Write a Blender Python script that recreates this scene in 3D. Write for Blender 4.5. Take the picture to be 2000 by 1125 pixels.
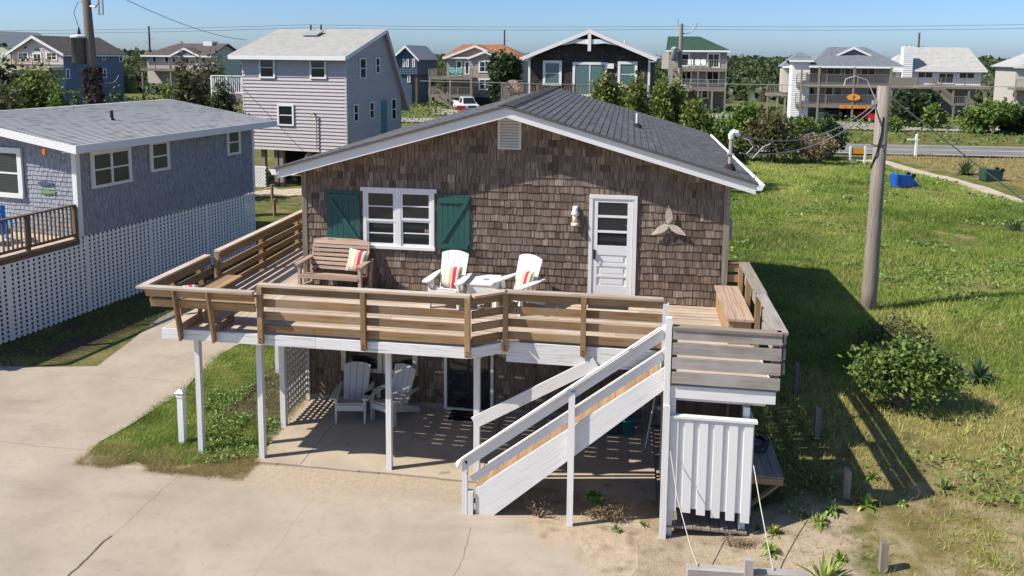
import bpy, math, random
import numpy as np
from mathutils import Vector, Matrix
random.seed(11); rng = np.random.default_rng(11)
for o in list(bpy.data.objects): bpy.data.objects.remove(o)
scene = bpy.context.scene
COL = scene.collection
R = math.radians

# ------------------------------------------------------------------ camera
CP = dict(cx=6.581, cy=-14.995, cz=7.054, yaw=-0.1488, pitch=-0.1181, roll=0.0088, f=1518.25, py=289.99)
def cam_basis():
    cy, sy = math.cos(CP['yaw']), math.sin(CP['yaw']); cp, sp = math.cos(CP['pitch']), math.sin(CP['pitch'])
    fwd = np.array([sy*cp, cy*cp, sp]); right = np.array([cy, -sy, 0.0]); up = np.cross(right, fwd)
    c, s = math.cos(CP['roll']), math.sin(CP['roll'])
    return c*right+s*up, -s*right+c*up, fwd
CR, CU, CF = cam_basis(); CC = np.array([CP['cx'], CP['cy'], CP['cz']])
cam = bpy.data.objects.new('camera', bpy.data.cameras.new('camera')); COL.objects.link(cam)
cam.matrix_world = Matrix(((CR[0], CU[0], -CF[0], CC[0]), (CR[1], CU[1], -CF[1], CC[1]), (CR[2], CU[2], -CF[2], CC[2]), (0, 0, 0, 1)))
cam.data.sensor_fit = 'HORIZONTAL'; cam.data.sensor_width = 36.0
cam.data.lens = CP['f']*36.0/2000.0
cam.data.shift_y = -(562.5-CP['py'])/2000.0
cam.data.clip_start = 0.1; cam.data.clip_end = 20000.0
scene.camera = cam

# ------------------------------------------------------------------ world, sun, exposure
SUN = Vector((0.90, 0.38, -1.0)).normalized()          # direction the light travels
sun_el = math.asin(-SUN.z); sun_az = math.atan2(-SUN.x, -SUN.y)
world = bpy.data.worlds.new('World'); scene.world = world; world.use_nodes = True
wn = world.node_tree; wn.nodes.clear()
sky = wn.nodes.new('ShaderNodeTexSky'); sky.sky_type = 'NISHITA'; sky.sun_disc = False
sky.sun_elevation = sun_el; sky.sun_rotation = sun_az % (2*math.pi)
sky.altitude = 0; sky.air_density = 0.74; sky.dust_density = 0.8; sky.ozone_density = 9.0
bg = wn.nodes.new('ShaderNodeBackground'); bg.inputs['Strength'].default_value = 0.112
wo = wn.nodes.new('ShaderNodeOutputWorld')
wn.links.new(sky.outputs[0], bg.inputs['Color']); wn.links.new(bg.outputs[0], wo.inputs['Surface'])
sl = bpy.data.lights.new('sun', 'SUN'); sl.energy = 4.6; sl.angle = R(0.53); sl.color = (1.0, 0.945, 0.86)
so = bpy.data.objects.new('sun', sl); COL.objects.link(so); so.location = (-20, -10, 30)
so.rotation_euler = SUN.to_track_quat('-Z', 'Y').to_euler()
vs = scene.view_settings; vs.view_transform = 'Standard'; vs.look = 'None'; vs.exposure = 0.53; vs.gamma = 1.0
vs.use_curve_mapping = False

# ------------------------------------------------------------------ pixel helpers (a pixel gives a direction only)
def ray(px, py):
    d = CF+(px-1000)/CP['f']*CR-(py-CP['py'])/CP['f']*CU
    return d/np.linalg.norm(d)
def onz(px, py, z=0.0):
    d = ray(px, py); return CC+(z-CC[2])/d[2]*d
def ony(px, py, y=0.0):
    d = ray(px, py); return CC+(y-CC[1])/d[1]*d
def atd(px, py, dist):
    d = ray(px, py); return CC+dist/math.hypot(d[0], d[1])*d
def sst(a, b, x):
    t = np.clip((np.asarray(x, float)-a)/(b-a), 0, 1); return t*t*(3-2*t)
def vnoise(x, y, s, seed=0):
    x = np.asarray(x, float)/s; y = np.asarray(y, float)/s
    xi = np.floor(x); yi = np.floor(y); fx = x-xi; fy = y-yi
    def h(a, b):
        v = np.sin(a*127.1+b*311.7+seed*74.7)*43758.5453; return v-np.floor(v)
    fx = fx*fx*(3-2*fx); fy = fy*fy*(3-2*fy)
    return (h(xi, yi)*(1-fx)+h(xi+1, yi)*fx)*(1-fy)+(h(xi, yi+1)*(1-fx)+h(xi+1, yi+1)*fx)*fy
def zt(x, y):
    """height of the ground"""
    x = np.asarray(x, float); y = np.asarray(y, float)
    z = -0.235+0.125*sst(-2.7, -3.8, y)*sst(0.5, 3.5, x)
    rr = sst(7.4, 10.6, x)*sst(-9, -3.0, y)
    z = z*(1-rr)+0.30*rr
    b = sst(9.5, 17, y); z = z*(1-b)+(0.05+0.20*sst(5, 12, x)*(1-sst(22, 44, y)))*b
    far = 1-sst(42, 60, y)
    n = (vnoise(x, y, 2.3, 1)-.5)*0.16+(vnoise(x, y, 0.8, 2)-.5)*0.06
    yard = np.clip(rr*sst(9.2, 10.5, x)+b, 0, 1)*far
    return z+n*yard*0.9

# ------------------------------------------------------------------ mesh builder
MATS = {}
class MB:
    def __init__(s):
        s.v = []; s.f = []; s.uv = []; s.sh = []; s.mi = []; s.mat = 0
    def hexa(s, p, grain=None, sh=None):
        p = [np.asarray(q, float) for q in p]; b = len(s.v); s.v += [tuple(q) for q in p]
        if sh is None: sh = random.random()
        ext = [p[1]-p[0], p[3]-p[0], p[4]-p[0]]
        if grain is None: grain = max(ext, key=lambda e: float(e@e))
        elif isinstance(grain, int): grain = ext[grain]
        g = grain/(np.linalg.norm(grain)+1e-9); ou, ov = random.random()*50, random.random()*50
        for q in ((0, 3, 2, 1), (4, 5, 6, 7), (0, 1, 5, 4), (1, 2, 6, 5), (2, 3, 7, 6), (3, 0, 4, 7)):
            s._face([b+i for i in q], [p[i] for i in q], g, ou, ov, sh)
        return s
    def _face(s, idx, pts, g, ou, ov, sh):
        n = np.cross(pts[1]-pts[0], pts[2]-pts[0]); ln = np.linalg.norm(n)
        n = n/ln if ln > 1e-12 else np.array([0, 0, 1.0])
        t = g-n*(g@n); lt = np.linalg.norm(t)
        if lt < 0.2:
            a = np.array([1.0, 0, 0]) if abs(n[0]) < .8 else np.array([0, 1.0, 0]); t = a-n*(a@n); lt = np.linalg.norm(t)
        t = t/lt; w = np.cross(n, t)
        s.f.append(idx); s.uv.append([(float(q@t)+ou, float(q@w)+ov) for q in pts]); s.sh.append(sh); s.mi.append(s.mat)
    def box(s, x0, x1, y0, y1, z0, z1, grain=None, sh=None):
        return s.hexa([(x0, y0, z0), (x1, y0, z0), (x1, y1, z0), (x0, y1, z0), (x0, y0, z1), (x1, y0, z1), (x1, y1, z1), (x0, y1, z1)], grain, sh)
    def beam(s, p, q, w, h, up=(0, 0, 1), sh=None, w2=None, h2=None):
        """bar from p to q (axis), w across, h along up"""
        p = np.asarray(p, float); q = np.asarray(q, float); d = (q-p)/np.linalg.norm(q-p)
        u = np.asarray(up, float); r = np.cross(d, u); r /= np.linalg.norm(r); u = np.cross(r, d)
        w2 = w if w2 is None else w2; h2 = h if h2 is None else h2
        c = lambda o, a, b: [o-r*a/2-u*b/2, o+r*a/2-u*b/2, o+r*a/2+u*b/2, o-r*a/2+u*b/2]
        A = c(p, w, h); B = c(q, w2, h2)
        return s.hexa([A[0], A[1], B[1], B[0], A[3], A[2], B[2], B[3]], q-p, sh)
    def poly(s, pts, sh=None, grain=(1, 0, 0)):
        pts = [np.asarray(q, float) for q in pts]; b = len(s.v); s.v += [tuple(q) for q in pts]
        if sh is None: sh = random.random()
        s._face(list(range(b, b+len(pts))), pts, np.asarray(grain, float), 0, 0, sh); return s
    def prism(s, pts, vec, sh=None, grain=None):
        """extrude a planar outline by vec"""
        pts = [np.asarray(q, float) for q in pts]; vec = np.asarray(vec, float); n = len(pts)
        nn = sum((np.cross(pts[i], pts[(i+1) % n]) for i in range(n)), np.zeros(3))
        if nn@vec > 0: pts = pts[::-1]
        if sh is None: sh = random.random()
        g = np.asarray(grain, float) if grain is not None else vec/np.linalg.norm(vec)
        ou, ov = random.random()*50, random.random()*50
        b = len(s.v); s.v += [tuple(q) for q in pts]+[tuple(q+vec) for q in pts]
        s._face([b+i for i in range(n)], pts, g, ou, ov, sh)
        top = [q+vec for q in pts]
        s._face([b+n+i for i in range(n-1, -1, -1)], top[::-1], g, ou, ov, sh)
        for i in range(n):
            j = (i+1) % n
            s._face([b+j, b+i, b+n+i, b+n+j], [pts[j], pts[i], top[i], top[j]], g, ou, ov, sh)
        return s
    def tube(s, pts, r, n=6, sh=None, caps=True):
        pts = [np.asarray(q, float) for q in pts]
        rs = r if isinstance(r, (list, tuple)) else [r]*len(pts)
        if sh is None: sh = random.random()
        b = len(s.v); ref = None; L = 0
        rings = []
        for i, p in enumerate(pts):
            d = pts[min(i+1, len(pts)-1)]-pts[max(i-1, 0)]; d = d/(np.linalg.norm(d)+1e-9)
            if ref is None:
                a = np.array([1.0, 0, 0]) if abs(d[0]) < .7 else np.array([0, 1.0, 0]); ref = a
            u = ref-d*(ref@d); u /= np.linalg.norm(u); w = np.cross(d, u); ref = u
            rings.append([p+rs[i]*(math.cos(2*math.pi*k/n)*u+math.sin(2*math.pi*k/n)*w) for k in range(n)])
        for ring in rings: s.v += [tuple(q) for q in ring]
        for i in range(len(pts)-1):
            l2 = L+np.linalg.norm(pts[i+1]-pts[i])
            for k in range(n):
                k2 = (k+1) % n
                s.f.append([b+i*n+k, b+i*n+k2, b+(i+1)*n+k2, b+(i+1)*n+k]); c = 2*math.pi*rs[i]/n
                s.uv.append([(L, k*c), (L, (k+1)*c), (l2, (k+1)*c), (l2, k*c)]); s.sh.append(sh); s.mi.append(s.mat)
            L = l2
        if caps:
            for ring, rev, o in ((rings[0], True, b), (rings[-1], False, b+(len(pts)-1)*n)):
                idx = [o+k for k in range(n)]
                if rev: idx = idx[::-1]
                s.f.append(idx); s.uv.append([(0, 0)]*n); s.sh.append(sh); s.mi.append(s.mat)
        return s
    def lathe(s, prof, c, n=12, axis=(0, 0, 1), sh=None):
        """prof: list of (radius, height) along axis from c"""
        ax = np.asarray(axis, float); ax /= np.linalg.norm(ax); c = np.asarray(c, float)
        a = np.array([1.0, 0, 0]) if abs(ax[0]) < .7 else np.array([0, 1.0, 0]); u = a-ax*(a@ax); u /= np.linalg.norm(u); w = np.cross(ax, u)
        if sh is None: sh = random.random()
        b = len(s.v)
        for r, h in prof:
            for k in range(n):
                t = 2*math.pi*k/n; s.v.append(tuple(c+ax*h+max(r, 1e-4)*(math.cos(t)*u+math.sin(t)*w)))
        for i in range(len(prof)-1):
            for k in range(n):
                k2 = (k+1) % n
                s.f.append([b+i*n+k, b+i*n+k2, b+(i+1)*n+k2, b+(i+1)*n+k]); s.uv.append([(k/n, i), ((k+1)/n, i), ((k+1)/n, i+1), (k/n, i+1)]); s.sh.append(sh); s.mi.append(s.mat)
        s.f.append([b+k for k in range(n)][::-1]); s.uv.append([(0, 0)]*n); s.sh.append(sh); s.mi.append(s.mat)
        o = b+(len(prof)-1)*n; s.f.append([o+k for k in range(n)]); s.uv.append([(0, 0)]*n); s.sh.append(sh); s.mi.append(s.mat)
        return s
    def mesh(s, name, mats, smooth=False):
        me = bpy.data.meshes.new(name); me.from_pydata(s.v, [], s.f)
        ul = me.uv_layers.new(name='UVMap'); flat = [c for f in s.uv for t in f for c in t]; ul.data.foreach_set('uv', flat)
        at = me.attributes.new('shade', 'FLOAT', 'FACE'); at.data.foreach_set('value', s.sh)
        for m in (mats if isinstance(mats, (list, tuple)) else [mats]): me.materials.append(m)
        if any(s.mi): me.polygons.foreach_set('material_index', s.mi)
        if smooth: me.polygons.foreach_set('use_smooth', [True]*len(me.polygons))
        me.update(); return me
    def build(s, name, mats, parent=None, smooth=False, label=None):
        o = bpy.data.objects.new(name, s.mesh(name, mats, smooth)); COL.objects.link(o)
        if parent is not None: o.parent = parent
        if label: o['label'] = label
        return o
def tag(o, label, cat, group=None):
    o['label'] = label; o['category'] = cat
    if group: o['group'] = group
    return o
def thing(name, label, cat, loc=(0, 0, 0), rotz=0.0, group=None, rot=None):
    o = bpy.data.objects.new(name, None); COL.objects.link(o); o.empty_display_size = 0.2
    o.location = [float(c) for c in loc]; o.rotation_euler = rot if rot else (0, 0, rotz)
    return tag(o, label, cat, group)
def struct(o): o['kind'] = 'structure'; return o
def stuff(o): o['kind'] = 'stuff'; return o
def copy_tree(o, parent=None):
    c = o.copy(); COL.objects.link(c); c.parent = parent
    for ch in o.children: copy_tree(ch, c)
    return c
def pieces(parent, name, mbs, mat, restname, matrix=None, limit=300):
    """many alike pieces: the largest in view are parts, the rest one joined part"""
    if len(mbs) > limit:
        M = np.array(matrix) if matrix is not None else np.eye(4)
        sz = []
        for m in mbs:
            P = np.array(m.v)@M[:3, :3].T+M[:3, 3]-CC; z = P@CF
            u = P@CR/z; w = P@CU/z; sz.append((u.max()-u.min())*(w.max()-w.min()))
        order = np.argsort(-np.array(sz)); big = [mbs[i] for i in order[:limit]]; rest = [mbs[i] for i in order[limit:]]
    else: big, rest = mbs, []
    for m in big: m.build(name, mat, parent)
    if rest:
        R_ = MB()
        for m in rest:
            b = len(R_.v); R_.v += m.v; R_.f += [[i+b for i in f] for f in m.f]; R_.uv += m.uv; R_.sh += m.sh; R_.mi += m.mi
        stuff(R_.build(restname, mat, parent))
def raw_mesh(name, V, Fq, shade, mat, parent=None, smooth=False):
    """numpy mesh; Fq (n,k) faces, shade per face"""
    me = bpy.data.meshes.new(name); n, k = Fq.shape
    me.vertices.add(len(V)); me.vertices.foreach_set('co', np.asarray(V, np.float32).ravel())
    me.loops.add(n*k); me.loops.foreach_set('vertex_index', Fq.astype(np.int32).ravel())
    me.polygons.add(n); me.polygons.foreach_set('loop_start', (np.arange(n)*k).astype(np.int32)); 
    at = me.attributes.new('shade', 'FLOAT', 'FACE'); at.data.foreach_set('value', np.asarray(shade, np.float32))
    me.materials.append(mat)
    if smooth: me.polygons.foreach_set('use_smooth', np.ones(n, bool))
    me.update(calc_edges=True); me.validate()
    o = bpy.data.objects.new(name, me); COL.objects.link(o)
    if parent is not None: o.parent = parent
    return o

# ------------------------------------------------------------------ materials
def nd(t, ty, **kw):
    n = t.nodes.new(ty)
    for k, v in kw.items(): setattr(n, k, v)
    return n
def mixc(t, a, b, fac, mode='MIX'):
    m = nd(t, 'ShaderNodeMix', data_type='RGBA', blend_type=mode)
    def put(i, x):
        if hasattr(x, 'is_linked') or hasattr(x, 'links'): t.links.new(x, m.inputs[i])
        else: m.inputs[i].default_value = (*x, 1) if len(x) == 3 else x
    put(6, a); put(7, b)
    if isinstance(fac, (int, float)): m.inputs[0].default_value = fac
    else: t.links.new(fac, m.inputs[0])
    return m.outputs[2]
def math_(t, op, a, b=None, clamp=False):
    m = nd(t, 'ShaderNodeMath', operation=op, use_clamp=clamp)
    for i, x in enumerate((a, b)):
        if x is None: continue
        if isinstance(x, (int, float)): m.inputs[i].default_value = x
        else: t.links.new(x, m.inputs[i])
    return m.outputs[0]
def ramp(t, x, stops, interp='LINEAR'):
    r = nd(t, 'ShaderNodeValToRGB'); r.color_ramp.interpolation = interp
    e = r.color_ramp.elements
    while len(e) < len(stops): e.new(0.5)
    for i, (p, c) in enumerate(stops):
        e[i].position = p; e[i].color = (*c, 1) if len(c) == 3 else c
    t.links.new(x, r.inputs[0]); return r.outputs[0]
def noise(t, vec, scale, detail=3, rough=.55, lo=None, hi=None):
    n = nd(t, 'ShaderNodeTexNoise'); n.inputs['Scale'].default_value = scale; n.inputs['Detail'].default_value = detail; n.inputs['Roughness'].default_value = rough
    if vec is not None: t.links.new(vec, n.inputs['Vector'])
    if lo is None: return n.outputs['Fac']
    m = nd(t, 'ShaderNodeMapRange'); m.inputs[1].default_value = lo; m.inputs[2].default_value = hi; t.links.new(n.outputs['Fac'], m.inputs[0]); return m.outputs[0]
def mapping(t, src, scale):
    m = nd(t, 'ShaderNodeMapping'); m.inputs['Scale'].default_value = scale; t.links.new(src, m.inputs['Vector']); return m.outputs[0]
def base_mat(name):
    m = bpy.data.materials.new(name); m.use_nodes = True; t = m.node_tree
    b = t.nodes['Principled BSDF']; MATS[name] = m; return m, t, b
def finish(t, b, col, rough=.8, spec=.3, bump=None, bstr=.3, bdist=.01, metal=0.0):
    if hasattr(col, 'links') or hasattr(col, 'is_linked'): t.links.new(col, b.inputs['Base Color'])
    else: b.inputs['Base Color'].default_value = (*col, 1)
    if isinstance(rough, (int, float)): b.inputs['Roughness'].default_value = rough
    else: t.links.new(rough, b.inputs['Roughness'])
    b.inputs['Specular IOR Level'].default_value = spec; b.inputs['Metallic'].default_value = metal
    if bump is not None:
        n = nd(t, 'ShaderNodeBump'); n.inputs['Strength'].default_value = bstr; n.inputs['Distance'].default_value = bdist
        t.links.new(bump, n.inputs['Height']); t.links.new(n.outputs[0], b.inputs['Normal'])
def shade_attr(t): return nd(t, 'ShaderNodeAttribute', attribute_name='shade').outputs['Fac']
def vary(t, col, amount):
    """per-piece lightness"""
    h = nd(t, 'ShaderNodeHueSaturation'); v = math_(t, 'MULTIPLY_ADD', shade_attr(t), amount); v.node.inputs[2].default_value = 1-amount*.5
    t.links.new(v, h.inputs['Value']); t.links.new(col, h.inputs['Color']); return h.outputs[0]
def plain(name, col, rough=.7, var=.1, spec=.3, nscale=6.0, dirt=.12, metal=0.0, bump=0.0):
    m, t, b = base_mat(name)
    tc = nd(t, 'ShaderNodeTexCoord').outputs['Object']
    n = noise(t, tc, nscale, 4)
    c = mixc(t, tuple(x*(1-dirt) for x in col), tuple(min(1, x*(1+dirt*.6)) for x in col), n)
    c = vary(t, c, var)
    finish(t, b, c, rough, spec, n if bump else None, bump, .01, metal); return m
def wood(name, dark, light, var=.35, rough=.75, grey=None, spec=.25, knots=True, bs=.25):
    m, t, b = base_mat(name)
    uv = nd(t, 'ShaderNodeUVMap', uv_map='UVMap').outputs[0]
    g1 = noise(t, mapping(t, uv, (1.2, 26, 1)), 1.0, 5, .6); g2 = noise(t, mapping(t, uv, (3.5, 90, 1)), 1.0, 2)
    f = math_(t, 'ADD', math_(t, 'MULTIPLY', g1, .75), math_(t, 'MULTIPLY', g2, .25))
    c = ramp(t, f, [(.3, dark), (.5, tuple((a+b_)/2 for a, b_ in zip(dark, light))), (.68, light)])
    if knots:
        vo = nd(t, 'ShaderNodeTexVoronoi'); vo.inputs['Scale'].default_value = 1.0; t.links.new(mapping(t, uv, (1.6, 9, 1)), vo.inputs['Vector'])
        k = math_(t, 'LESS_THAN', vo.outputs['Distance'], .075)
        c = mixc(t, c, tuple(x*.35 for x in dark), math_(t, 'MULTIPLY', k, .7))
    if grey:
        c = mixc(t, c, grey, noise(t, uv, 1.7, 3, .5, .45, .7))
    c = vary(t, c, var); finish(t, b, c, rough, spec, f, bs, .004); return m
def painted(name, col, wear=(.45, .42, .38), amt=.5, rough=.55, lo=.6, hi=.72, var=.08):
    """painted timber, worn along the grain"""
    m, t, b = base_mat(name)
    uv = nd(t, 'ShaderNodeUVMap', uv_map='UVMap').outputs[0]
    w = noise(t, mapping(t, uv, (1.4, 40, 1)), 1.0, 5, .65, lo, hi)
    d = noise(t, uv, 2.2, 3)
    c = mixc(t, tuple(x*.9 for x in col), col, d); c = mixc(t, c, wear, math_(t, 'MULTIPLY', w, amt, True))
    c = vary(t, c, var); finish(t, b, c, rough, .4, w, .15, .003); return m
wood('cedar_rail', (.175, .098, .042), (.42, .265, .13), .55, grey=(.31, .225, .145))
wood('deck_wood', (.33, .25, .175), (.56, .445, .335), .3, grey=(.50, .44, .375))
wood('grey_wood', (.19, .165, .14), (.43, .385, .33), .25, grey=(.40, .38, .36))
wood('tread_wood', (.25, .15, .075), (.46, .31, .175), .25)
wood('teak', (.28, .185, .13), (.54, .41, .31), .3, knots=False)
wood('old_wood', (.15, .12, .095), (.34, .29, .235), .3)
wood('far_deck', (.15, .125, .10), (.31, .265, .22), .2, knots=False)
wood('brown_deck', (.085, .055, .035), (.20, .14, .095), .2, knots=False)
wood('pole_wood', (.15, .12, .095), (.38, .33, .275), .2, bs=.5)
painted('white_paint', (.77, .76, .73), (.42, .385, .34), amt=.7, lo=.54, hi=.70)
painted('white_worn', (.76, .75, .72), (.30, .28, .26), amt=.85, lo=.53, hi=.66)
painted('white_clean', (.79, .78, .755), (.58, .56, .52), amt=.35, lo=.55, hi=.75)
painted('teal_paint', (.026, .098, .083), (.06, .13, .11), amt=.5, rough=.5)
painted('lattice_white', (.86, .86, .85), amt=.15)
painted('chair_white', (.80, .79, .74), amt=.15)
painted('chair_grey', (.60, .58, .54), amt=.25)
painted('chair_blue', (.02, .27, .62), amt=.05)
painted('cream', (.58, .53, .43), amt=.3)
def shingle_mat(name, cols, var=.55, ns=(2.0, 30, 1), patch=None):
    m, t, b = base_mat(name)
    uv = nd(t, 'ShaderNodeUVMap', uv_map='UVMap').outputs[0]; sa = shade_attr(t)
    g = noise(t, mapping(t, uv, ns), 1.0, 4, .6)
    c = ramp(t, sa, [(0, cols[0]), (.35, cols[1]), (.75, cols[2]), (1, cols[3])])
    c = mixc(t, c, tuple(x*.45 for x in cols[0]), math_(t, 'MULTIPLY', ramp(t, g, [(.45, (1, 1, 1)), (.62, (0, 0, 0))]), .55))
    if patch:
        tc = nd(t, 'ShaderNodeTexCoord').outputs['Object']
        c = mixc(t, c, patch, noise(t, tc, .8, 3, .5, .55, .9))
    finish(t, b, c, .85, .2, g, .35, .004); return m
shingle_mat('cedar_shingle', [(.115, .082, .062), (.22, .162, .122), (.32, .242, .185), (.47, .375, .30)], patch=(.20, .165, .14))
shingle_mat('blue_shingle', [(.31, .325, .36), (.36, .375, .41), (.40, .415, .45), (.45, .46, .49)])
shingle_mat('dark_shingle', [(.042, .034, .033), (.065, .053, .050), (.095, .076, .070), (.13, .105, .097)])
def asphalt_roof(name, a, b_, c_):
    m, t, b = base_mat(name); sa = shade_attr(t)
    tc = nd(t, 'ShaderNodeTexCoord').outputs['Object']
    g = noise(t, tc, 60, 2); c = ramp(t, sa, [(0, a), (.5, b_), (1, c_)])
    l = noise(t, tc, 1.1, 3); c = mixc(t, c, tuple(x*.8 for x in a), math_(t, 'MULTIPLY', l, .5))
    c = mixc(t, c, tuple(min(1, x*1.7) for x in c_), math_(t, 'MULTIPLY', ramp(t, g, [(.55, (0, 0, 0)), (.75, (1, 1, 1))]), .35))
    finish(t, b, c, .9, .2, g, .4, .004); return m
asphalt_roof('roof_charcoal', (.085, .085, .086), (.115, .115, .116), (.155, .155, .156))
asphalt_roof('roof_grey', (.32, .312, .30), (.46, .452, .435), (.51, .50, .485))
asphalt_roof('roof_pale', (.40, .39, .355), (.45, .44, .40), (.49, .48, .44))
asphalt_roof('roof_brown', (.095, .08, .072), (.12, .10, .09), (.15, .125, .11))
asphalt_roof('roof_orange', (.30, .13, .065), (.36, .165, .085), (.43, .20, .11))
asphalt_roof('roof_green', (.030, .075, .055), (.04, .09, .065), (.052, .11, .08))
asphalt_roof('roof_slate', (.155, .175, .19), (.18, .20, .215), (.21, .23, .245))
plain('siding_lavender', (.49, .44, .44), .6, .06, nscale=3)
plain('siding_tan', (.36, .30, .235), .6, .06)
plain('siding_grey', (.33, .30, .265), .6, .06)
plain('siding_white', (.74, .73, .71), .6, .05)
plain('siding_beige', (.50, .46, .40), .6, .05)
plain('siding_blue', (.16, .19, .26), .6, .06)
plain('siding_navy', (.055, .085, .14), .6, .06)
plain('siding_yellow', (.52, .54, .40), .6, .05)
plain('siding_pink', (.55, .48, .46), .6, .05)
plain('shade_black', (.018, .018, .018), .9, .05)  # near-black for sheets that stand in for shade inside hollows
plain('trim_white', (.78, .77, .75), .5, .04, dirt=.05)
plain('vinyl_white', (.82, .81, .79), .4, .03, dirt=.04)
plain('black_metal', (.02, .02, .022), .4, .1)
plain('grey_metal', (.36, .37, .38), .4, .1, spec=.5)
plain('drum_dark', (.055, .055, .05), .5, .1, nscale=8, dirt=.6)
plain('zinc', (.52, .53, .54), .35, .1, metal=.6)
plain('pipe_rust', (.36, .30, .26), .7, .2)
plain('rubber', (.02, .02, .02), .8, .1)
plain('cable', (.33, .33, .33), .6, .1)
plain('rope', (.55, .51, .44), .9, .1)
plain('mat_black', (.022, .022, .024), .95, .1, nscale=60, dirt=.5)
plain('orange_paint', (.75, .13, .02), .5, .1)
plain('sign_orange', (.78, .30, .04), .5, .1)
plain('bin_blue', (.015, .10, .42), .35, .08, spec=.5)
plain('bin_green', (.02, .06, .045), .4, .1, spec=.5)
plain('teal_plastic', (.04, .22, .24), .4, .1)
plain('car_white', (.75, .75, .75), .25, .03, spec=.6)
plain('car_red', (.30, .012, .016), .2, .03, spec=.7)
plain('car_silver', (.45, .46, .48), .25, .03, spec=.7)
plain('leather', (.55, .50, .40), .7, .1)
plain('shell_wood', (.58, .51, .41), .7, .2, nscale=25, dirt=.3)
plain('vent_cream', (.60, .56, .49), .6, .05)
plain('mint', (.12, .48, .42), .5, .1)
plain('pvc', (.70, .69, .66), .5, .05)
plain('fish_green', (.22, .36, .12), .5, .3); plain('fish_blue', (.10, .11, .20), .5, .3)
plain('bark', (.17, .135, .105), .95, .2, nscale=20, dirt=.5, bump=.5)
plain('twig', (.20, .13, .085), .95, .3)
plain('chimney_white', (.74, .73, .71), .6, .03)
m, t, b = base_mat('glass_dark'); finish(t, b, (.018, .022, .026), .06, .55)
m, t, b = base_mat('glass_teal'); finish(t, b, (.10, .17, .17), .08, .6)
m, t, b = base_mat('glass_blind')
tc = nd(t, 'ShaderNodeTexCoord').outputs['Object']; sep = nd(t, 'ShaderNodeSeparateXYZ'); t.links.new(tc, sep.inputs[0])
st = math_(t, 'FRACT', math_(t, 'MULTIPLY', sep.outputs[2], 22.0)); finish(t, b, mixc(t, (.035, .04, .042), (.075, .08, .08), math_(t, 'GREATER_THAN', st, .5)), .12, .5)
m, t, b = base_mat('lamp_glass'); finish(t, b, (.80, .62, .42), .25, .5)
m, t, b = base_mat('headlight'); finish(t, b, (.85, .85, .85), .1, .8)
def stripes(name, seq):
    m, t, b = base_mat(name); uv = nd(t, 'ShaderNodeUVMap', uv_map='UVMap').outputs[0]
    s = nd(t, 'ShaderNodeSeparateXYZ'); t.links.new(uv, s.inputs[0])
    c = ramp(t, s.outputs[0], seq, 'CONSTANT'); w = noise(t, uv, 120, 2); finish(t, b, c, .95, .1, w, .3, .002); return m
stripes('cushion_stripe', [(0, (.56, .53, .43)), (.14, (.38, .40, .28)), (.2, (.60, .57, .47)), (.34, (.66, .64, .58)), (.42, (.58, .38, .14)), (.52, (.66, .62, .56)), (.56, (.50, .05, .10)), (.74, (.66, .64, .58)), (.79, (.58, .48, .27)), (.88, (.20, .23, .19)), (.94, (.56, .53, .43))])
# leaves
def leafmat(name, dark, mid, light, trans=.3):
    m, t, b = base_mat(name); c = ramp(t, shade_attr(t), [(0, dark), (.55, mid), (1, light)])
    finish(t, b, c, .55, .35)
    tr = nd(t, 'ShaderNodeBsdfTranslucent'); t.links.new(c, tr.inputs['Color'])
    mx = nd(t, 'ShaderNodeMixShader'); mx.inputs[0].default_value = trans
    out = [n for n in t.nodes if n.type == 'OUTPUT_MATERIAL'][0]
    t.links.new(b.outputs[0], mx.inputs[1]); t.links.new(tr.outputs[0], mx.inputs[2]); t.links.new(mx.outputs[0], out.inputs['Surface']); return m
leafmat('leaf_bush', (.05, .09, .02), (.13, .21, .04), (.27, .34, .09))
leafmat('leaf_myrtle', (.07, .10, .02), (.165, .205, .04), (.31, .32, .08))
leafmat('leaf_dark', (.022, .042, .016), (.042, .075, .026), (.085, .125, .04))
leafmat('leaf_olive', (.075, .075, .03), (.13, .13, .05), (.22, .20, .09))
leafmat('leaf_dry', (.19, .14, .075), (.31, .235, .13), (.46, .37, .22))
leafmat('leaf_grass', (.10, .165, .025), (.255, .355, .055), (.50, .51, .15))
leafmat('leaf_drygrass', (.24, .19, .07), (.38, .31, .12), (.52, .43, .20))
leafmat('leaf_clover', (.08, .14, .03), (.18, .28, .055), (.36, .46, .17))
leafmat('leaf_vine', (.022, .016, .013), (.05, .036, .026), (.09, .07, .045))
leafmat('leaf_yucca', (.05, .085, .035), (.10, .15, .065), (.24, .29, .16))
leafmat('leaf_scrub', (.04, .058, .022), (.085, .115, .038), (.16, .185, .065))
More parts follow.
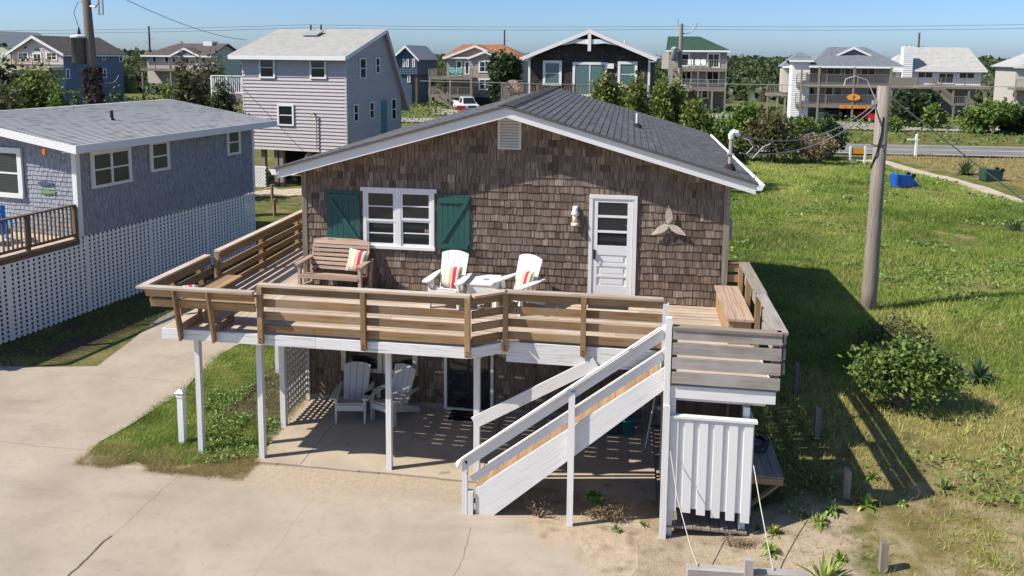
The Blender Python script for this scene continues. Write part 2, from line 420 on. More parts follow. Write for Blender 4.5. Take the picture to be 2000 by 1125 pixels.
# ------------------------------------------------------------------ ground
def fmat_ground():
    m, t, b = base_mat('ground_soil')
    geo = nd(t, 'ShaderNodeNewGeometry').outputs['Position']
    at = nd(t, 'ShaderNodeAttribute', attribute_name='mask'); sp = nd(t, 'ShaderNodeSeparateColor'); t.links.new(at.outputs['Color'], sp.inputs[0])
    n1 = noise(t, geo, .45, 4); n2 = noise(t, geo, 2.2, 5, .6); n3 = noise(t, geo, 14, 4, .65); n4 = noise(t, geo, .02, 4)
    g = ramp(t, n2, [(.3, (.085, .10, .025)), (.5, (.165, .18, .045)), (.7, (.26, .235, .08))])
    g = mixc(t, g, (.05, .055, .018), math_(t, 'MULTIPLY', ramp(t, n3, [(.38, (1, 1, 1)), (.55, (0, 0, 0))]), .75))
    g = mixc(t, g, (.27, .22, .10), noise(t, geo, .6, 3, .5, .52, .72))
    far = ramp(t, n4, [(.35, (.055, .075, .03)), (.5, (.10, .105, .045)), (.65, (.16, .145, .07))])
    sepp = nd(t, 'ShaderNodeSeparateXYZ'); t.links.new(geo, sepp.inputs[0])
    fm = nd(t, 'ShaderNodeMapRange'); fm.inputs[1].default_value = 95; fm.inputs[2].default_value = 160; t.links.new(sepp.outputs[1], fm.inputs[0])
    g = mixc(t, g, far, fm.outputs[0])
    dry = ramp(t, n2, [(.3, (.16, .13, .05)), (.55, (.27, .22, .085)), (.75, (.36, .29, .13))])
    sand = ramp(t, n3, [(.3, (.36, .28, .19)), (.5, (.455, .36, .25)), (.7, (.52, .42, .30))])
    dirt = ramp(t, n3, [(.3, (.055, .042, .03)), (.55, (.105, .078, .05)), (.75, (.17, .125, .08))])
    def thr(ch, amt=.55):
        x = math_(t, 'ADD', sp.outputs[ch], math_(t, 'MULTIPLY', math_(t, 'SUBTRACT', math_(t, 'ADD', math_(t, 'MULTIPLY', n1, .5), math_(t, 'MULTIPLY', n2, .5)), .5), amt*2.6))
        r = nd(t, 'ShaderNodeMapRange'); r.inputs[1].default_value = .38; r.inputs[2].default_value = .62; t.links.new(x, r.inputs[0]); return r.outputs[0]
    sand = mixc(t, sand, (.17, .12, .075), noise(t, geo, 3.5, 5, .65, .52, .75)); c = mixc(t, g, dry, thr(1)); c = mixc(t, c, sand, thr(0)); c = mixc(t, c, dirt, thr(2, .35))
    n5 = noise(t, geo, 75, 3, .7); c = mixc(t, c, (.045, .038, .02), math_(t, 'MULTIPLY', ramp(t, n5, [(.36, (1, 1, 1)), (.5, (0, 0, 0))]), .5)); c = mixc(t, c, (.62, .54, .40), math_(t, 'MULTIPLY', ramp(t, n5, [(.58, (0, 0, 0)), (.72, (1, 1, 1))]), .3))
    finish(t, b, c, .95, .1, math_(t, 'ADD', n3, n5), .7, .03); return m
GM = fmat_ground()
xs = np.concatenate([-np.geomspace(4000, 16, 34), np.arange(-15.5, 17.01, .25), np.arange(18, 46, 1.0), np.geomspace(48, 4500, 34)])
ys = np.concatenate([-np.geomspace(300, 11, 12), np.arange(-10, 15.01, .25), np.arange(16, 72, 1.0), np.geomspace(74, 6000, 44)])
GX, GY = np.meshgrid(xs, ys); GZ = zt(GX, GY)
nx, ny = len(xs), len(ys); idx = np.arange(nx*ny).reshape(ny, nx)
Q = np.stack([idx[:-1, :-1], idx[:-1, 1:], idx[1:, 1:], idx[1:, :-1]], -1).reshape(-1, 4)
ground = struct(raw_mesh('ground', np.stack([GX, GY, GZ], -1).reshape(-1, 3), Q, np.full(len(Q), .5), GM, smooth=True))
gx, gy = GX.ravel(), GY.ravel()
def inband(v, a, b, s): return sst(a-s, a+s, v)*(1-sst(b-s, b+s, v))
sandm = inband(gx, 6.1, 9.6, .6)*(1-sst(-3.6, -2.4, gy))*.80+sst(8.5, 10, gx)*(1-sst(-4.0, 2.5, gy))*.42+inband(gx, -.2, 8.6, .1)*inband(gy, -4.2, .3, .1)*.9
sandm += inband(gx, -3.6, .4, .3)*inband(gy, -3.4, -2.7, .2)*.6
sandm += (inband(gx, -15, 6.5, .3)*(1-sst(-3.2, -2.9, gy)))*.9
dry = sst(8.5, 11, gx)*(1-sst(.5, 5, gy))*.72+inband(gx, 16, 24, 2)*inband(gy, 7, 19, 3)*.40
ps = (gy-24.7)*(-.42)+25.3            # line of the sand track
dry = np.maximum(dry, sst(-.5, 1.5, gx-np.interp(gy, [5, 24, 32, 43, 46], [36, 28, 27.2, 24.5, 24]))*inband(gy, 6, 47.5, 1.5)*.95)
dirt = inband(gx-(-8.35+(gy-4.07)*.167), .0, 2.3, .2)*inband(gy, .9, 13, .3)*.62+inband(gx, -1.7, .0, .2)*inband(gy, -1.3, 9, .4)*.75
mk = np.stack([np.clip(sandm, 0, 1), np.clip(dry, 0, 1), np.clip(dirt, 0, 1), np.ones_like(gx)], -1)
a = ground.data.color_attributes.new('mask', 'FLOAT_COLOR', 'POINT'); a.data.foreach_set('color', mk.astype(np.float32).ravel())

def clip_half(poly, ax, val, keep_less):
    out = []
    for i in range(len(poly)):
        p, q = poly[i], poly[(i+1) % len(poly)]
        ip = (p[ax] <= val) if keep_less else (p[ax] >= val); iq = (q[ax] <= val) if keep_less else (q[ax] >= val)
        if ip: out.append(p)
        if ip != iq:
            t = (val-p[ax])/(q[ax]-p[ax]); out.append(tuple(p[k]+t*(q[k]-p[k]) for k in (0, 1)))
    return out
def sheet(name, poly, zf, cell, mat):
    """flat-lying sheet that follows the ground"""
    px = [p[0] for p in poly]; py = [p[1] for p in poly]; V = []; Fs = []; key = {}
    def vid(p):
        k = (round(p[0], 4), round(p[1], 4))
        if k not in key: key[k] = len(V); V.append((p[0], p[1], float(zf(p[0], p[1]))))
        return key[k]
    x = math.floor(min(px)/cell)*cell
    while x < max(px):
        col = clip_half(clip_half(poly, 0, x, False), 0, x+cell, True)
        y = math.floor(min(py)/cell)*cell
        while y < max(py) and len(col) > 2:
            c = clip_half(clip_half(col, 1, y, False), 1, y+cell, True)
            if len(c) > 2:
                ids = []
                for p in c:
                    i = vid(p)
                    if i not in ids: ids.append(i)
                if len(ids) > 2: Fs.append(ids)
            y += cell
        x += cell
    me = bpy.data.meshes.new(name); me.from_pydata(V, [], Fs); me.materials.append(mat); me.update()
    o = bpy.data.objects.new(name, me); COL.objects.link(o); return struct(o)
def fmat_concrete():
    m, t, b = base_mat('concrete')
    geo = nd(t, 'ShaderNodeNewGeometry').outputs['Position']; s = nd(t, 'ShaderNodeSeparateXYZ'); t.links.new(geo, s.inputs[0]); X, Y = s.outputs[0], s.outputs[1]
    n1 = noise(t, geo, .7, 5, .6); n2 = noise(t, geo, 5, 5, .6); n3 = noise(t, geo, 55, 3, .6); n4 = noise(t, geo, 1.6, 4)
    c = ramp(t, n1, [(.3, (.315, .262, .20)), (.5, (.375, .315, .243)), (.7, (.42, .355, .275))])
    c = mixc(t, c, (.275, .23, .18), math_(t, 'MULTIPLY', ramp(t, n2, [(.52, (0, 0, 0)), (.7, (1, 1, 1))]), .35))
    c = mixc(t, c, (.52, .46, .37), math_(t, 'MULTIPLY', ramp(t, n3, [(.6, (0, 0, 0)), (.72, (1, 1, 1))]), .35))
    c = mixc(t, c, (.20, .165, .13), math_(t, 'MULTIPLY', noise(t, mapping(t, geo, (.35, 1.6, 1)), 1.3, 4, .6, .55, .8), .45))
    c = mixc(t, c, (.13, .105, .085), math_(t, 'MULTIPLY', ramp(t, noise(t, geo, 22, 2, .5), [(.70, (0, 0, 0)), (.76, (1, 1, 1))]), .5))
    # blown sand lying on the slab
    d = math_(t, 'ADD', math_(t, 'MULTIPLY', math_(t, 'ADD', Y, 2.6), -0.55), math_(t, 'MULTIPLY', n4, .9))
    edge = nd(t, 'ShaderNodeMapRange'); edge.inputs[1].default_value = 1.05; edge.inputs[2].default_value = .65; t.links.new(d, edge.inputs[0])
    d2 = math_(t, 'ADD', math_(t, 'SUBTRACT', X, 5.6), math_(t, 'ADD', math_(t, 'MULTIPLY', math_(t, 'ADD', Y, 4.2), .9), math_(t, 'MULTIPLY', math_(t, 'SUBTRACT', n4, .5), 3.5)))
    e2 = nd(t, 'ShaderNodeMapRange'); e2.inputs[1].default_value = -.3; e2.inputs[2].default_value = .5; t.links.new(d2, e2.inputs[0])
    xr = nd(t, 'ShaderNodeMapRange'); xr.inputs[1].default_value = -1.2; xr.inputs[2].default_value = .2; t.links.new(X, xr.inputs[0])
    sm = math_(t, 'MAXIMUM', math_(t, 'MULTIPLY', edge.outputs[0], math_(t, 'MULTIPLY', xr.outputs[0], .8)), e2.outputs[0])
    sd_ = ramp(t, noise(t, geo, 14, 4, .65), [(.3, (.36, .28, .19)), (.5, (.455, .36, .25)), (.7, (.52, .42, .30))]); sd_ = mixc(t, sd_, (.17, .12, .075), math_(t, 'MULTIPLY', noise(t, geo, 3.5, 5, .65, .52, .75), e2.outputs[0])); n5 = noise(t, geo, 75, 3, .7)
    sd_ = mixc(t, sd_, (.045, .038, .02), math_(t, 'MULTIPLY', ramp(t, n5, [(.36, (1, 1, 1)), (.5, (0, 0, 0))]), .5)); sd_ = mixc(t, sd_, (.62, .54, .40), math_(t, 'MULTIPLY', ramp(t, n5, [(.58, (0, 0, 0)), (.72, (1, 1, 1))]), .3))
    c = mixc(t, c, sd_, sm)
    # joints and cracks with their own wandering line
    w = nd(t, 'ShaderNodeTexNoise'); w.inputs['Scale'].default_value = 1.3; w.inputs['Detail'].default_value = 5; t.links.new(geo, w.inputs['Vector'])
    wob = math_(t, 'MULTIPLY', math_(t, 'SUBTRACT', w.outputs['Fac'], .5), .22)
    def line(coord, val, width, lo=None, hi=None, other=None):
        k = math_(t, 'LESS_THAN', math_(t, 'ABSOLUTE', math_(t, 'ADD', math_(t, 'SUBTRACT', coord, val), wob)), width)
        if lo is not None: k = math_(t, 'MULTIPLY', k, math_(t, 'MULTIPLY', math_(t, 'GREATER_THAN', other, lo), math_(t, 'LESS_THAN', other, hi)))
        return k
    k = line(X, -1.0, .010, -5.0, -3.2, Y); k2 = line(X, -1.0, .02, -9.0, -5.0, Y); k3 = line(X, 4.37, .008, -9, -4.1, Y)
    k4 = line(Y, -2.75, .009, -6.5, -3.1, X); k5 = line(Y, 0.35, .008, -16, -3, X); k6 = line(X, 1.6, .006, -6, -3.6, Y)
    kk = math_(t, 'MAXIMUM', math_(t, 'MAXIMUM', math_(t, 'MULTIPLY', k, .35), k2), math_(t, 'MAXIMUM', math_(t, 'MULTIPLY', k3, .5), math_(t, 'MAXIMUM', math_(t, 'MULTIPLY', k4, .4), math_(t, 'MAXIMUM', math_(t, 'MULTIPLY', k5, .4), math_(t, 'MULTIPLY', k6, .3)))))
    c = mixc(t, c, (.09, .07, .05), kk)
    finish(t, b, c, .9, .2, n3, .25, .006); return m
CM = fmat_concrete()
drive = [(-17, -12), (-17, .15), (-7.7, .45), (-6.6, .55), (-5.55, .8), (-5.75, 2.4), (-6.1, 4.1), (-5.95, 15), (-2.9, 15), (-2.95, 6), (-2.97, 2.75), (-3.1, 1.96), (-2.98, .8), (-2.84, -.2), (-2.93, -1.0), (-2.96, -1.77), (-3.08, -2.4), (-3.05, -2.8),
         (-2.6, -3.05), (-2.1, -3.12), (-1.3, -3.1), (-.45, -2.98), (.12, -2.72), (1.2, -2.66), (4.2, -2.66), (7.0, -2.66)]+[(6.95+random.uniform(-.3, .15), -2.9-.35*i) for i in range(10)]+[(6.9, -12)]
drive = [(p[0]+random.uniform(-.04, .04), p[1]+random.uniform(-.03, .03)) for p in drive]
driveway = sheet('driveway', drive, lambda x, y: zt(x, y)+.003+.015*(1-float(sst(5.6, 6.9, x))), .5, CM)
# patio slab under the deck
def fmat_patio():
    m, t, b = base_mat('patio_concrete'); geo = nd(t, 'ShaderNodeNewGeometry').outputs['Position']
    n1 = noise(t, geo, 1.2, 5, .6); n3 = noise(t, geo, 45, 3); n4 = noise(t, geo, 3.1, 3)
    c = ramp(t, n1, [(.3, (.34, .275, .20)), (.5, (.42, .345, .255)), (.7, (.47, .39, .29))])
    c = mixc(t, c, (.12, .10, .085), math_(t, 'MULTIPLY', ramp(t, n4, [(.68, (0, 0, 0)), (.76, (1, 1, 1))]), .6))
    finish(t, b, c, .9, .2, n3, .3, .005); return m
PM_ = fmat_patio()
pt = struct(thing('patio', 'concrete patio slabs lying under the raised wooden deck', 'patio', (4, -1.3, -.3)))
pm = Matrix.Translation((-4, 1.3, .3))
def bw(mb, name, mat, parent, off): 
    mb.v = [(x-off[0], y-off[1], z-off[2]) for x, y, z in mb.v]; return mb.build(name, mat, parent)
for x0, x1 in ((.10, .955), (.967, 4.2), (4.212, 7.2)):
    n = max(1, int((x1-x0)/.35)); q = MB()
    for i in range(n):
        a0 = x0+(x1-x0)*i/n; a1 = x0+(x1-x0)*(i+1)/n
        y0 = -2.63+random.uniform(-.015, .015)
        q.box(a0, a1, y0, -.03, -.42, -.2, sh=.5)
    bw(q, 'slab', PM_, pt, (4, -1.3, -.3))
# roads
m, t, b = base_mat('asphalt'); geo = nd(t, 'ShaderNodeNewGeometry').outputs['Position']; n = noise(t, geo, .6, 4); finish(t, b, ramp(t, n, [(.3, (.16, .152, .14)), (.7, (.22, .21, .193))]), .9, .2)
m, t, b = base_mat('pale_asphalt'); geo = nd(t, 'ShaderNodeNewGeometry').outputs['Position']; n = noise(t, geo, .5, 4); finish(t, b, ramp(t, n, [(.3, (.29, .26, .225)), (.7, (.37, .33, .285))]), .9, .2)
m, t, b = base_mat('road_paint'); finish(t, b, (.62, .60, .56), .8, .2)
m, t, b = base_mat('track_sand'); geo = nd(t, 'ShaderNodeNewGeometry').outputs['Position']; n = noise(t, geo, 1.5, 5); finish(t, b, ramp(t, n, [(.3, (.38, .31, .22)), (.55, (.50, .42, .32)), (.75, (.30, .25, .12))]), .95, .1)
def strip(name, A, B, C, D, mat, zo, ext=0.0, seg=24):
    """road strip between edges A-B and C-D (points), extended both ways"""
    A, B, C, D = [np.array(p[:2], float) for p in (A, B, C, D)]
    A2 = A-(B-A)*ext; B2 = B+(B-A)*ext; C2 = C-(D-C)*ext; D2 = D+(D-C)*ext
    V = []; Fs = []
    for i in range(seg+1):
        t = i/seg
        for k in range(4):
            p = (A2+(B2-A2)*t)*(1-k/3)+(C2+(D2-C2)*t)*(k/3); V.append((p[0], p[1], .16+zo))
        if i: 
            for k in range(3): a = (i-1)*4+k; Fs.append((a, a+4, a+5, a+1))
    me = bpy.data.meshes.new(name); me.from_pydata(V, [], Fs); me.materials.append(MATS[mat]); me.update()
    o = bpy.data.objects.new(name, me); COL.objects.link(o); return struct(o)
rn0, rn1 = onz(1726, 296.0, .15), onz(2000, 302.0, .15); rf0, rf1 = onz(1726, 282.4, .15), onz(2000, 287.5, .15)
# straighten: a road of even width
ed = (rf1-rf0)[:2]; ed /= np.linalg.norm(ed); ex_ = np.array([ed[1], -ed[0]])
wroad = 6.8
def along(o, s, w): return (o[0]+ed[0]*s+ex_[0]*w, o[1]+ed[1]*s+ex_[1]*w, 0)
strip('road', along(rf0, -110, wroad), along(rf0, 120, wroad), along(rf0, -110, 0), along(rf0, 120, 0), 'asphalt', 0)
strip('road_edge_line', along(rf0, -110, .42), along(rf0, 120, .42), along(rf0, -110, .25), along(rf0, 120, .25), 'road_paint', .006)
strip('road_edge_line', along(rf0, -110, wroad-.25), along(rf0, 120, wroad-.25), along(rf0, -110, wroad-.42), along(rf0, 120, wroad-.42), 'road_paint', .006)
strip('road_centre_line', along(rf0, -110, 3.5), along(rf0, 120, 3.5), along(rf0, -110, 3.3), along(rf0, 120, 3.3), 'road_paint', .006)
f0, f1, f2, f3 = onz(1730, 253.8, .15), onz(2000, 257.0, .15), onz(1730, 247.8, .15), onz(2000, 249.4, .15)
strip('frontage_road', along(f0, -110, 0), along(f0, 110, 0), along(f0, -110, -5.2), along(f0, 110, -5.2), 'pale_asphalt', 0)
def parking(px0, px1, pyn, pyf):
    A, B, C, D = onz(px0, pyn, .15), onz(px1, pyn, .15), onz(px0, pyf, .15), onz(px1, pyf, .15)
    strip('parking_apron', A, B, C, D, 'pale_asphalt', .012, 0, 4)
parking(1560, 1770, 249, 232); parking(1360, 1480, 232, 221); parking(845, 1000, 224, 210)
tr_top = [(1640, 303), (1725, 311), (1816, 336), (1880, 352), (1995, 392), (2120, 440)]; tr_bot = [(1640, 309), (1725, 318), (1800, 349), (1880, 374), (1998, 414), (2120, 475)]
pl = [tuple(onz(*p, .15)[:2]) for p in tr_bot]+[tuple(onz(*p, .15)[:2]) for p in tr_top[::-1]]
sheet('sand_track', pl, lambda x, y: zt(x, y)+.035, .8, MATS['track_sand'])
wl = [tuple(onz(*p, .05)[:2]) for p in [(480, 388), (600, 381), (600, 370), (480, 374)]]
sheet('back_path', wl, lambda x, y: zt(x, y)+.03, 1.0, MATS['track_sand'])
wm, t, b = base_mat('water'); finish(t, b, (.10, .16, .22), .12, .5)
wv = [(-5000, 1500, .4), (5000, 1300, .4), (5000, 6000, .4), (-5000, 6000, .4)]
me = bpy.data.meshes.new('sound_water'); me.from_pydata(wv, [], [(0, 1, 2, 3)]); me.materials.append(wm); struct_o = bpy.data.objects.new('sound_water', me); COL.objects.link(struct_o); struct(struct_o)

# ------------------------------------------------------------------ generic building parts (local coordinates)
def mapf(y0): return lambda u, z, w: (u, y0-w, z)          # facade facing -y
def mapr(x0): return lambda u, z, w: (x0+w, u, z)          # side facing +x
def mapl(x0): return lambda u, z, w: (x0-w, u, z)
def mbox(mb, M, u0, u1, z0, z1, w0, w1, sh=None, grain=None):
    P = [M(u0, z0, w1), M(u1, z0, w1), M(u1, z0, w0), M(u0, z0, w0), M(u0, z1, w1), M(u1, z1, w1), M(u1, z1, w0), M(u0, z1, w0)]
    a = np.array(P[1])-np.array(P[0]); c = np.array(P[3])-np.array(P[0]); d = np.array(P[4])-np.array(P[0])
    if np.cross(a, c)@d < 0: P = [P[1], P[0], P[3], P[2], P[5], P[4], P[7], P[6]]
    return mb.hexa(P, grain, sh)
def win(parent, M, u0, u1, z0, z1, trim=.09, cols=1, rail=True, glass='glass_dark', frame='trim_white', name='window', base=.02, muntin=0):
    base += .036
    """u0..z1 are the outer edges of the trim"""
    f = MB(); t_ = trim
    mbox(f, M, u0, u1, z1-t_, z1, base-.02, base+.045); mbox(f, M, u0, u1, z0, z0+t_*.8, base-.02, base+.05)
    mbox(f, M, u0, u0+t_, z0+t_*.8, z1-t_, base-.02, base+.042); mbox(f, M, u1-t_, u1, z0+t_*.8, z1-t_, base-.02, base+.042)
    a0, a1, b0, b1 = u0+t_, u1-t_, z0+t_*.8, z1-t_; cw = (a1-a0)/cols
    for c in range(1, cols): mbox(f, M, a0+cw*c-.035, a0+cw*c+.035, b0, b1, base-.02, base+.036)
    w = f.build(name, MATS[frame], parent)
    for c in range(cols):
        c0 = a0+cw*c+(.035 if c else 0); c1 = a0+cw*(c+1)-(.035 if c < cols-1 else 0)
        zs = [b0, (b0+b1)/2, b1] if rail else [b0, b1]
        for k in range(len(zs)-1):
            g = MB(); mbox(g, M, c0+.003, c1-.003, zs[k]+.003, zs[k+1]-.003, base-.018, base+.004+.006*(k == 0)); g.build('pane', MATS[glass], w)
        s = MB()
        if rail: mbox(s, M, c0, c1, zs[1]-.022, zs[1]+.022, base-.015, base+.026)
        if s.v: s.build('sash_rail', MATS[frame], w)
    return w
def laps(parent, M, u0, u1, z0, z1, step, mat, clip=None, name='siding_board', proud=.052):
    z = z0; i = 0
    while z < z1-.01:
        ze = min(z+step, z1); a0, a1 = u0, u1
        if clip:
            cl = clip(ze)
            if cl is None: break
            a0, a1 = max(u0, cl[0]), min(u1, cl[1])
            if a1-a0 < .05: break
        P = [M(a0, z, proud), M(a1, z, proud), M(a1, z, 0), M(a0, z, 0), M(a0, ze, .005), M(a1, ze, .005), M(a1, ze, 0), M(a0, ze, 0)]
        a = np.array(P[1])-np.array(P[0]); c = np.array(P[3])-np.array(P[0]); d = np.array(P[4])-np.array(P[0])
        if np.cross(a, c)@d < 0: P = [P[1], P[0], P[3], P[2], P[5], P[4], P[7], P[6]]
        MB().hexa(P, None, random.random()).build(name, MATS[mat], parent); z = ze; i += 1
def slab(mb, pts, th, sh=None):
    """roof plane: four points of the top, thickness th downward"""
    p = [np.asarray(q, float) for q in pts]
    n = np.cross(p[1]-p[0], p[3]-p[0])
    if n[2] < 0: p = [p[0], p[3], p[2], p[1]]
    lo = [q-np.array([0, 0, th]) for q in p]
    return mb.hexa(lo+p, None, sh)
def courses(parent, p_e0, p_e1, p_r0, p_r1, n, mat, name='shingle_course', th=.02, joined=True, restname='shingle_courses', tab=.32):
    """shingle courses as overlapping strips from the eave (e0-e1) to the ridge (r0-r1)"""
    E0, E1, R0, R1 = [np.asarray(q, float) for q in (p_e0, p_e1, p_r0, p_r1)]; lst = []
    nrm = np.cross(E1-E0, R0-E0); nrm /= np.linalg.norm(nrm); nrm = nrm if nrm[2] > 0 else -nrm
    for i in range(n):
        a, c = i/n, (i+1)/n
        A0 = E0+(R0-E0)*a; A1 = E1+(R1-E1)*a; B0 = E0+(R0-E0)*c; B1 = E1+(R1-E1)*c
        L_ = np.linalg.norm(A1-A0); s0 = -random.random()*tab
        while s0 < L_-.02:
            s1 = s0+tab*random.choice((.55, .8, 1.0, 1.3)); ta, tb = max(0, s0)/L_, min(L_, s1)/L_; s0 = s1
            if tb-ta < 1e-4: continue
            th2 = th
            a0, a1, b0, b1 = A0+(A1-A0)*ta, A0+(A1-A0)*tb, B0+(B1-B0)*ta, B0+(B1-B0)*tb
            P = [a0, a1, b1, b0, a0+nrm*th2, a1+nrm*th2, b1+nrm*.002, b0+nrm*.002]
            if np.cross(P[1]-P[0], P[3]-P[0])@nrm < 0: P = [P[1], P[0], P[3], P[2], P[5], P[4], P[7], P[6]]
            lst.append(MB().hexa(P, None, 0.05 if random.random() < .14 else random.uniform(.5, 1)))  # a few dark tabs: shadow dashes of thick tabs put into the colour
    if joined:
        R_ = MB()
        for m_ in lst:
            b_ = len(R_.v); R_.v += m_.v; R_.f += [[k+b_ for k in f] for f in m_.f]; R_.uv += m_.uv; R_.sh += m_.sh; R_.mi += m_.mi
        o = R_.build(restname, MATS[mat], parent); return stuff(o)
    for m_ in lst: m_.build(name, MATS[mat], parent)
def railing(parent, p, q, z0, h, mat, post=1.6, bal=.13, name='railing', boards=0, pw=.09):
    """railing between two floor points (local), balusters or horizontal boards"""
    p = np.array([p[0], p[1], z0], float); q = np.array([q[0], q[1], z0], float); L = np.linalg.norm(q-p); d = (q-p)/L
    m1 = MB(); m1.beam(p+[0, 0, h], q+[0, 0, h], .13, .04)
    rt = m1.build(name, MATS[mat], parent)
    n = max(1, int(round(L/post))); 
    for i in range(n+1):
        c = p+d*L*i/n; MB().beam(c, c+[0, 0, h-.02], pw, pw, (1, 0, 0) if abs(d[0]) < .5 else (0, 1, 0)).build('post', MATS[mat], rt)
    if boards:
        for k in range(boards):
            z = h*(.15+.78*k/boards)+.05; MB().beam(p+[0, 0, z], q+[0, 0, z], .035, h/boards*.55).build('rail_board', MATS[mat], rt)
    else:
        MB().beam(p+[0, 0, .1], q+[0, 0, .1], .05, .07).build('bottom_rail', MATS[mat], rt)
        bm_ = MB(); k = int(L/bal)
        for i in range(1, k): c = p+d*L*i/k; bm_.beam(c+[0, 0, .1], c+[0, 0, h-.02], .035, .035, (1, 0, 0) if abs(d[0]) < .5 else (0, 1, 0))
        if bm_.v: stuff(bm_.build('balusters', MATS[mat], rt))
    return rt
# ------------------------------------------------------------------ the shingled cottage
H = thing('beach_cottage', 'brown cedar shingled cottage with dark grey gable roof above a raised deck', 'house')
W, LD, F = 8.5, 8.65, 2.274
AX, AZ, SL = 4.28, 6.14, .2855
EXL, EXR = -.38, 8.94
YF, YB = -.49, 9.1
def rz(x): return AZ-SL*abs(x-AX)
C_ = MATS
# walls (backing)
wl_ = MB(); top = lambda x: rz(x)-.10
wl_.prism([(0, .0, -.2), (W, .0, -.2), (W, .0, top(W)), (AX, .0, top(AX)), (0, .0, top(0))], (0, .16, 0), .1, (0, 0, 1))
wl_.prism([(0, LD-.16, -.2), (W, LD-.16, -.2), (W, LD-.16, top(W)), (AX, LD-.16, top(AX)), (0, LD-.16, top(0))], (0, .16, 0), .1, (0, 0, 1))
wl_.box(0, .16, .16, LD-.16, -.2, top(0)); wl_.box(W-.16, W, .16, LD-.16, -.2, top(W))
wall = wl_.build('wall', C_['cedar_shingle'], H)
# wall shingles, front
opens = [(1.3, 2.76, 3.2, 4.34), (5.93, 6.73, 2.2, 4.34), (4.1, 4.48, 5.28, 5.8), (.84, 2.34, .6, 2.1), (3.05, 3.92, -.3, 1.8)]
def shingle_rows(M, u0, u1, z0, z1, exp, wmin, wmax, topf, opens, proud=.022, gap=.011, rag=.012):
    out = []; z = z0
    while z < z1:
        u = u0-random.random()*wmin; 
        while u < u1:
            w = random.uniform(wmin, wmax) if random.random() > .12 else wmax*1.25
            a0, a1 = max(u, u0)+gap/2, min(u+w, u1)-gap/2; u += w
            if a1-a0 < .025: continue
            tl, tr = min(z+exp+.012, topf(a0)), min(z+exp+.012, topf(a1))
            zb = z+random.uniform(-rag, rag)
            if max(tl, tr) < zb+.02: continue
            tl = max(tl, zb+.004); tr = max(tr, zb+.004)
            if any(a0 > o[0] and a1 < o[1] and zb > o[2] and max(tl, tr) < o[3] for o in opens): continue
            pr = proud+random.uniform(-.004, .005); sk = random.uniform(-.003, .003)
            P = [M(a0, zb, pr), M(a1, zb+sk, pr), M(a1, zb+sk, .001), M(a0, zb, .001), M(a0, tl, .005), M(a1, tr, .005), M(a1, tr, .001), M(a0, tl, .001)]
            a = np.array(P[1])-np.array(P[0]); c = np.array(P[3])-np.array(P[0]); d = np.array(P[4])-np.array(P[0])
            if np.cross(a, c)@d < 0: P = [P[1], P[0], P[3], P[2], P[5], P[4], P[7], P[6]]
            s = min(1, max(0, random.gauss(.45, .20)))
            out.append(MB().hexa(P, np.array([0, 0, 1.0]), s))
        z += exp
    return out
sh_ = shingle_rows(mapf(0), .07, W-.08, 2.29, 6.1, .1505, .065, .195, lambda x: rz(x)-.2, opens)
sh_ += shingle_rows(mapf(0), .07, W-.08, -.1, 2.0, .1505, .085, .205, lambda x: 9, opens)
pieces(wall, 'wall_shingle', sh_, C_['cedar_shingle'], 'wall_shingles')
cb = MB().box(-.035, .07, -.03, .06, -.18, rz(0)-.2); cb.build('corner_board', C_['old_wood'], H)
cb = MB().box(W-.08, W+.03, -.03, .06, -.18, rz(W)-.2); cb.build('corner_board', C_['old_wood'], H)
MB().box(.07, W-.08, -.03, -.001, -.2, -.1).build('base_board', C_['old_wood'], H)
# roof
rf = MB(); 
slab(rf, [(EXL, YF, rz(EXL)-.012), (AX, YF, AZ-.012), (AX, YB, AZ-.012), (EXL, YB, rz(EXL)-.012)], .045, .3)
slab(rf, [(EXR, YF, rz(EXR)-.012), (AX, YF, AZ-.012), (AX, YB, AZ-.012), (EXR, YB, rz(EXR)-.012)], .045, .3)
roof = rf.build('roof', C_['roof_charcoal'], H)
def roof_tabs(side):
    out = []; L = (AX-EXL) if side < 0 else (EXR-AX); exp = .137*math.cos(math.atan(SL)); n = int(L/exp)
    nv = np.array([side*SL, 0, 1.0]); nv /= np.linalg.norm(nv)
    for i in range(n):
        x0 = (EXL if side < 0 else EXR)-side*i*exp; x1 = x0-side*(exp*1.04)
        y = YF-random.random()*.3+.0
        while y < YB:
            y1 = y+.305*random.choice((1, 1, 1, .66)); a, c = max(y, YF)+.002, min(y1, YB)-.002; y = y1
            if c-a < .03: continue
            hh = .011+random.uniform(0, .008); dz = random.uniform(-.004, .004)*0
            P = [np.array([x0, a, rz(x0)-.012]), np.array([x0, c, rz(x0)-.012]), np.array([x1, c, rz(x1)-.012]), np.array([x1, a, rz(x1)-.012])]
            T = [P[0]+nv*hh, P[1]+nv*(hh+dz), P[2]+nv*.003, P[3]+nv*.003]
            if np.cross(P[1]-P[0], P[3]-P[0])@nv < 0: P = [P[1], P[0], P[3], P[2]]; T = [T[1], T[0], T[3], T[2]]
            out.append(MB().hexa(P+T, None, min(1, max(0, random.gauss(.45, .22)))))
    return out
pieces(roof, 'roof_shingle', roof_tabs(1)+roof_tabs(-1), C_['roof_charcoal'], 'roof_shingles')
y = YF; caps_ = []
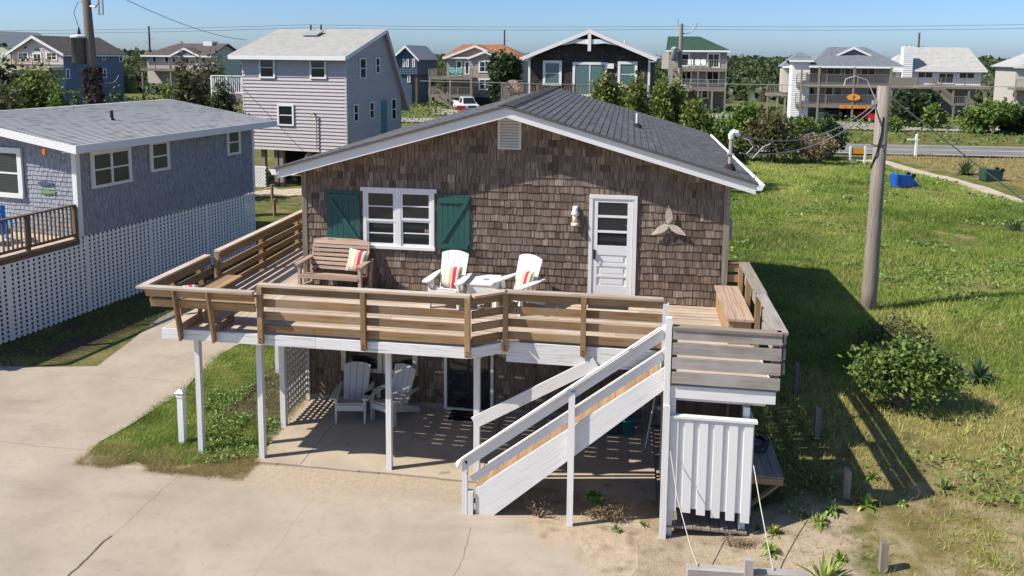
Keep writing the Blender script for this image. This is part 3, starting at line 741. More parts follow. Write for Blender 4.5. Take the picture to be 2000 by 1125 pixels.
while y < YB-.05:
    y2 = min(y+.15, YB); h = .022
    for s in (-1, 1):
        P = [(AX+s*.15, y, rz(AX+.15)+.004), (AX, y, AZ+.004), (AX, y2, AZ+.004), (AX+s*.15, y2, rz(AX+.15)+.004)]
        Pn = [np.array(p) for p in P]; T = [Pn[0]+[0, 0, h], Pn[1]+[0, 0, h], Pn[2]+[0, 0, h*.4], Pn[3]+[0, 0, h*.4]]
        if s > 0: Pn = [Pn[1], Pn[0], Pn[3], Pn[2]]; T = [T[1], T[0], T[3], T[2]]
        caps_.append(MB().hexa(Pn+T))
    y = y2
pieces(roof, 'ridge_cap', caps_, C_['roof_charcoal'], 'ridge_caps')
# rake boards, soffit, gutters
for s, ex in ((-1, EXL), (1, EXR)):
    for y0, y1 in ((YF+.05, YF+.085), (YB-.085, YB-.05)):
        q = MB(); q.prism([(ex-s*.02, y0, rz(ex)-.05), (AX, y0, AZ-.05), (AX, y0, AZ-.245), (ex-s*.02, y0, rz(ex)-.235)], (0, y1-y0, 0), None, (1, 0, 0)); q.build('rake_board', C_['white_clean'], H)
    q = MB(); q.hexa([(AX, YF+.086, AZ-.235), (AX, 0, AZ-.235), (ex-s*.03, 0, rz(ex)-.225), (ex-s*.03, YF+.086, rz(ex)-.225)]+[(AX, YF+.086, AZ-.22), (AX, 0, AZ-.22), (ex-s*.03, 0, rz(ex)-.21), (ex-s*.03, YF+.086, rz(ex)-.21)]); q.build('soffit', C_['white_clean'], H)
    q = MB(); q.box(min(ex-s*.03, (0 if s < 0 else W)), max(ex-s*.03, (0 if s < 0 else W)), .0, LD, rz(ex)-.24, rz(ex)-.225); q.build('soffit', C_['white_clean'], H)
    x0, x1 = ex-s*.01, ex+s*.135
    q = MB(); q.prism([(x0, YF+.02, rz(ex)-.155), (x0+s*.09, YF+.02, rz(ex)-.155), (x1-s*.02, YF+.02, rz(ex)-.08), (x1, YF+.02, rz(ex)-.045), (x1-s*.012, YF+.02, rz(ex)-.04), (x1-s*.03, YF+.02, rz(ex)-.075), (x0+s*.08, YF+.02, rz(ex)-.14), (x0+s*.01, YF+.02, rz(ex)-.14)], (0, YB-YF-.04, 0)); g_ = q.build('gutter', C_['vinyl_white'], H)
    q = MB(); q.prism([(x0, YF+.012, rz(ex)-.155), (x0+s*.09, YF+.012, rz(ex)-.155), (x1-s*.02, YF+.012, rz(ex)-.08), (x1, YF+.012, rz(ex)-.045), (x0, YF+.012, rz(ex)-.045)], (0, .008, 0)); q.build('gutter_end', C_['vinyl_white'], g_)
# louvred gable vent
M = mapf(0)
f = MB(); mbox(f, M, 4.055, 4.105, 5.24, 5.845, .0, .055); mbox(f, M, 4.47, 4.52, 5.24, 5.845, .0, .055); mbox(f, M, 4.105, 4.47, 5.795, 5.845, .0, .052); mbox(f, M, 4.105, 4.47, 5.24, 5.285, .0, .052)
lv = f.build('gable_vent', C_['vent_cream'], H)
MB().box(4.105, 4.47, -.012, -.002, 5.285, 5.795).build('backing', C_['shade_black'], lv)
for i in range(9):
    z = 5.295+i*.0555; MB().hexa([(4.105, -.045, z), (4.47, -.045, z), (4.47, -.04, z+.004), (4.105, -.04, z+.004), (4.105, -.03, z+.046), (4.47, -.03, z+.046), (4.47, -.02, z+.046), (4.105, -.02, z+.046)]).build('louvre', C_['vent_cream'], lv)
# front window
f = MB(); mbox(f, M, 1.235, 2.82, 4.315, 4.395, 0, .065); mbox(f, M, 1.285, 1.355, 3.2, 4.315, 0, .05); mbox(f, M, 2.70, 2.77, 3.2, 4.315, 0, .05); mbox(f, M, 1.955, 2.075, 3.2, 4.315, 0, .052); mbox(f, M, 1.27, 2.79, 3.14, 3.2, 0, .085)
wn_ = f.build('window', C_['white_clean'], H)
for (a, c, meet) in ((1.355, 1.955, 3.70), (2.075, 2.70, 3.74)):
    for k, (z0, z1) in enumerate(((3.2, meet), (meet, 4.315))):
        w_ = .016+.014*(k == 1); s = MB()
        mbox(s, M, a, a+.04, z0, z1, 0, w_+.014); mbox(s, M, c-.04, c, z0, z1, 0, w_+.014); mbox(s, M, a+.04, c-.04, z0, z0+.045, 0, w_+.013); mbox(s, M, a+.04, c-.04, z1-.04, z1, 0, w_+.013)
        zm = (z0+z1)/2; mbox(s, M, a+.04, c-.04, zm-.011, zm+.011, 0, w_+.009)
        ss = s.build('sash', C_['white_clean'], wn_)
        for (p0, p1) in ((z0+.045, zm-.011), (zm+.011, z1-.04)):
            g = MB(); mbox(g, M, a+.041, c-.041, p0+.001, p1-.001, 0, w_+.001); g.build('pane', C_['glass_dark'], ss)
# shutters
for (a, c, flip) in ((.50, 1.215, False), (2.835, 3.50, True)):
    st_ = MB(); mbox(st_, M, a+.004, c-.004, 3.165, 4.29, .018, .03); sh0 = st_.build('shutter', C_['teal_paint'], H)
    n = 6
    for i in range(n):
        q = MB(); mbox(q, M, a+(c-a)*i/n+.003, a+(c-a)*(i+1)/n-.003, 3.155+random.uniform(-.004, .004), 4.30, .03, .05); q.build('plank', C_['teal_paint'], sh0)
    for z0 in (3.20, 4.13):
        q = MB(); mbox(q, M, a+.03, c-.03, z0, z0+.10, .05, .075); q.build('batten', C_['teal_paint'], sh0)
    p, e = ((a+.09, 4.125), (c-.06, 3.305)) if not flip else ((c-.09, 4.125), (a+.06, 3.305))
    q = MB(); q.beam((p[0], -.0625, p[1]), (e[0], -.0625, e[1]), .025, .09, (0, 0, 1)); q.build('brace', C_['teal_paint'], sh0)
# front door
f = MB(); mbox(f, M, 5.87, 5.94, F+.01, 4.33, 0, .055); mbox(f, M, 6.725, 6.795, F+.01, 4.33, 0, .055); mbox(f, M, 5.87, 6.795, 4.33, 4.40, 0, .058); mbox(f, M, 5.94, 6.725, F+.005, F+.04, 0, .07)
fr = f.build('door_frame', C_['white_clean'], H)
d_ = MB(); x0, x1 = 5.945, 6.72
zsl = [F+.045, 2.51, 2.585, 2.745, 2.80, 2.98, 3.05, 3.23, 3.385, 3.655, 3.70, 3.95, 3.995, 4.25, 4.325]
mbox(d_, M, x0, 6.04, F+.045, 4.325, 0, .038); mbox(d_, M, 6.61, x1, F+.045, 4.325, 0, .038)
for i in range(0, len(zsl), 2):
    if i+1 < len(zsl): mbox(d_, M, 6.04, 6.61, zsl[i], zsl[i+1], 0, .037)
mbox(d_, M, 6.04, 6.61, zsl[-1]-.075, zsl[-1], 0, .037)
d_ = MB(); mbox(d_, M, x0, 6.04, F+.045, 4.325, 0, .038); mbox(d_, M, 6.61, x1, F+.045, 4.325, 0, .038)
rails_ = [(F+.045, 2.60), (2.765, 2.82), (2.985, 3.05), (3.215, 3.40), (3.655, 3.70), (3.955, 4.0), (4.255, 4.325)]
for z0, z1 in rails_: mbox(d_, M, 6.04, 6.61, z0, z1, 0, .037)
dr = d_.build('door', C_['white_clean'], H)
for z0, z1 in ((2.60, 2.765), (2.82, 2.985), (3.05, 3.215)):
    q = MB(); mbox(q, M, 6.041, 6.609, z0+.001, z1-.001, 0, .016); mbox(q, M, 6.10, 6.55, z0+.03, z1-.03, .016, .030); q.build('panel', C_['white_clean'], dr)
for z0, z1 in ((3.40, 3.655), (3.70, 3.955), (4.0, 4.255)):
    q = MB(); mbox(q, M, 6.041, 6.609, z0+.001, z1-.001, 0, .02); q.build('pane', C_['glass_dark'], dr)
q = MB(); mbox(q, M, 5.965, 6.01, 3.12, 3.31, .038, .05); q.lathe([(.022, 0), (.026, .03), (.02, .05)], (5.988, -.05, 3.26), 8, (0, -1, 0)); q.tube([(5.988, -.05, 3.21), (5.988, -.095, 3.20), (5.988, -.095, 3.14), (5.988, -.055, 3.13)], .009); q.build('handle', C_['black_metal'], dr)
# lower storey: double window and sliding door
for a, c in ((.78, 1.67), (1.69, 2.42)): win(H, M, a, c, .50, 2.02, .10, 1, True, 'glass_dark', 'cream')
f = MB(); mbox(f, M, 2.97, 3.03, -.19, 1.9, 0, .06); mbox(f, M, 3.94, 4.0, -.19, 1.9, 0, .06); mbox(f, M, 3.03, 3.94, 1.84, 1.9, 0, .058); mbox(f, M, 3.03, 3.94, -.195, -.15, 0, .07)
sd = f.build('sliding_door', C_['white_paint'], H)
for a, c, w_ in ((3.035, 3.5, .02), (3.46, 3.935, .035)):
    q = MB(); mbox(q, M, a, a+.05, -.145, 1.835, 0, w_+.012); mbox(q, M, c-.05, c, -.145, 1.835, 0, w_+.012); mbox(q, M, a+.05, c-.05, -.145, -.06, 0, w_+.011); mbox(q, M, a+.05, c-.05, 1.76, 1.835, 0, w_+.011); lf = q.build('door_leaf', C_['black_metal'], sd)
    q = MB(); mbox(q, M, a+.05, c-.05, -.06, 1.76, 0, w_); q.build('pane', C_['glass_dark'], lf)
# things on the roof and on the side wall
q = MB(); q.lathe([(.14, -.01), (.10, .05), (.045, .085)], (6.78, 3.54, rz(6.78)), 10); q.build('vent_boot', C_['rubber'], H)
q = MB(); q.lathe([(.03, 0), (.03, .27)], (6.78, 3.54, rz(6.78)+.05), 10); q.build('vent_pipe', C_['pvc'], H)
mx, my = 8.54, .35; mz = rz(mx)
q = MB(); q.lathe([(.12, -.01), (.085, .07), (.055, .11)], (mx, my, mz), 12); q.build('mast_boot', C_['rubber'], H)
ms = MB(); ms.tube([(mx, my, mz-.2), (mx+.005, my, mz+.62)], .038, 10); mast = ms.build('service_mast', C_['pipe_rust'], H)
ms = MB(); ms.lathe([(.052, 0), (.06, .06), (.06, .10), (.03, .13)], (mx+.005, my, mz+.58), 10); ms.tube([(mx, my, mz+.68), (mx+.05, my, mz+.72), (mx+.11, my, mz+.70), (mx+.15, my, mz+.65)], [.055, .062, .06, .045], 8); ms.build('weatherhead', C_['pvc'], mast)
ms = MB(); ms.box(mx-.06, mx+.07, my-.05, my+.05, mz+.28, mz+.31); ms.build('clamp', C_['pipe_rust'], mast)
q = MB(); q.box(W+.02, W+.14, .35, .85, 3.52, 3.9); mt_ = q.build('meter_box', C_['grey_metal'], H)

# ------------------------------------------------------------------ things on the front wall
t_ = thing('wall_lantern', 'white lantern on brown shingles beside the white door', 'lamp', (5.60, -.03, 3.8))
q = MB(); q.box(-.05, .05, -.03, .02, .22, .36); q.build('back_plate', C_['vinyl_white'], t_)
q = MB(); q.lathe([(.075, 0), (.075, .03), (.055, .045)], (0, -.08, 0), 10); q.build('lamp_base', C_['vinyl_white'], t_)
q = MB(); q.lathe([(.052, .045), (.045, .12), (.052, .19)], (0, -.08, 0), 10); q.build('lamp_glass', C_['lamp_glass'], t_, True)
q = MB(); q.lathe([(.06, .19), (.075, .225), (.06, .26), (.045, .30), (.05, .345), (.03, .355)], (0, -.08, 0), 10); q.build('lamp_cap', C_['vinyl_white'], t_, True)
t_ = thing('propeller_ornament', 'pale three bladed propeller ornament on the brown shingled wall', 'wall ornament', (7.40, -.05, 3.87))
q = MB(); 
for k in range(10):
    a0, a1 = 2*math.pi*k/10, 2*math.pi*(k+1)/10; q.beam((.085*math.cos(a0), 0, .085*math.sin(a0)), (.085*math.cos(a1), 0, .085*math.sin(a1)), .014, .018, (0, 1, 0))
q.lathe([(.03, -.03), (.03, .04)], (0, 0, 0), 8, (0, -1, 0)); q.build('ring', C_['shell_wood'], t_)
for k, ang in enumerate((92, 212, -30)):
    a = R(ang); pts = []
    for s in np.linspace(0, 1, 9): pts.append((.02+.36*s, .068*math.sin(math.pi*(.06+.94*s)**.8)))
    out = pts+[(x, -y) for x, y in pts[::-1]]
    P = [(x*math.cos(a)-y*math.sin(a), -.03-.012*(y > 0), x*math.sin(a)+y*math.cos(a)) for x, y in out]
    q = MB(); q.prism(P, (0, -.014, 0)); q.build('blade', C_['shell_wood'], t_)

# ------------------------------------------------------------------ raised deck
DK = thing('raised_deck', 'raised wooden deck with brown board railings and white rim boards in front of the cottage', 'deck')
XL, XR, Y1, Y2, Y3 = -1.41, 8.785, -2.861, -2.48, -3.79
def front_y(x):                       # front edge of the floor
    if x < 4.1: return Y1
    if x < 4.62: return Y1+(x-4.1)/(.52)*(Y2-Y1)
    return Y2
# boards along x in front of the wall
y = -.03; bt = .034
while y > Y1+.02:
    w = .138; y0 = max(y-w, Y1+.004)
    xa = -.04; xe = 7.29 if y0 < Y2-.001 else XR-.03
    if y0 < Y2+.0: 
        t = (y0-Y1)/(Y2-Y1); xe = 4.1+.52*max(0, min(1, t))-.01
    cuts = [xa]; 
    while cuts[-1] < xe-3.2: cuts.append(cuts[-1]+random.uniform(2.2, 4.3))
    cuts = [c for c in cuts if c < xe-.5]+[xe]
    for a, c in zip(cuts[:-1], cuts[1:]): MB().box(a+.002, c-.002, y0, y, F-bt, F+random.uniform(-.001, .002)).build('deck_board', C_['deck_wood'], DK)
    y = y0-random.choice((.006, .022, .024, .026))
x = XL+.02; 
while x < -.05:
    x1 = min(x+.138, -.045)
    for ya, yb in ((Y1+.004, 1.4+random.uniform(-1, 1)), (None, 5.2+random.uniform(-.8, .8)), (None, 9.3)):
        if ya is None: ya = last
        MB().box(x, x1, ya+.002, yb-.002, F-bt, F+random.uniform(-.001, .002)).build('deck_board', C_['deck_wood'], DK); last = yb
    x = x1+.006
y = Y2-.006
while y > Y3+.01:
    y0 = max(y-.138, Y3+.004); MB().box(7.32, XR-.03, y0, y, F-bt, F+.001).build('deck_board', C_['deck_wood'], DK); y = y0-.006
# joists (they break up the light that falls through the gaps)
xj = -1.2
while xj < 8.7:
    ye = front_y(xj)+.05 if xj > -.05 else 9.2
    if xj > -.05: MB().box(xj-.019, xj+.019, ye, -.04, 2.06, F-bt-.001).build('joist', C_['old_wood'], DK)
    xj += .41
for yj in np.arange(-2.5, 9.2, .6): MB().box(XL+.04, -.06, yj-.019, yj+.019, 2.06, F-bt-.001).build('joist', C_['old_wood'], DK)
def rim(p, q, z0, z1, th=.038, mat='white_worn', name='rim_board'):
    MB().beam((p[0], p[1], (z0+z1)/2), (q[0], q[1], (z0+z1)/2), th, z1-z0).build(name, C_[mat], DK)
zb1 = F-.188
for a, c in ((XL, 1.42), (1.424, 4.1)): rim((a, Y1-.02), (c, Y1-.02), zb1, F-.004)
rim((4.1, Y1-.02), (4.63, Y2-.02), zb1-.0, F-.006)
for z0, z1 in ((F-.175, F-.004), (F-.347, F-.178)): rim((4.64, Y2-.02), (7.28, Y2-.02), z0, z1)
rim((7.26, Y3-.02), (XR+.0, Y3-.02), F-.186, F-.004, mat='white_paint'); rim((7.29, Y3+.16), (XR-.1, Y3+.16), F-.30, F-.19, mat='white_paint', name='beam')
rim((7.28, Y3), (7.28, Y2-.04), F-.186, F-.006, mat='white_paint'); rim((XR-.012, Y3), (XR-.012, -.0), F-.186, F-.006, mat='white_paint')
rim((XL+.018, Y1), (XL+.018, 9.3), zb1, F-.006)
rim((-1.3, -2.44), (4.2, -2.44), zb1-.15, zb1+.02, .08, 'white_paint', 'beam'); rim((4.2, -2.2), (8.7, -2.2), zb1-.15, zb1+.02, .08, 'white_paint', 'beam')
MB().box(-.0, XR-.1, -.036, -.002+.0, F-.2, F-.036).build('ledger', C_['old_wood'], DK)
# posts down to the ground
for (x, y, wd) in ((-1.03, -2.42, .095), (.19, -2.47, .10), (2.57, -2.48, .095), (4.13, -2.44, .105), (.03, -1.24, .105), (7.34, Y3+.05, .09), (8.41, Y3+.12, .09), (8.6, -1.2, .09), (-1.25, 1.2, .09), (-1.25, 4.2, .09), (-1.25, 7.4, .09)):
    zt_ = zb1-.145 if y > -3 else F-.19
    if y < -3: zt_ = F-.19 if x < 8 else F-.31
    MB().box(x-wd/2, x+wd/2, y-wd/2, y+wd/2, float(zt(x, y))-.1, zt_ if not (-1.3 < y < -1.1) else F-.2).build('support_post', C_['white_paint'], DK)
# rail helper: boards inside the posts
ZB = [2.99, 2.762, 2.542, 2.322]; BH = .128
def guard(p, q, inside, mat, capmat=None, posts=(), n=4, capw=.14, bottoms=2.13, outside=False, pmat=None, ztop=3.135, split=None):
    BH = .128 if not outside else .17
    """p,q: floor edge line; inside: unit vector to the deck side"""
    p = np.array([*p, 0.0]); q = np.array([*q, 0.0]); i_ = np.array([*inside, 0.0]); d = (q-p)/np.linalg.norm(q-p)
    cap = MB().beam(p+[0, 0, ztop+.019]-i_*.03, q+[0, 0, ztop+.019]-i_*.03, capw, .038); cap.build('cap_rail', C_[{'cedar_rail': 'deck_wood'}.get(capmat or mat, capmat or mat)], DK)
    o = i_*(.0 if not outside else -.062)
    segs = [(0, 1)] if not split else [(0, split), (split, 1)]
    for k in range(n):
        z = ZB[k]
        for (s0, s1) in segs:
            a, c = p+(q-p)*s0+d*.003, p+(q-p)*s1-d*.003
            MB().beam(a+o+[0, 0, z+BH/2], c+o+[0, 0, z+BH/2], .036, BH+random.uniform(-.004, .004)).build('rail_board', C_[mat], DK)
    for s in posts:
        c = p+(q-p)*s-i_*(.065 if not outside else -.03)
        e = MB(); e.beam(c+[0, 0, bottoms if not outside else F], c+[0, 0, ztop-.001], .088, .085, i_); po = e.build('rail_post', C_[pmat or mat], DK)
        if not outside:
            bl = MB()
            for zz in (2.165, 2.225): bl.lathe([(.012, 0), (.012, .012)], tuple(c-i_*.043+[0, 0, zz]), 6, tuple(-i_))
            bl.build('bolt', C_['black_metal'], po)
guard((.43, Y1-.012+.0), (4.1, Y1-.012), (0, 1), 'cedar_rail', 'cedar_rail', (.008, .507, .99), split=.507)
nv = np.array([-(Y2-Y1), .52]); nv = nv/np.linalg.norm(nv)
guard((4.12, Y1-.01), (4.62, Y2-.015), (nv[0], nv[1]), 'cedar_rail', None, ())
guard((4.62, Y2-.012), (7.22, Y2-.012), (0, 1), 'cedar_rail', None, (.005, .505), split=.505)
guard((XL-.0, -.93), (XL-.0, 9.3), (1, 0), 'cedar_rail', None, (.005, .19, .375, .56, .745, .93))
guard((7.30, Y3-.0), (8.83, Y3-.0), (0, 1), 'grey_wood', 'old_wood', (.02, .965), outside=True, pmat='cedar_rail')
guard((XR+.03, Y3-.03), (XR+.03, -1.95), (-1, 0), 'grey_wood', 'grey_wood', (.12, .97), n=3, outside=True, pmat='cedar_rail', capw=.15)
guard((XR+.03, -1.93), (XR+.03, .08), (-1, 0), 'grey_wood', 'old_wood', (.5, .97), n=2, outside=True, pmat='cedar_rail', capw=.19)
# short return at the wall corner
for z in (2.98, 2.78): MB().box(8.44, XR-.03, .03, .066, z, z+.14).build('rail_board', C_['cedar_rail'], DK)
MB().box(8.42, XR+.06, .0, .14, 3.14, 3.175).build('cap_rail', C_['cedar_rail'], DK)
# white newel at the head of the stair
MB().box(7.215, 7.305, Y2-.115, Y2-.03, F-.34, 3.10).build('rail_post', C_['white_paint'], DK)
MB().box(7.20, 7.285, Y3-.075, Y3+.01, .0+1.9, 3.30).build('rail_post', C_['white_paint'], DK)
# built-in bench in the near left corner, back leaning outwards
BN = thing('corner_bench', 'built in corner bench with outward leaning back on the left end of the deck', 'bench', (-1.2, -2.6, F))
def bl_(mb, name, mat): mb.v = [(x+1.2, y+2.6, z-F) for x, y, z in mb.v]; return mb.build(name, C_[mat], BN)
lean = .20; zt1 = 3.045
for i in range(3):
    y0 = -2.70+i*.145; bl_(MB().box(-1.32+i*.145, .36, y0, y0+.138, 2.665, 2.703), 'seat_board', 'cedar_rail')
    x0 = -1.32+i*.145; bl_(MB().box(x0, x0+.138, y0+.142, -.98, 2.664, 2.702), 'seat_board', 'cedar_rail')
for (f0, f1) in ((2.90, 3.03), (2.70, 2.84)):
    o0, o1 = (f0-F)/(zt1-F)*lean, (f1-F)/(zt1-F)*lean; o = (o0+o1)/2
    bl_(MB().beam((-1.40-o, Y1-.01-o, (f0+f1)/2), (.40, Y1-.01-o, (f0+f1)/2), .038, .14, (0, -.25, 1)), 'back_board', 'cedar_rail')
    bl_(MB().beam((XL-.0-o, Y1-o+.03, (f0+f1)/2), (XL-.0-o, -.96, (f0+f1)/2), .038, .14, (-.25, 0, 1)), 'back_board', 'cedar_rail')
bl_(MB().beam((XL-lean-.09, Y1-lean-.02, zt1+.02), (.42, Y1-lean-.02, zt1+.02), .14, .038), 'cap_rail', 'deck_wood')
bl_(MB().beam((XL-lean-.02, Y1-lean+.052, zt1+.02), (XL-lean-.02, -.95, zt1+.02), .14, .038), 'cap_rail', 'deck_wood')
for x in (-1.02, -.40):
    bl_(MB().beam((x, Y1-.06, F-.17), (x, Y1-lean-.055, zt1), .04, .13, (0, 1, 0), w2=.04, h2=.09), 'support', 'cedar_rail')
    bl_(MB().box(x+.022, x+.06, Y1-.08, -2.28, 2.575, 2.66), 'seat_bearer', 'cedar_rail'); bl_(MB().box(x+.022, x+.06, Y1-.06, -2.35, F+.005, F+.13), 'foot', 'cedar_rail')
    bl_(MB().beam((x+.041, -2.40, F+.13), (x+.041, -2.34, 2.575), .037, .09, (0, 1, 0)), 'leg', 'cedar_rail')
for y in (-2.2, -1.3):
    bl_(MB().beam((XL-.06, y, F-.17), (XL-lean-.055, y, zt1), .04, .13, (1, 0, 0), h2=.09), 'support', 'cedar_rail')
    bl_(MB().box(XL-.08, -.93, y+.022, y+.06, 2.575, 2.66), 'seat_bearer', 'cedar_rail'); bl_(MB().beam((-.98, y+.041, F), (-.94, y+.041, 2.575), .037, .09, (1, 0, 0)), 'leg', 'cedar_rail')
# bench on the right end
BR = thing('box_bench', 'built in wooden box bench along the right end of the deck', 'bench', (8.5, -1.05, F))
def br_(mb, name, mat='tread_wood'): mb.v = [(x-8.5, y+1.05, z-F) for x, y, z in mb.v]; return mb.build(name, C_[mat], BR)
for i in range(3): br_(MB().box(8.29+i*.15, 8.29+i*.15+.144, -2.05, -.08, 2.695, 2.733, sh=.25+.1*i), 'seat_board', 'teak')
br_(MB().box(8.33, 8.365, -1.98, -.10, F+.003, 2.694), 'front_panel', 'cedar_rail'); br_(MB().box(8.366, 8.70, -1.985, -1.95, F+.003, 2.694), 'end_panel', 'cedar_rail')
# lattice screen under the deck
LS = thing('lattice_screen', 'white lattice screen between two posts under the left of the deck', 'lattice', (.03, -.6, -.2))
def ls_(mb, name): mb.v = [(x-.03, y+.6, z+.2) for x, y, z in mb.v]; return mb.build(name, C_['chair_grey'], LS)
ls_(MB().box(-.01, .07, -.10, -.04, -.19, 2.05), 'post')
for i in range(10): y = -1.17+i*.118; ls_(MB().box(.012, .022, y, y+.05, -.05, 2.04), 'slat')
for i in range(16): z = -.03+i*.128; ls_(MB().box(.023, .033, -1.185, -.10, z, z+.07), 'slat')

# ------------------------------------------------------------------ staircase
ST = thing('staircase', 'white painted outdoor staircase with tan treads rising to the deck', 'staircase', (4.3, -3.2, -.1))
def st_b(mb, name, mat='white_paint'): mb.v = [(x-4.3, y+3.2, z+.1) for x, y, z in mb.v]; return mb.build(name, C_[mat], ST)
YN, YFAR = -3.70, -2.62
a, c = ony(931, 953.6, YN-.03), ony(1300, 717, YN-.03); a2, c2 = ony(930, 1000, YN-.03), ony(1303, 762, YN-.03)
sl_ = (c[2]-a[2])/(c[0]-a[0])
def sz(x, off=0): return a[2]+(x-a[0])*sl_+off
hs = .345
for yy, dz_ in ((YN, 0), (YFAR, -.16)):
    st_b(MB().prism([(4.36, yy-.02, -.13), (4.62, yy-.02, -.13), (7.26, yy-.02, sz(7.26)-hs), (7.26, yy-.02, sz(7.26)+dz_), (4.36, yy-.02, sz(4.36)+dz_)], (0, .04, 0), None, (1, 0, sl_)), 'stringer')
nst = 12; rise = (F+.12)/nst
for i in range(1, nst):
    z = -.12+rise*i; x = 4.36+(z-(sz(4.36)-.09))/sl_+.12
    for k in range(2): st_b(MB().box(x-.02+k*.135, x+.11+k*.135, YN+.022, YFAR-.022, z-.038, z), 'tread', 'tread_wood')
    st_b(MB().box(x+.246, x+.268, YN+.022, YFAR-.022, z-.036, z+rise-.04), 'shade_riser', 'old_wood')  # added board, stops sun passing between treads so the shadow below is solid
def srail(y, off0, off1, x0, x1, th, name, mat='white_paint'):
    m0 = (off0+off1)/2; st_b(MB().beam((x0, y, sz(x0)+m0), (x1, y, sz(x1)+m0), th, abs(off1-off0)*math.cos(math.atan(sl_))), name, mat)
hr = .62
srail(YN-.045, hr-.165, hr-.02, 4.22, 7.20, .03, 'rail_board'); srail(YN-.0, .12, .25, 4.30, 7.20, .03, 'rail_board')
st_b(MB().beam((4.06, YN-.04, sz(4.06)+hr+.01), (7.22, YN-.04, sz(7.22)+hr+.01), .12, .036), 'hand_rail')
pg = [(4.10, YN-.13, sz(4.10)+hr-.02), (4.16, YN-.13, sz(4.16)+hr+.07), (7.12, YN-.13, sz(7.12)+hr+.085)]
st_b(MB().tube(pg, .021, 8), 'grab_rail')
for xx in (4.8, 5.8, 6.7): st_b(MB().box(xx-.03, xx+.03, YN-.13, YN-.10, sz(xx)+hr+.03, sz(xx)+hr+.06), 'bracket')
st_b(MB().box(4.15, 4.235, YN-.06, YN+.025, -.16, sz(4.19)+hr-.015), 'newel'); st_b(MB().box(4.243, 4.325, YN-.06, YN+.02, -.16, .28), 'newel')
st_b(MB().box(5.80, 5.895, YN-.115, YN-.062, -.2, sz(5.85)+hr-.03), 'newel')
pa, pb = ony(926.7, 814, -2.52), ony(1165, 697, -2.52); st_b(MB().beam((pa[0], -2.55, pa[2]-.09), (pb[0], -2.55, pb[2]-.09), .03, .2), 'guard_board')
srail(YFAR+.03, .08, .22, 4.3, 7.0, .03, 'rail_board')

# ------------------------------------------------------------------ outdoor shower
SW = thing('outdoor_shower', 'white board and batten outdoor shower stall beneath the deck landing', 'shower stall', (7.9, -3.2, -.05))
def sw_(mb, name, mat='white_paint', par=None): mb.v = [(x-7.9, y+3.2, z+.05) for x, y, z in mb.v]; return mb.build(name, C_[mat], par or SW)
yf = Y3+.0
bk = sw_(MB().box(7.30, 8.50, yf-.016, yf, .36, 1.78), 'front_panel', 'white_clean')
for i in range(6):
    x0 = 7.305+i*.213; sw_(MB().hexa([(x0, yf-.05, .33-.02*i+random.uniform(-.01, .01)), (x0+.125, yf-.05, .33-.02*i), (x0+.125, yf-.017, .33-.02*i), (x0, yf-.017, .33-.02*i), (x0, yf-.05, 1.77), (x0+.125, yf-.05, 1.77), (x0+.125, yf-.017, 1.77), (x0, yf-.017, 1.77)]), 'batten', 'white_clean')
sw_(MB().box(7.28, 8.55, yf-.075, yf+.02, 1.785, 1.82), 'top_cap', 'white_clean')
for i in range(7): y0 = yf+.04+i*.17; sw_(MB().box(7.235, 7.262, y0, y0+.16, .32, 1.93), 'side_board', 'white_worn')
sw_(MB().box(7.20, 7.295, yf-.10, yf-.02, -.16, 1.98), 'corner_post')
for i in range(7): y0 = yf+.04+i*.17; sw_(MB().box(8.50, 8.525, y0, y0+.16, .30, 1.78), 'side_board', 'white_clean')
for i in range(9): x0 = 7.30+i*.132; sw_(MB().box(x0, x0+.124, yf+.0, -2.6, .02, .055), 'floor_board', 'old_wood')
sw_(MB().box(7.31, 7.36, -3.4, -3.35, .06, 1.95), 'inner_post'); sw_(MB().tube([(8.28, -2.7, .1), (8.28, -2.7, 1.95)], .03, 8), 'shower_pipe', 'zinc')
sw_(MB().box(7.28, 8.5, -2.64, -2.6, .05, 1.9), 'back_panel', 'old_wood')
# plank shelf beside the shower
SH = thing('plank_shelf', 'weathered plank shelf braced against the side of the shower stall', 'shelf', (8.8, -2.5, .1))
def sh_b(mb, name, mat='old_wood'): mb.v = [(x-8.8, y+2.5, z-.1) for x, y, z in mb.v]; return mb.build(name, C_[mat], SH)
for i in range(4): x0 = 8.55+i*.142; sh_b(MB().box(x0, x0+.136, -3.13, -1.75, .575, .61), 'plank')
sh_b(MB().box(8.53, 9.10, -3.14, -3.10, .475, .573), 'bearer', 'tread_wood'); sh_b(MB().box(8.53, 9.10, -1.9, -1.86, .475, .573), 'bearer', 'tread_wood')
for y in (-3.09, -1.85): sh_b(MB().beam((9.06, y, .50), (8.55, y, .02), .036, .09, (0, 1, 0)), 'brace', 'tread_wood')
ho = MB(); pts = []
for k in range(70):
    a_ = k*.42; r_ = .20+.035*math.sin(k*.13)+.012*math.sin(k*1.7); pts.append((8.80+r_*1.0*math.cos(a_), -2.15+r_*1.25*math.sin(a_), .625+.0018*k+.008*math.sin(k*.9)))
pts.append((8.72, -2.55, .64)); pts.append((8.60, -2.60, .63))
ho.tube(pts, .011, 6); tag(ho.build('garden_hose', C_['rubber']), 'black garden hose coiled on the plank shelf beside the shower', 'hose')
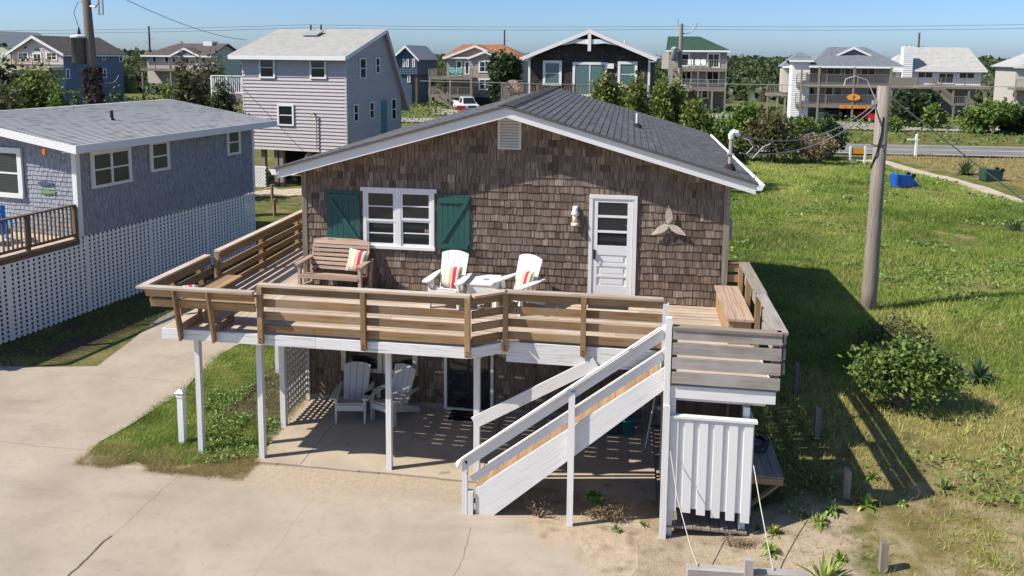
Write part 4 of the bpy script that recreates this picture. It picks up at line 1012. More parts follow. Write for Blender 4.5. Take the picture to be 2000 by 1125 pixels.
# ------------------------------------------------------------------ furniture
def adirondack(name, label, mat, loc, rotz, group=None, sc=1.0, nb=5):
    """front faces -y, origin on the floor under the seat"""
    t = thing(name, label, 'chair', loc, rotz, group); m = C_[mat]; S = lambda b: [setattr(b, 'v', [(x*sc, y*sc, z*sc) for x, y, z in b.v]), b][1]
    for s in (-1, 1):
        S(MB().box(s*.285-.02, s*.285+.02, -.36, -.27, 0, .53)).build('front_leg', m, t)
        b = MB(); b.prism([(s*.245-.013, -.36, .30), (s*.245-.013, -.36, .40), (s*.245-.013, .10, .27), (s*.245-.013, .50, .09), (s*.245-.013, .52, .0), (s*.245-.013, .44, .0)], (.026, 0, 0)); S(b).build('rear_leg', m, t)
        pr = [(-.46, .045), (-.44, .075), (-.30, .085), (.05, .07), (.34, .04), (.40, .02), (.40, -.02), (.30, -.03), (0, -.055), (-.30, -.075), (-.44, -.065), (-.46, -.045)]
        b = MB(); b.prism([(s*(.315)+x*s, y, .53+.04*(y < -.2)*0) for y, x in pr], (0, 0, .024)); S(b).build('arm', m, t)
        S(MB().beam((s*.30, -.10, .36), (s*.315, -.12, .53), .026, .10, (0, 1, 0))).build('arm_support', m, t)
    S(MB().box(-.265, .265, -.385, -.362, .27, .385)).build('apron', m, t)
    for i in range(6):
        y = -.36+i*.083; z = .395-(.36-.36)*0-(i*.083)*.30; S(MB().beam((-.262, y+.038, z), (.262, y+.038, z), .078, .02, (0, .29, 1))).build('seat_slat', m, t)
    w = .52/nb
    for i in range(nb):
        x0 = -.26+i*w+.004; x1 = x0+w-.008; xm0, xm1 = x0, x1
        ht = lambda x: .82-.07*(abs(x)/.27)**2.2
        def bp(x, h): return (x*(1+.10*h), .10+.35*h, .22+.92*h*1.0-(0 if h > .1 else 0))
        pts = [bp(x0*.92, 0), bp(x1*.92, 0)]+[bp(x, ht(x)) for x in np.linspace(x1, x0, 4)]
        b = MB(); b.prism(pts, (0, .021, -.008)); S(b).build('back_slat', m, t)
    for h in (.18, .60): S(MB().box(-.25, .25, .125+.35*h, .15+.35*h, .22+.92*h-.04, .22+.92*h+.03)).build('back_brace', m, t)
    return t
def pillow(name, label, loc, rot, w=.42, h=.42, th=.14, group=None):
    n = 9; V = []; Fq = []; uv = []
    for side in (1, -1):
        for j in range(n):
            for i in range(n):
                u, v = i/(n-1)*2-1, j/(n-1)*2-1
                e = (1-abs(u)**3.5)*(1-abs(v)**3.5); pin = 1-.07*(1-abs(u)**2)*abs(v)**4-.0
                pin2 = 1-.07*(1-abs(v)**2)*abs(u)**4
                V.append((u*w/2*pin2, side*th/2*max(0, e)**.45, v*h/2*pin+h/2))
    b = MB(); b.v = V
    for s in range(2):
        for j in range(n-1):
            for i in range(n-1):
                a = s*n*n+j*n+i; q = [a, a+1, a+n+1, a+n]; q = q if s else q[::-1]
                b.f.append(q); b.uv.append([((k % (n*n)) % n/(n-1), (k % (n*n))//n/(n-1)) for k in q]); b.sh.append(.5); b.mi.append(0)
    o = b.build(name, C_['cushion_stripe'], None, True); o.location = loc; o.rotation_euler = rot
    return tag(o, label, 'cushion', group)
adirondack('adirondack_chair', 'white adirondack chair facing straight out on the deck under the green shutter', 'chair_white', (3.24, -.72, F+.001), R(-6), None, 1.0, 4)
adirondack('adirondack_chair', 'white adirondack chair turned toward the little table on the deck', 'chair_white', (4.60, -.74, F+.001), R(-30), None, 1.0, 4)
pillow('striped_cushion', 'striped cushion standing in the chair under the green shutter', (3.27, -.75, F+.335), (R(-22), 0, R(-6)))
pillow('striped_cushion', 'striped cushion standing in the turned chair near the door', (4.66, -.76, F+.335), (R(-22), 0, R(-30)))
adirondack('adirondack_chair', 'pale adirondack chair facing straight out on the patio, beside the lattice', 'chair_grey', (1.24, -.62, -.199), R(8), None, 1.0, 4)
adirondack('adirondack_chair', 'pale adirondack chair turned outward, half behind a white post on the patio', 'chair_grey', (2.05, -.55, -.199), R(-24), None, 1.0, 4)
# small white table
t_ = thing('side_table', 'low white cooler table between the two white deck chairs', 'table', (3.90, -.58, F))
MB().box(-.27, .27, -.33, .33, .30, .46).build('box_top', C_['chair_white'], t_)
MB().box(-.285, .285, -.345, .345, .461, .482).build('lid', C_['chair_white'], t_)
for sx in (-1, 1):
    for sy in (-1, 1): MB().box(sx*.23-.025, sx*.23+.025, sy*.29-.025, sy*.29+.025, 0, .299).build('leg', C_['chair_white'], t_)
q = MB(); q.prism([(-.05, -.04, .483), (.0, -.06, .483), (.06, -.03, .483), (.07, .03, .483), (-.02, .05, .483)], (0, 0, .012)); o = q.build('table_bits', C_['cable']); o.location = (3.92, -.58, F); tag(o, 'small dark glasses lying on the white cooler table', 'glasses')
# glider loveseat
t_ = thing('garden_loveseat', 'weathered slatted wooden loveseat below the left green shutter', 'bench', (.82, -.40, F), R(-3)); m = C_['teak']
for s in (-1, 1):
    MB().box(s*.64-.03, s*.64+.03, -.33, -.25, 0, .64).build('front_leg', m, t_)
    MB().beam((s*.64, .22, 0), (s*.64, .30, .62), .055, .08, (0, 1, 0)).build('rear_leg', m, t_)
    MB().box(s*.65-.06, s*.65+.06, -.38, .30, .64, .668).build('arm', m, t_)
    MB().beam((s*.64, -.29, .16), (s*.64, .24, .10), .045, .07).build('side_rail', m, t_)
    MB().beam((s*.64, .05, .36), (s*.645, -.02, .64), .03, .06, (0, 1, 0)).build('arm_stay', m, t_)
    MB().beam((s*.595, .13, .40), (s*.595, .33, 1.0), .035, .06, (0, 1, 0)).build('back_upright', m, t_)
for i in range(6): y = -.33+i*.083; z = .43-.02*i*.9; MB().beam((-.605, y+.035, z), (.605, y+.035, z), .072, .024, (0, .2, 1)).build('seat_slat', m, t_)
MB().box(-.61, .61, -.345, -.32, .36, .425).build('apron', m, t_)
for i in range(7):
    h = .05+i*.083; y = .115+.2*h/.6; z = .42+h; hh = .062 if i < 6 else .085
    MB().beam((-.575, y, z), (.575, y, z), .022, hh, (0, .33, 1)).build('back_slat', m, t_)
MB().hexa([(-.575, .315, 1.01), (.575, .315, 1.01), (.575, .34, 1.0), (-.575, .34, 1.0), (-.35, .325, 1.045), (.35, .325, 1.045), (.35, .35, 1.035), (-.35, .35, 1.035)]).build('crest_rail', m, t_)
pillow('striped_cushion', 'striped cushion leaning at the right end of the slatted loveseat', (1.22, -.40, F+.44), (R(-18), R(4), R(-12)), .46, .46)
pillow('striped_cushion', 'striped cushion lying on the corner bench at the end of the deck', (-1.12, -2.52, F+.44), (R(-75), 0, R(35)), .40, .40)
# mats
q = MB(); q.box(-.30, .30, -.24, .24, 0, .018); o = q.build('doormat', C_['mat_black']); o.location = (3.45, -.27, -.199); tag(o, 'black doormat lying on the patio before the lower door', 'doormat')
q = MB(); q.box(-.38, .38, -.2, .2, 0, .015); o = q.build('doormat', C_['mat_black']); o.location = (6.28, -.30, F+.003); tag(o, 'dark speckled doormat on the deck before the white door', 'doormat')
# bucket and stick under the stair
t_ = thing('bucket', 'teal plastic bucket standing on the patio behind the stairs', 'bucket', (6.72, -.5, -.2)); q = MB(); q.lathe([(.12, 0), (.15, .3), (.16, .3), (.155, .32)], (0, 0, 0), 12); q.build('pail', C_['teal_plastic'], t_, True)
t_ = thing('storage_tub', 'green plastic tub standing beside the teal bucket under the deck', 'tub', (6.35, -.45, -.2)); q = MB(); q.hexa([(-.16, -.13, 0), (.16, -.13, 0), (.16, .13, 0), (-.16, .13, 0), (-.2, -.16, .26), (.2, -.16, .26), (.2, .16, .26), (-.2, .16, .26)]); q.build('tub_body', C_['bin_green'], t_); MB().box(-.215, .215, -.175, .175, .261, .285).build('rim', C_['bin_green'], t_)
q = MB(); q.tube([(7.05, -1.0, -.19), (7.2, -.9, .75)], .013, 6); tag(q.build('broom_handle', C_['chair_white']), 'white stick leaning under the deck near the shower', 'stick')
# bollard light
t_ = thing('post_lamp', 'short white square post light with cap in the planted bed', 'post light', (-1.56, -2.17, -.25))
MB().box(-.055, .055, -.055, .055, 0, .93).build('post', C_['vinyl_white'], t_); MB().box(-.066, .066, -.066, .066, .931, .985).build('collar', C_['vinyl_white'], t_)
MB().box(-.06, .06, -.06, .06, .986, 1.02).build('lens', C_['lamp_glass'], t_); MB().hexa([(-.088, -.088, 1.021), (.088, -.088, 1.021), (.088, .088, 1.021), (-.088, .088, 1.021), (-.035, -.035, 1.075), (.035, -.035, 1.075), (.035, .035, 1.075), (-.035, .035, 1.075)]).build('cap', C_['vinyl_white'], t_)
MB().box(-.02, .02, -.02, .02, 1.076, 1.08).build('solar_cell', C_['black_metal'], t_)
# wooden stakes along the lot line and the wheel stop
lab = ['low weathered stake standing in the house shadow near the leafy bush', 'low weathered stake standing in the house shadow beside the plank shelf', 'low weathered stake at the edge of the house shadow in the sand', 'low weathered stake in the sandy weeds beyond the wheel stop']
for (x, y, h), l in zip(((10.12, .95, .62), (10.1, -.95, .55), (10.1, -2.9, .48), (10.13, -4.6, .42)), lab):
    z = float(zt(x, y)); q = MB(); q.hexa([(-.05, -.05, -.1), (.05, -.05, -.1), (.05, .05, -.1), (-.05, .05, -.1), (-.045, -.045, h), (.048, -.045, h-.03), (.045, .045, h-.01), (-.045, .045, h+.015)]); o = q.build('stake', C_['old_wood']); o.location = (x, y, z); tag(o, l, 'stake')
t_ = thing('wheel_stop', 'weathered timber wheel stop with a post on the sand before the shower', 'wheel stop', (8.2, -4.75, -.08))
MB().beam((-.66, -.03, .10), (.12, .02, .10), .14, .15).build('timber', C_['grey_wood'], t_); MB().beam((.20, .03, .10), (1.05, .10, .09), .14, .15).build('timber', C_['grey_wood'], t_); MB().box(.10, .21, -.10, .0, -.1, .40).build('post', C_['grey_wood'], t_)
def rope(name, label, pts, r, mat='rope', cat='rope'):
    q = MB(); q.tube(pts, r, 5); return tag(q.build(name, C_[mat]), label, cat)
rope('tie_rope', 'thin white rope tied from the left of the shower stall to the wheel stop', [(7.32, Y3-.10, 1.28), (7.42, -4.2, .75), (7.60, -4.6, .25), (7.68, -4.76, .11)], .008)
rope('tie_rope', 'thin white rope tied from the right of the shower stall to the wheel stop', [(8.52, Y3-.06, 1.15), (8.58, -4.15, .75), (8.66, -4.5, .3), (8.70, -4.68, .11)], .009)

# ------------------------------------------------------------------ neighbour on the left
TH = R(-9.49); NO = (-8.354, 4.076)
NB = thing('neighbour_cottage', 'blue grey shingled cottage with pale grey roof above white lattice', 'house', (NO[0], NO[1], -.2), TH)
NM = Matrix.Translation((NO[0], NO[1], -.2))@Matrix.Rotation(TH, 4, 'Z')
# local: x to the right along the front, y back along the side wall; the visible side wall is x=0
NW, NL, NZ0, NZ1 = 8.6, 7.75, 2.18, 4.66
NR = .144
def nrz(x): return 4.84+NR*min(-x, NW+x)+0
q = MB(); q.prism([(0, .0, NZ0), (-NW, .0, NZ0), (-NW, .0, nrz(-NW)-.1), (-NW/2, .0, nrz(-NW/2)-.1), (0, .0, nrz(0)-.1)], (0, NL, 0)); nwall = q.build('wall', C_['blue_shingle'], NB)
sh_ = shingle_rows(mapr(0), .11, NL-.08, NZ0, 4.75, .127, .10, .19, lambda u: 4.72, [(.5, 1.85, 3.5, 4.45), (2.7, 3.38, 3.65, 4.5), (6.3, 6.9, 3.75, 4.55)], .026, .016)
pieces(nwall, 'wall_shingle', sh_, C_['blue_shingle'], 'wall_shingles', NM)
sh_ = shingle_rows(mapf(0), -3.6, -.13, NZ0, 5.4, .127, .12, .24, lambda u: nrz(u)-.2, [(-4.2, -2.0, 3.2, 4.5)], .026, .014)
pieces(nwall, 'wall_shingle', sh_, C_['blue_shingle'], 'wall_shingles', NM, 120)
q = MB(); q.box(-.13, .03, -.03, -.001, NZ0, 4.74); q.box(.001, .03, -.001, .11, NZ0, 4.73); q.build('corner_board', C_['white_clean'], NB)
MB().box(.001, .03, NL-.09, NL+.03, NZ0, 4.73).build('corner_board', C_['white_clean'], NB)
# roof
oh = .50; ef, eb = -.42, NL+.72
for s, x0 in ((1, oh), (-1, -NW-oh)):
    q = MB(); slab(q, [(x0, ef, nrz(0)-NR*oh), (-NW/2, ef, nrz(-NW/2)), (-NW/2, eb, nrz(-NW/2)), (x0, eb, nrz(0)-NR*oh)], .09, .4); rr_ = q.build('roof', C_['roof_grey'], NB)
    courses(rr_, (x0, ef, nrz(0)-NR*oh+.004), (x0, eb, nrz(0)-NR*oh+.004), (-NW/2, ef, nrz(-NW/2)+.004), (-NW/2, eb, nrz(-NW/2)+.004), 34, 'roof_grey', th=.022)
    for yy in (ef-.03, eb+.002):
        q = MB(); q.prism([(x0, yy, nrz(0)-NR*oh+.01), (-NW/2, yy, nrz(-NW/2)+.01), (-NW/2, yy, nrz(-NW/2)-.21), (x0, yy, nrz(0)-NR*oh-.2)], (0, .028, 0)); q.build('rake_board', C_['trim_white'], NB)
    q = MB(); q.box(min(x0, x0+s*.028), max(x0, x0+s*.028), ef-.03, eb+.03, nrz(0)-NR*oh-.2, nrz(0)-NR*oh+.012); q.build('fascia', C_['white_clean'], NB)
    q = MB(); q.box(min(x0-s*.01, 0 if s > 0 else -NW), max(x0-s*.01, 0 if s > 0 else -NW), ef, eb, nrz(0)-NR*oh-.19, nrz(0)-NR*oh-.17); q.build('soffit', C_['white_clean'], NB)
vp = MB(); vp.lathe([(.12, -.02), (.05, .06), (.045, .30), (.05, .30)], (-1.9, 3.2, nrz(-1.9)+.02), 10); vp.build('vent_pipe', C_['black_metal'], NB)
for a_, c_, z0, z1, n_ in ((.44, 1.88, 3.46, 4.50, 2), (2.64, 3.44, 3.62, 4.56, 1), (6.22, 6.94, 3.71, 4.62, 1)): win(NB, mapr(0), a_, c_, z0, z1, .10, n_, True, 'glass_blind', 'white_clean')
win(NB, mapf(0), -3.4, -1.87, 3.15, 4.58, .16, 1, True, 'glass_blind', 'white_clean')
MB().box(.02, .13, 5.2, 5.38, 4.48, 4.6).build('flood_light', C_['black_metal'], NB)
MB().box(-.60, -.50, -.50, -.455, 4.52, 4.66).build('orange_tag', C_['orange_paint'], NB)
# painted fish on the wall
for lx, lz, mt in ((-1.08, 3.62, 'fish_blue'), (-1.02, 3.38, 'fish_green')):
    p = NM@Vector((lx, -.03, lz)); t_ = thing('fish_ornament', 'dark painted fish on the blue grey cottage wall, upper of the two' if mt == 'fish_blue' else 'green painted fish on the blue grey cottage wall, lower of the two', 'wall ornament', p, TH)
    q = MB(); q.prism([(-.27, 0, 0), (-.18, 0, .045), (0, 0, .06), (.14, 0, .03), (.20, 0, .0), (.13, 0, -.035), (0, 0, -.05), (-.18, 0, -.04)], (0, -.03, 0)); q.build('body', C_[mt], t_)
    q = MB(); q.prism([(.17, -.005, .01), (.28, -.005, .07), (.25, -.005, 0), (.28, -.005, -.07), (.17, -.005, -.01)], (0, -.02, 0)); q.build('tail', C_[mt], t_)
# skirt lattice
LT = thing('skirt_lattice', 'tall white lattice skirt running below the blue grey cottage and its porch', 'lattice', (NO[0], NO[1], -.2), TH)
yl = -4.6
while yl < NL-.02:
    wide = abs((yl-.02) % 2.44) < .155
    MB().box(.012, .030, yl, yl+(.15 if wide else .086), .0+random.uniform(-.01, .01), 2.17 if yl > -.05 else 2.05).build('slat', C_['lattice_white'], LT)
    yl += .155 if not wide else .215
zz = .04
while zz < 2.1:
    for a_, c_ in ((-4.6, .0), (.0, NL)):
        if a_ < 0 and zz > 1.98: continue
        MB().box(-.008, .011, a_+.002, c_-.002, zz, zz+.054).build('slat', C_['lattice_white'], LT)
    zz += .118
MB().box(-.6, -.4, -4.6, NL, 0, 2.0).build('backing', C_['shade_black'], LT)  # dark sheet painted as the shade seen through the lattice holes
# porch deck and railing
PD = thing('porch_deck', 'dark brown porch deck with baluster railing on the blue grey cottage', 'deck', (NO[0], NO[1], -.2), TH)
for i in range(24): y0 = -.06-i*.145; MB().box(-6, -.02, y0-.138, y0, 2.13, 2.165).build('deck_board', C_['deck_wood'], PD)
MB().box(-6, .035, -4.7, -.04, 1.98, 2.125).build('rim_board', C_['brown_deck'], PD)
railing(PD, (-.03, -.10), (-.03, -4.5), 2.165, .93, 'brown_deck', 1.55, .125)
p = NM@Vector((-1.55, -1.2, 2.367)); adirondack('adirondack_chair', 'bright blue adirondack chair on the neighbour porch', 'chair_blue', (p.x, p.y, p.z-.2+.0), TH+R(60), None, 1.0, 5)
# ------------------------------------------------------------------ houses behind; each in its own frame
class Fr:
    """frame on the ground: x along the facade (to the right), y away from the camera"""
    def __init__(s, ox, oy, th, z0=0.1):
        s.o = np.array([ox, oy, 0.0]); s.th = th; s.z0 = z0
        s.e = np.array([math.cos(th), math.sin(th), 0]); s.n = np.array([-math.sin(th), math.cos(th), 0])
    def fr(s, px, py, dep=0.0):
        d = ray(px, py); q0 = s.o+s.n*dep; t = ((q0-CC)@s.n)/(d@s.n); q = CC+t*d
        return float((q-s.o)@s.e), float(q[2]-s.z0)
    def sd(s, px, py, u=0.0):
        d = ray(px, py); q0 = s.o+s.e*u; t = ((q0-CC)@s.e)/(d@s.e); q = CC+t*d
        return float((q-s.o)@s.n), float(q[2]-s.z0)
    def root(s, name, label, cat='house'): return thing(name, label, cat, (s.o[0], s.o[1], s.z0), s.th)
    def win(s, T, x0, y0, x1, y1, dep=0.0, **k):
        u0, z1 = s.fr(x0, y0, dep); u1, z0 = s.fr(x1, y1, dep); return win(T, mapf(dep), u0, u1, z0, z1, **k)
    def wins(s, T, x0, y0, x1, y1, u, **k):
        d0, z1 = s.sd(x0, y0, u); d1, z0 = s.sd(x1, y1, u); return win(T, mapr(u), d0, d1, z0, z1, **k)
def posts(T, pts, z0, z1, mat, w=.2, name='support_post'):
    for x, y in pts: MB().box(x-w/2, x+w/2, y-w/2, y+w/2, z0-.3, z1).build(name, C_[mat], T)
def hip(T, x0, x1, y0, y1, ze, zr, r0, r1, yr, mat, n=14, oh=.0):
    """roof with ridge from (r0,yr) to (r1,yr) parallel to x; hips where r0>x0, r1<x1"""
    for (A, B, Cc, D) in (((x0, y0, ze), (x1, y0, ze), (r1, yr, zr), (r0, yr, zr)), ((x1, y1, ze), (x0, y1, ze), (r0, yr, zr), (r1, yr, zr))):
        q = MB(); q.hexa([np.array(p)-[0, 0, .16] for p in (A, B, Cc, D)]+[np.array(p) for p in (A, B, Cc, D)], None, .4); o = q.build('roof', C_[mat], T)
        courses(o, np.array(A)+[0, 0, .005], np.array(B)+[0, 0, .005], np.array(D)+[0, 0, .005], np.array(Cc)+[0, 0, .005], n, mat, th=.03)
    for xe, r in ((x0, r0), (x1, r1)):
        if abs(xe-r) > .05:
            q = MB(); q.prism([(xe, y0, ze), (xe, y1, ze), (r, yr, zr)], (0, 0, -.12)); q.build('roof', C_[mat], T)
    q = MB(); q.box(x0, x1, y0-.03, y0-.002, ze-.22, ze-.0); q.build('fascia', C_['trim_white'], T)
    q = MB(); q.box(x1+.002, x1+.03, y0, y1, ze-.22, ze-.0); q.build('fascia', C_['trim_white'], T)

# --- lavender lap-sided saltbox
f = Fr(-12.7, 23.4, R(-9.5)); T = f.root('saltbox_house', 'lavender grey lap sided saltbox house with pale roof and white deck rail')
u0 = f.fr(475, 200)[0]; u1 = f.fr(677, 200)[0]; zb = f.fr(560, 293.5)[1]; ze = f.fr(600, 107)[1]
dB, zBk = f.sd(783, 182, u1); dR, zR = f.sd(747, 57, u1)
q = MB(); q.prism([(u1, 0, zb), (u1, dB, zb), (u1, dB, zBk), (u1, dR, zR-.12), (u1, 0, ze)], (u0-u1, 0, 0), .5); q.build('wall', C_['siding_lavender'], T)
laps(T, mapf(0), u0, u1, zb, ze, .182, 'siding_lavender')
def clipA(z):
    lo = 0 if z < ze else (z-ze)/(zR-.12-ze)*dR
    hi = dB if z < zBk else dR+(zR-.12-z)/(zR-.12-zBk)*(dB-dR)
    return (lo, hi) if hi > lo else None
laps(T, mapr(u1), 0, dB, zb, zR-.2, .182, 'siding_lavender', clipA)
for M_, uu in ((mapf(0), u1-.1), (mapf(0), u0)): q = MB(); mbox(q, M_, uu, uu+.1, zb, ze, .0, .035); q.build('corner_board', C_['siding_pink'], T)
q = MB(); mbox(q, mapr(u1), -.035, .1, zb, ze, .0, .035); q.build('corner_board', C_['siding_pink'], T)
eo = .45; sl1 = (zR-ze)/dR; sl2 = (zR-zBk)/(dB-dR)
q = MB(); A, B = (u0-.5, -eo, ze-sl1*eo+.12), (u1+.25, -eo, ze-sl1*eo+.12); Cc, D = (u1+.25, dR, zR), (u0-.5, dR, zR)
slab(q, [A, B, Cc, D], .12); ro = q.build('roof', C_['roof_pale'], T); courses(ro, np.array(A)+[0, 0, .005], np.array(B)+[0, 0, .005], np.array(D)+[0, 0, .005], np.array(Cc)+[0, 0, .005], 30, 'roof_pale')
q = MB(); A, B = (u0-.5, dB+.6, zBk-sl2*.6+.05), (u1+.25, dB+.6, zBk-sl2*.6+.05); slab(q, [A, B, (u1+.25, dR, zR), (u0-.5, dR, zR)], .12); q.build('roof', C_['roof_pale'], T)
q = MB(); q.box(u0-.5, u1+.25, -eo-.04, -eo-.002, ze-sl1*eo-.1, ze-sl1*eo+.12); q.build('fascia', C_['trim_white'], T)
q = MB(); q.beam((u1+.27, -eo, ze-sl1*eo+.02), (u1+.27, dR, zR-.1), .04, .2); q.build('rake_board', C_['trim_white'], T); q = MB(); q.beam((u1+.27, dR, zR-.1), (u1+.27, dB+.6, zBk-sl2*.6-.06), .04, .2); q.build('rake_board', C_['siding_pink'], T)
for r_ in ((507, 110, 539, 153), (606, 111, 639, 154), (543, 203, 576, 246)): f.win(T, *r_, trim=.10)
for r_ in ((700, 113, 713, 153), (731, 112, 740, 143), (688, 204, 698, 237), (719, 199, 729, 231), (762, 193, 772, 233)): f.wins(T, *r_, u1, trim=.07)
d0, z1 = f.sd(743, 197, u1); d1, z0 = f.sd(755, 260, u1); q = MB(); mbox(q, mapr(u1), d0, d1, zb, z1, 0, .05); q.build('door', C_['teal_plastic'], T)
q = MB(); q.box(u1, u1+1.6, d1-.9, d1+1.5, zb-.2, zb-.05); q.build('stoop', C_['far_deck'], T); railing(T, (u1+1.55, d1-.85), (u1+1.55, d1+1.45), zb-.05, .95, 'white_clean', 1.2, .12)
pz = f.fr(620, 190)[0]
for px_ in (510, 535, 545, 600, 655): posts(T, [(f.fr(px_, 320)[0], .3)], 0, zb-.02, 'old_wood', .22)
posts(T, [(u1-.3, dB*.5), (u1-.3, dB-.3), (u0+.3, dB-.3), (u0+.3, dB*.5), ((u0+u1)/2, dB*.6)], 0, zb-.02, 'old_wood', .22)
q = MB(); q.box(u0+.1, u1-.1, 2.6, 2.7, 0, zb); q.build('underfloor_shade', C_['shade_black'], T)  # dark sheet standing for the shade under the raised floor
MB().beam((f.fr(575, 318)[0], .3, .9), (f.fr(597, 300)[0], .3, zb-.1), .08, .1).build('brace', C_['white_paint'], T)
q = MB()
# sky light, pipes
for px_, py_ in ((605, 52), (625, 52)): 
    p = f.fr(px_, 60, dR*.9); MB().tube([(p[0], dR*.93, zR-.2), (p[0], dR*.93, zR+.25)], .05, 6).build('vent_pipe', C_['black_metal'], T)
pS = [f.fr(622, 60, dR*.85)[0]]; yy = dR*.72; zz_ = ze+sl1*yy+.14; q = MB(); q.hexa([(pS[0]-.55, yy-.35, zz_-sl1*.35), (pS[0]+.45, yy-.35, zz_-sl1*.35), (pS[0]+.45, yy+.35, zz_+sl1*.35), (pS[0]-.55, yy+.35, zz_+sl1*.35)]+[(pS[0]-.55, yy-.35, zz_-sl1*.35+.06), (pS[0]+.45, yy-.35, zz_-sl1*.35+.06), (pS[0]+.45, yy+.35, zz_+sl1*.35+.06), (pS[0]-.55, yy+.35, zz_+sl1*.35+.06)]); q.build('skylight', C_['grey_metal'], T)
# service mast on the wall
m0 = f.fr(620, 225); m1 = f.fr(621, 290); q = MB(); q.tube([(m0[0], -.12, m1[1]), (m0[0], -.12, m0[1])], .035, 6); q.tube([(m0[0], -.12, m0[1]), (m0[0]-.1, -.2, m0[1]+.12), (m0[0]-.22, -.25, m0[1]+.05)], .05, 6); q.build('service_mast', C_['pipe_rust'], T)
# white deck at the left
w0 = f.fr(411, 170)[0]; wt = f.fr(440, 148)[1]; wb = f.fr(440, 184)[1]
MB().box(w0, u0-.03, .0, 3.0, wb-.55, wb).build('deck_floor', C_['old_wood'], T); railing(T, (w0+.05, .06), (u0-.05, .06), wb, wt-wb, 'vinyl_white', 1.3, .13); posts(T, [(w0+.3, .4), (w0+.3, 2.6)], 0, wb-.55, 'old_wood', .2)
# lattice under the house
LTb = thing('garden_lattice', 'small white diamond lattice panel below the lavender house', 'lattice', (f.o[0], f.o[1], f.z0), f.th)
a0 = f.fr(497, 345)[0]; a1 = f.fr(526, 345)[0]; h0 = f.fr(510, 364)[1]; h1 = f.fr(510, 324)[1]
for k in range(16):
    for s in (-1, 1):
        s0 = k*.18-1.2; x0_, x1_ = s0, s0+(h1-h0)
        if s < 0: x0_, x1_ = x1_, x0_
        p0, p1 = np.array([a0+x0_, -.3-.012*s, h0]), np.array([a0+x1_, -.3-.012*s, h1])
        lo, hi = a0, a1
        def cl(P, Qq, v): t = (v-P[0])/(Qq[0]-P[0]); return P+(Qq-P)*t
        if max(p0[0], p1[0]) < lo+.03 or min(p0[0], p1[0]) > hi-.03: continue
        for v in (lo, hi):
            if (p0[0]-v)*(p1[0]-v) < 0:
                c_ = cl(p0, p1, v)
                if v == lo: p0, p1 = (c_, p1) if p0[0] < lo else (p0, c_)
                else: p0, p1 = (c_, p1) if p0[0] > hi else (p0, c_)
        if np.linalg.norm(p1-p0) > .06: MB().beam(p0, p1, .012, .085, (0, 0, 1)).build('slat', C_['lattice_white'], LTb)
for z_ in (h0-.03, h1-.05): MB().box(a0-.05, a1+.05, -.33, -.27, z_, z_+.08).build('frame_rail', C_['lattice_white'], LTb)

# --- dark shingled house straight behind
p = atd(1153, 160, 50.0); f = Fr(p[0], p[1], R(-4)); T = f.root('dark_shingle_house', 'dark shingled house with white trimmed gable behind the cottage roof')
u0 = f.fr(1034, 130)[0]; u1 = f.fr(1268, 130)[0]; ua = f.fr(1154, 60)[0]; za = f.fr(1154, 58)[1]; zl = f.fr(1022, 109)[1]; zr_ = f.fr(1285, 116)[1]; ul = f.fr(1022, 109)[0]; ur = f.fr(1285, 116)[0]
zf = f.fr(1150, 191)[1]; dpt = 9.0; zE = (zl+zr_)/2
q = MB(); wtop = lambda u: za-.25-(abs(u-ua))*(za-zE)/(ur-ua); q.prism([(u0, 0, 0), (u1, 0, 0), (u1, 0, wtop(u1)), (ua, 0, wtop(ua)), (u0, 0, wtop(u0))], (0, dpt, 0), .1); w_ = q.build('wall', C_['dark_shingle'], T)
shd = shingle_rows(mapf(0), u0, u1, zf, za, .15, .11, .3, wtop, [], .02)
pieces(w_, 'wall_shingle', shd, C_['dark_shingle'], 'wall_shingles', Matrix.Translation((f.o[0], f.o[1], f.z0))@Matrix.Rotation(f.th, 4, 'Z'), 150)
for x0_ in (ul, ur):
    q = MB(); slab(q, [(x0_, -.6, zE), (ua, -.6, za), (ua, dpt+.4, za), (x0_, dpt+.4, zE)], .1); q.build('roof', C_['roof_grey'], T)
    q = MB(); s = 1 if x0_ > ua else -1; q.prism([(x0_, -.64, zE-.0), (ua, -.64, za-.0), (ua, -.64, za-.24), (x0_-s*.1, -.64, zE-.2)], (0, .035, 0)); q.build('rake_board', C_['trim_white'], T)
    k = (za-zE)/(ur-ua); q = MB(); ww = 1.75; q.prism([(ua+s*.10, -.55, za-.92), (ua+s*ww*.55, -.55, za-.86), (ua+s*ww, -.55, za-1.0), (ua+s*ww*.95, -.55, za-k*ww*.95-.2), (ua+s*ww*.55, -.55, za-.60), (ua+s*.1, -.55, za-.62)], (0, .05, 0)); q.build('gable_bracket', C_['trim_white'], T)
    q = MB(); q.box(*(sorted((x0_-s*.05, (u1 if s > 0 else u0)))), -.6, dpt, zE-.24, zE-.20); q.build('soffit', C_['trim_white'], T)
q = MB(); q.box(ua-.1, ua+.1, -.63, -.5, za-1.35, za-.2); q.build('king_post', C_['trim_white'], T)
for uu in (u0, u1): q = MB(); mbox(q, mapf(0), uu-.07, uu+.07, zf, wtop(uu), 0, .045); q.build('corner_board', C_['trim_white'], T)
for r_ in ((1061, 118, 1097, 167), (1207, 120, 1244, 170)): f.win(T, *r_, trim=.17, glass='glass_teal')
w2 = f.win(T, 1119, 121, 1185, 189, trim=.16, cols=2, rail=False, glass='glass_teal', name='sliding_door')
a = f.fr(1186, 124); c = f.fr(1199, 134); q = MB(); mbox(q, mapf(0), a[0], c[0], c[1], a[1], .02, .12); q.build('wall_light', C_['vinyl_white'], T)
dk0 = f.fr(978, 175, -2.6)[0]; zt_ = f.fr(1100, 164, -2.6)[1]; 
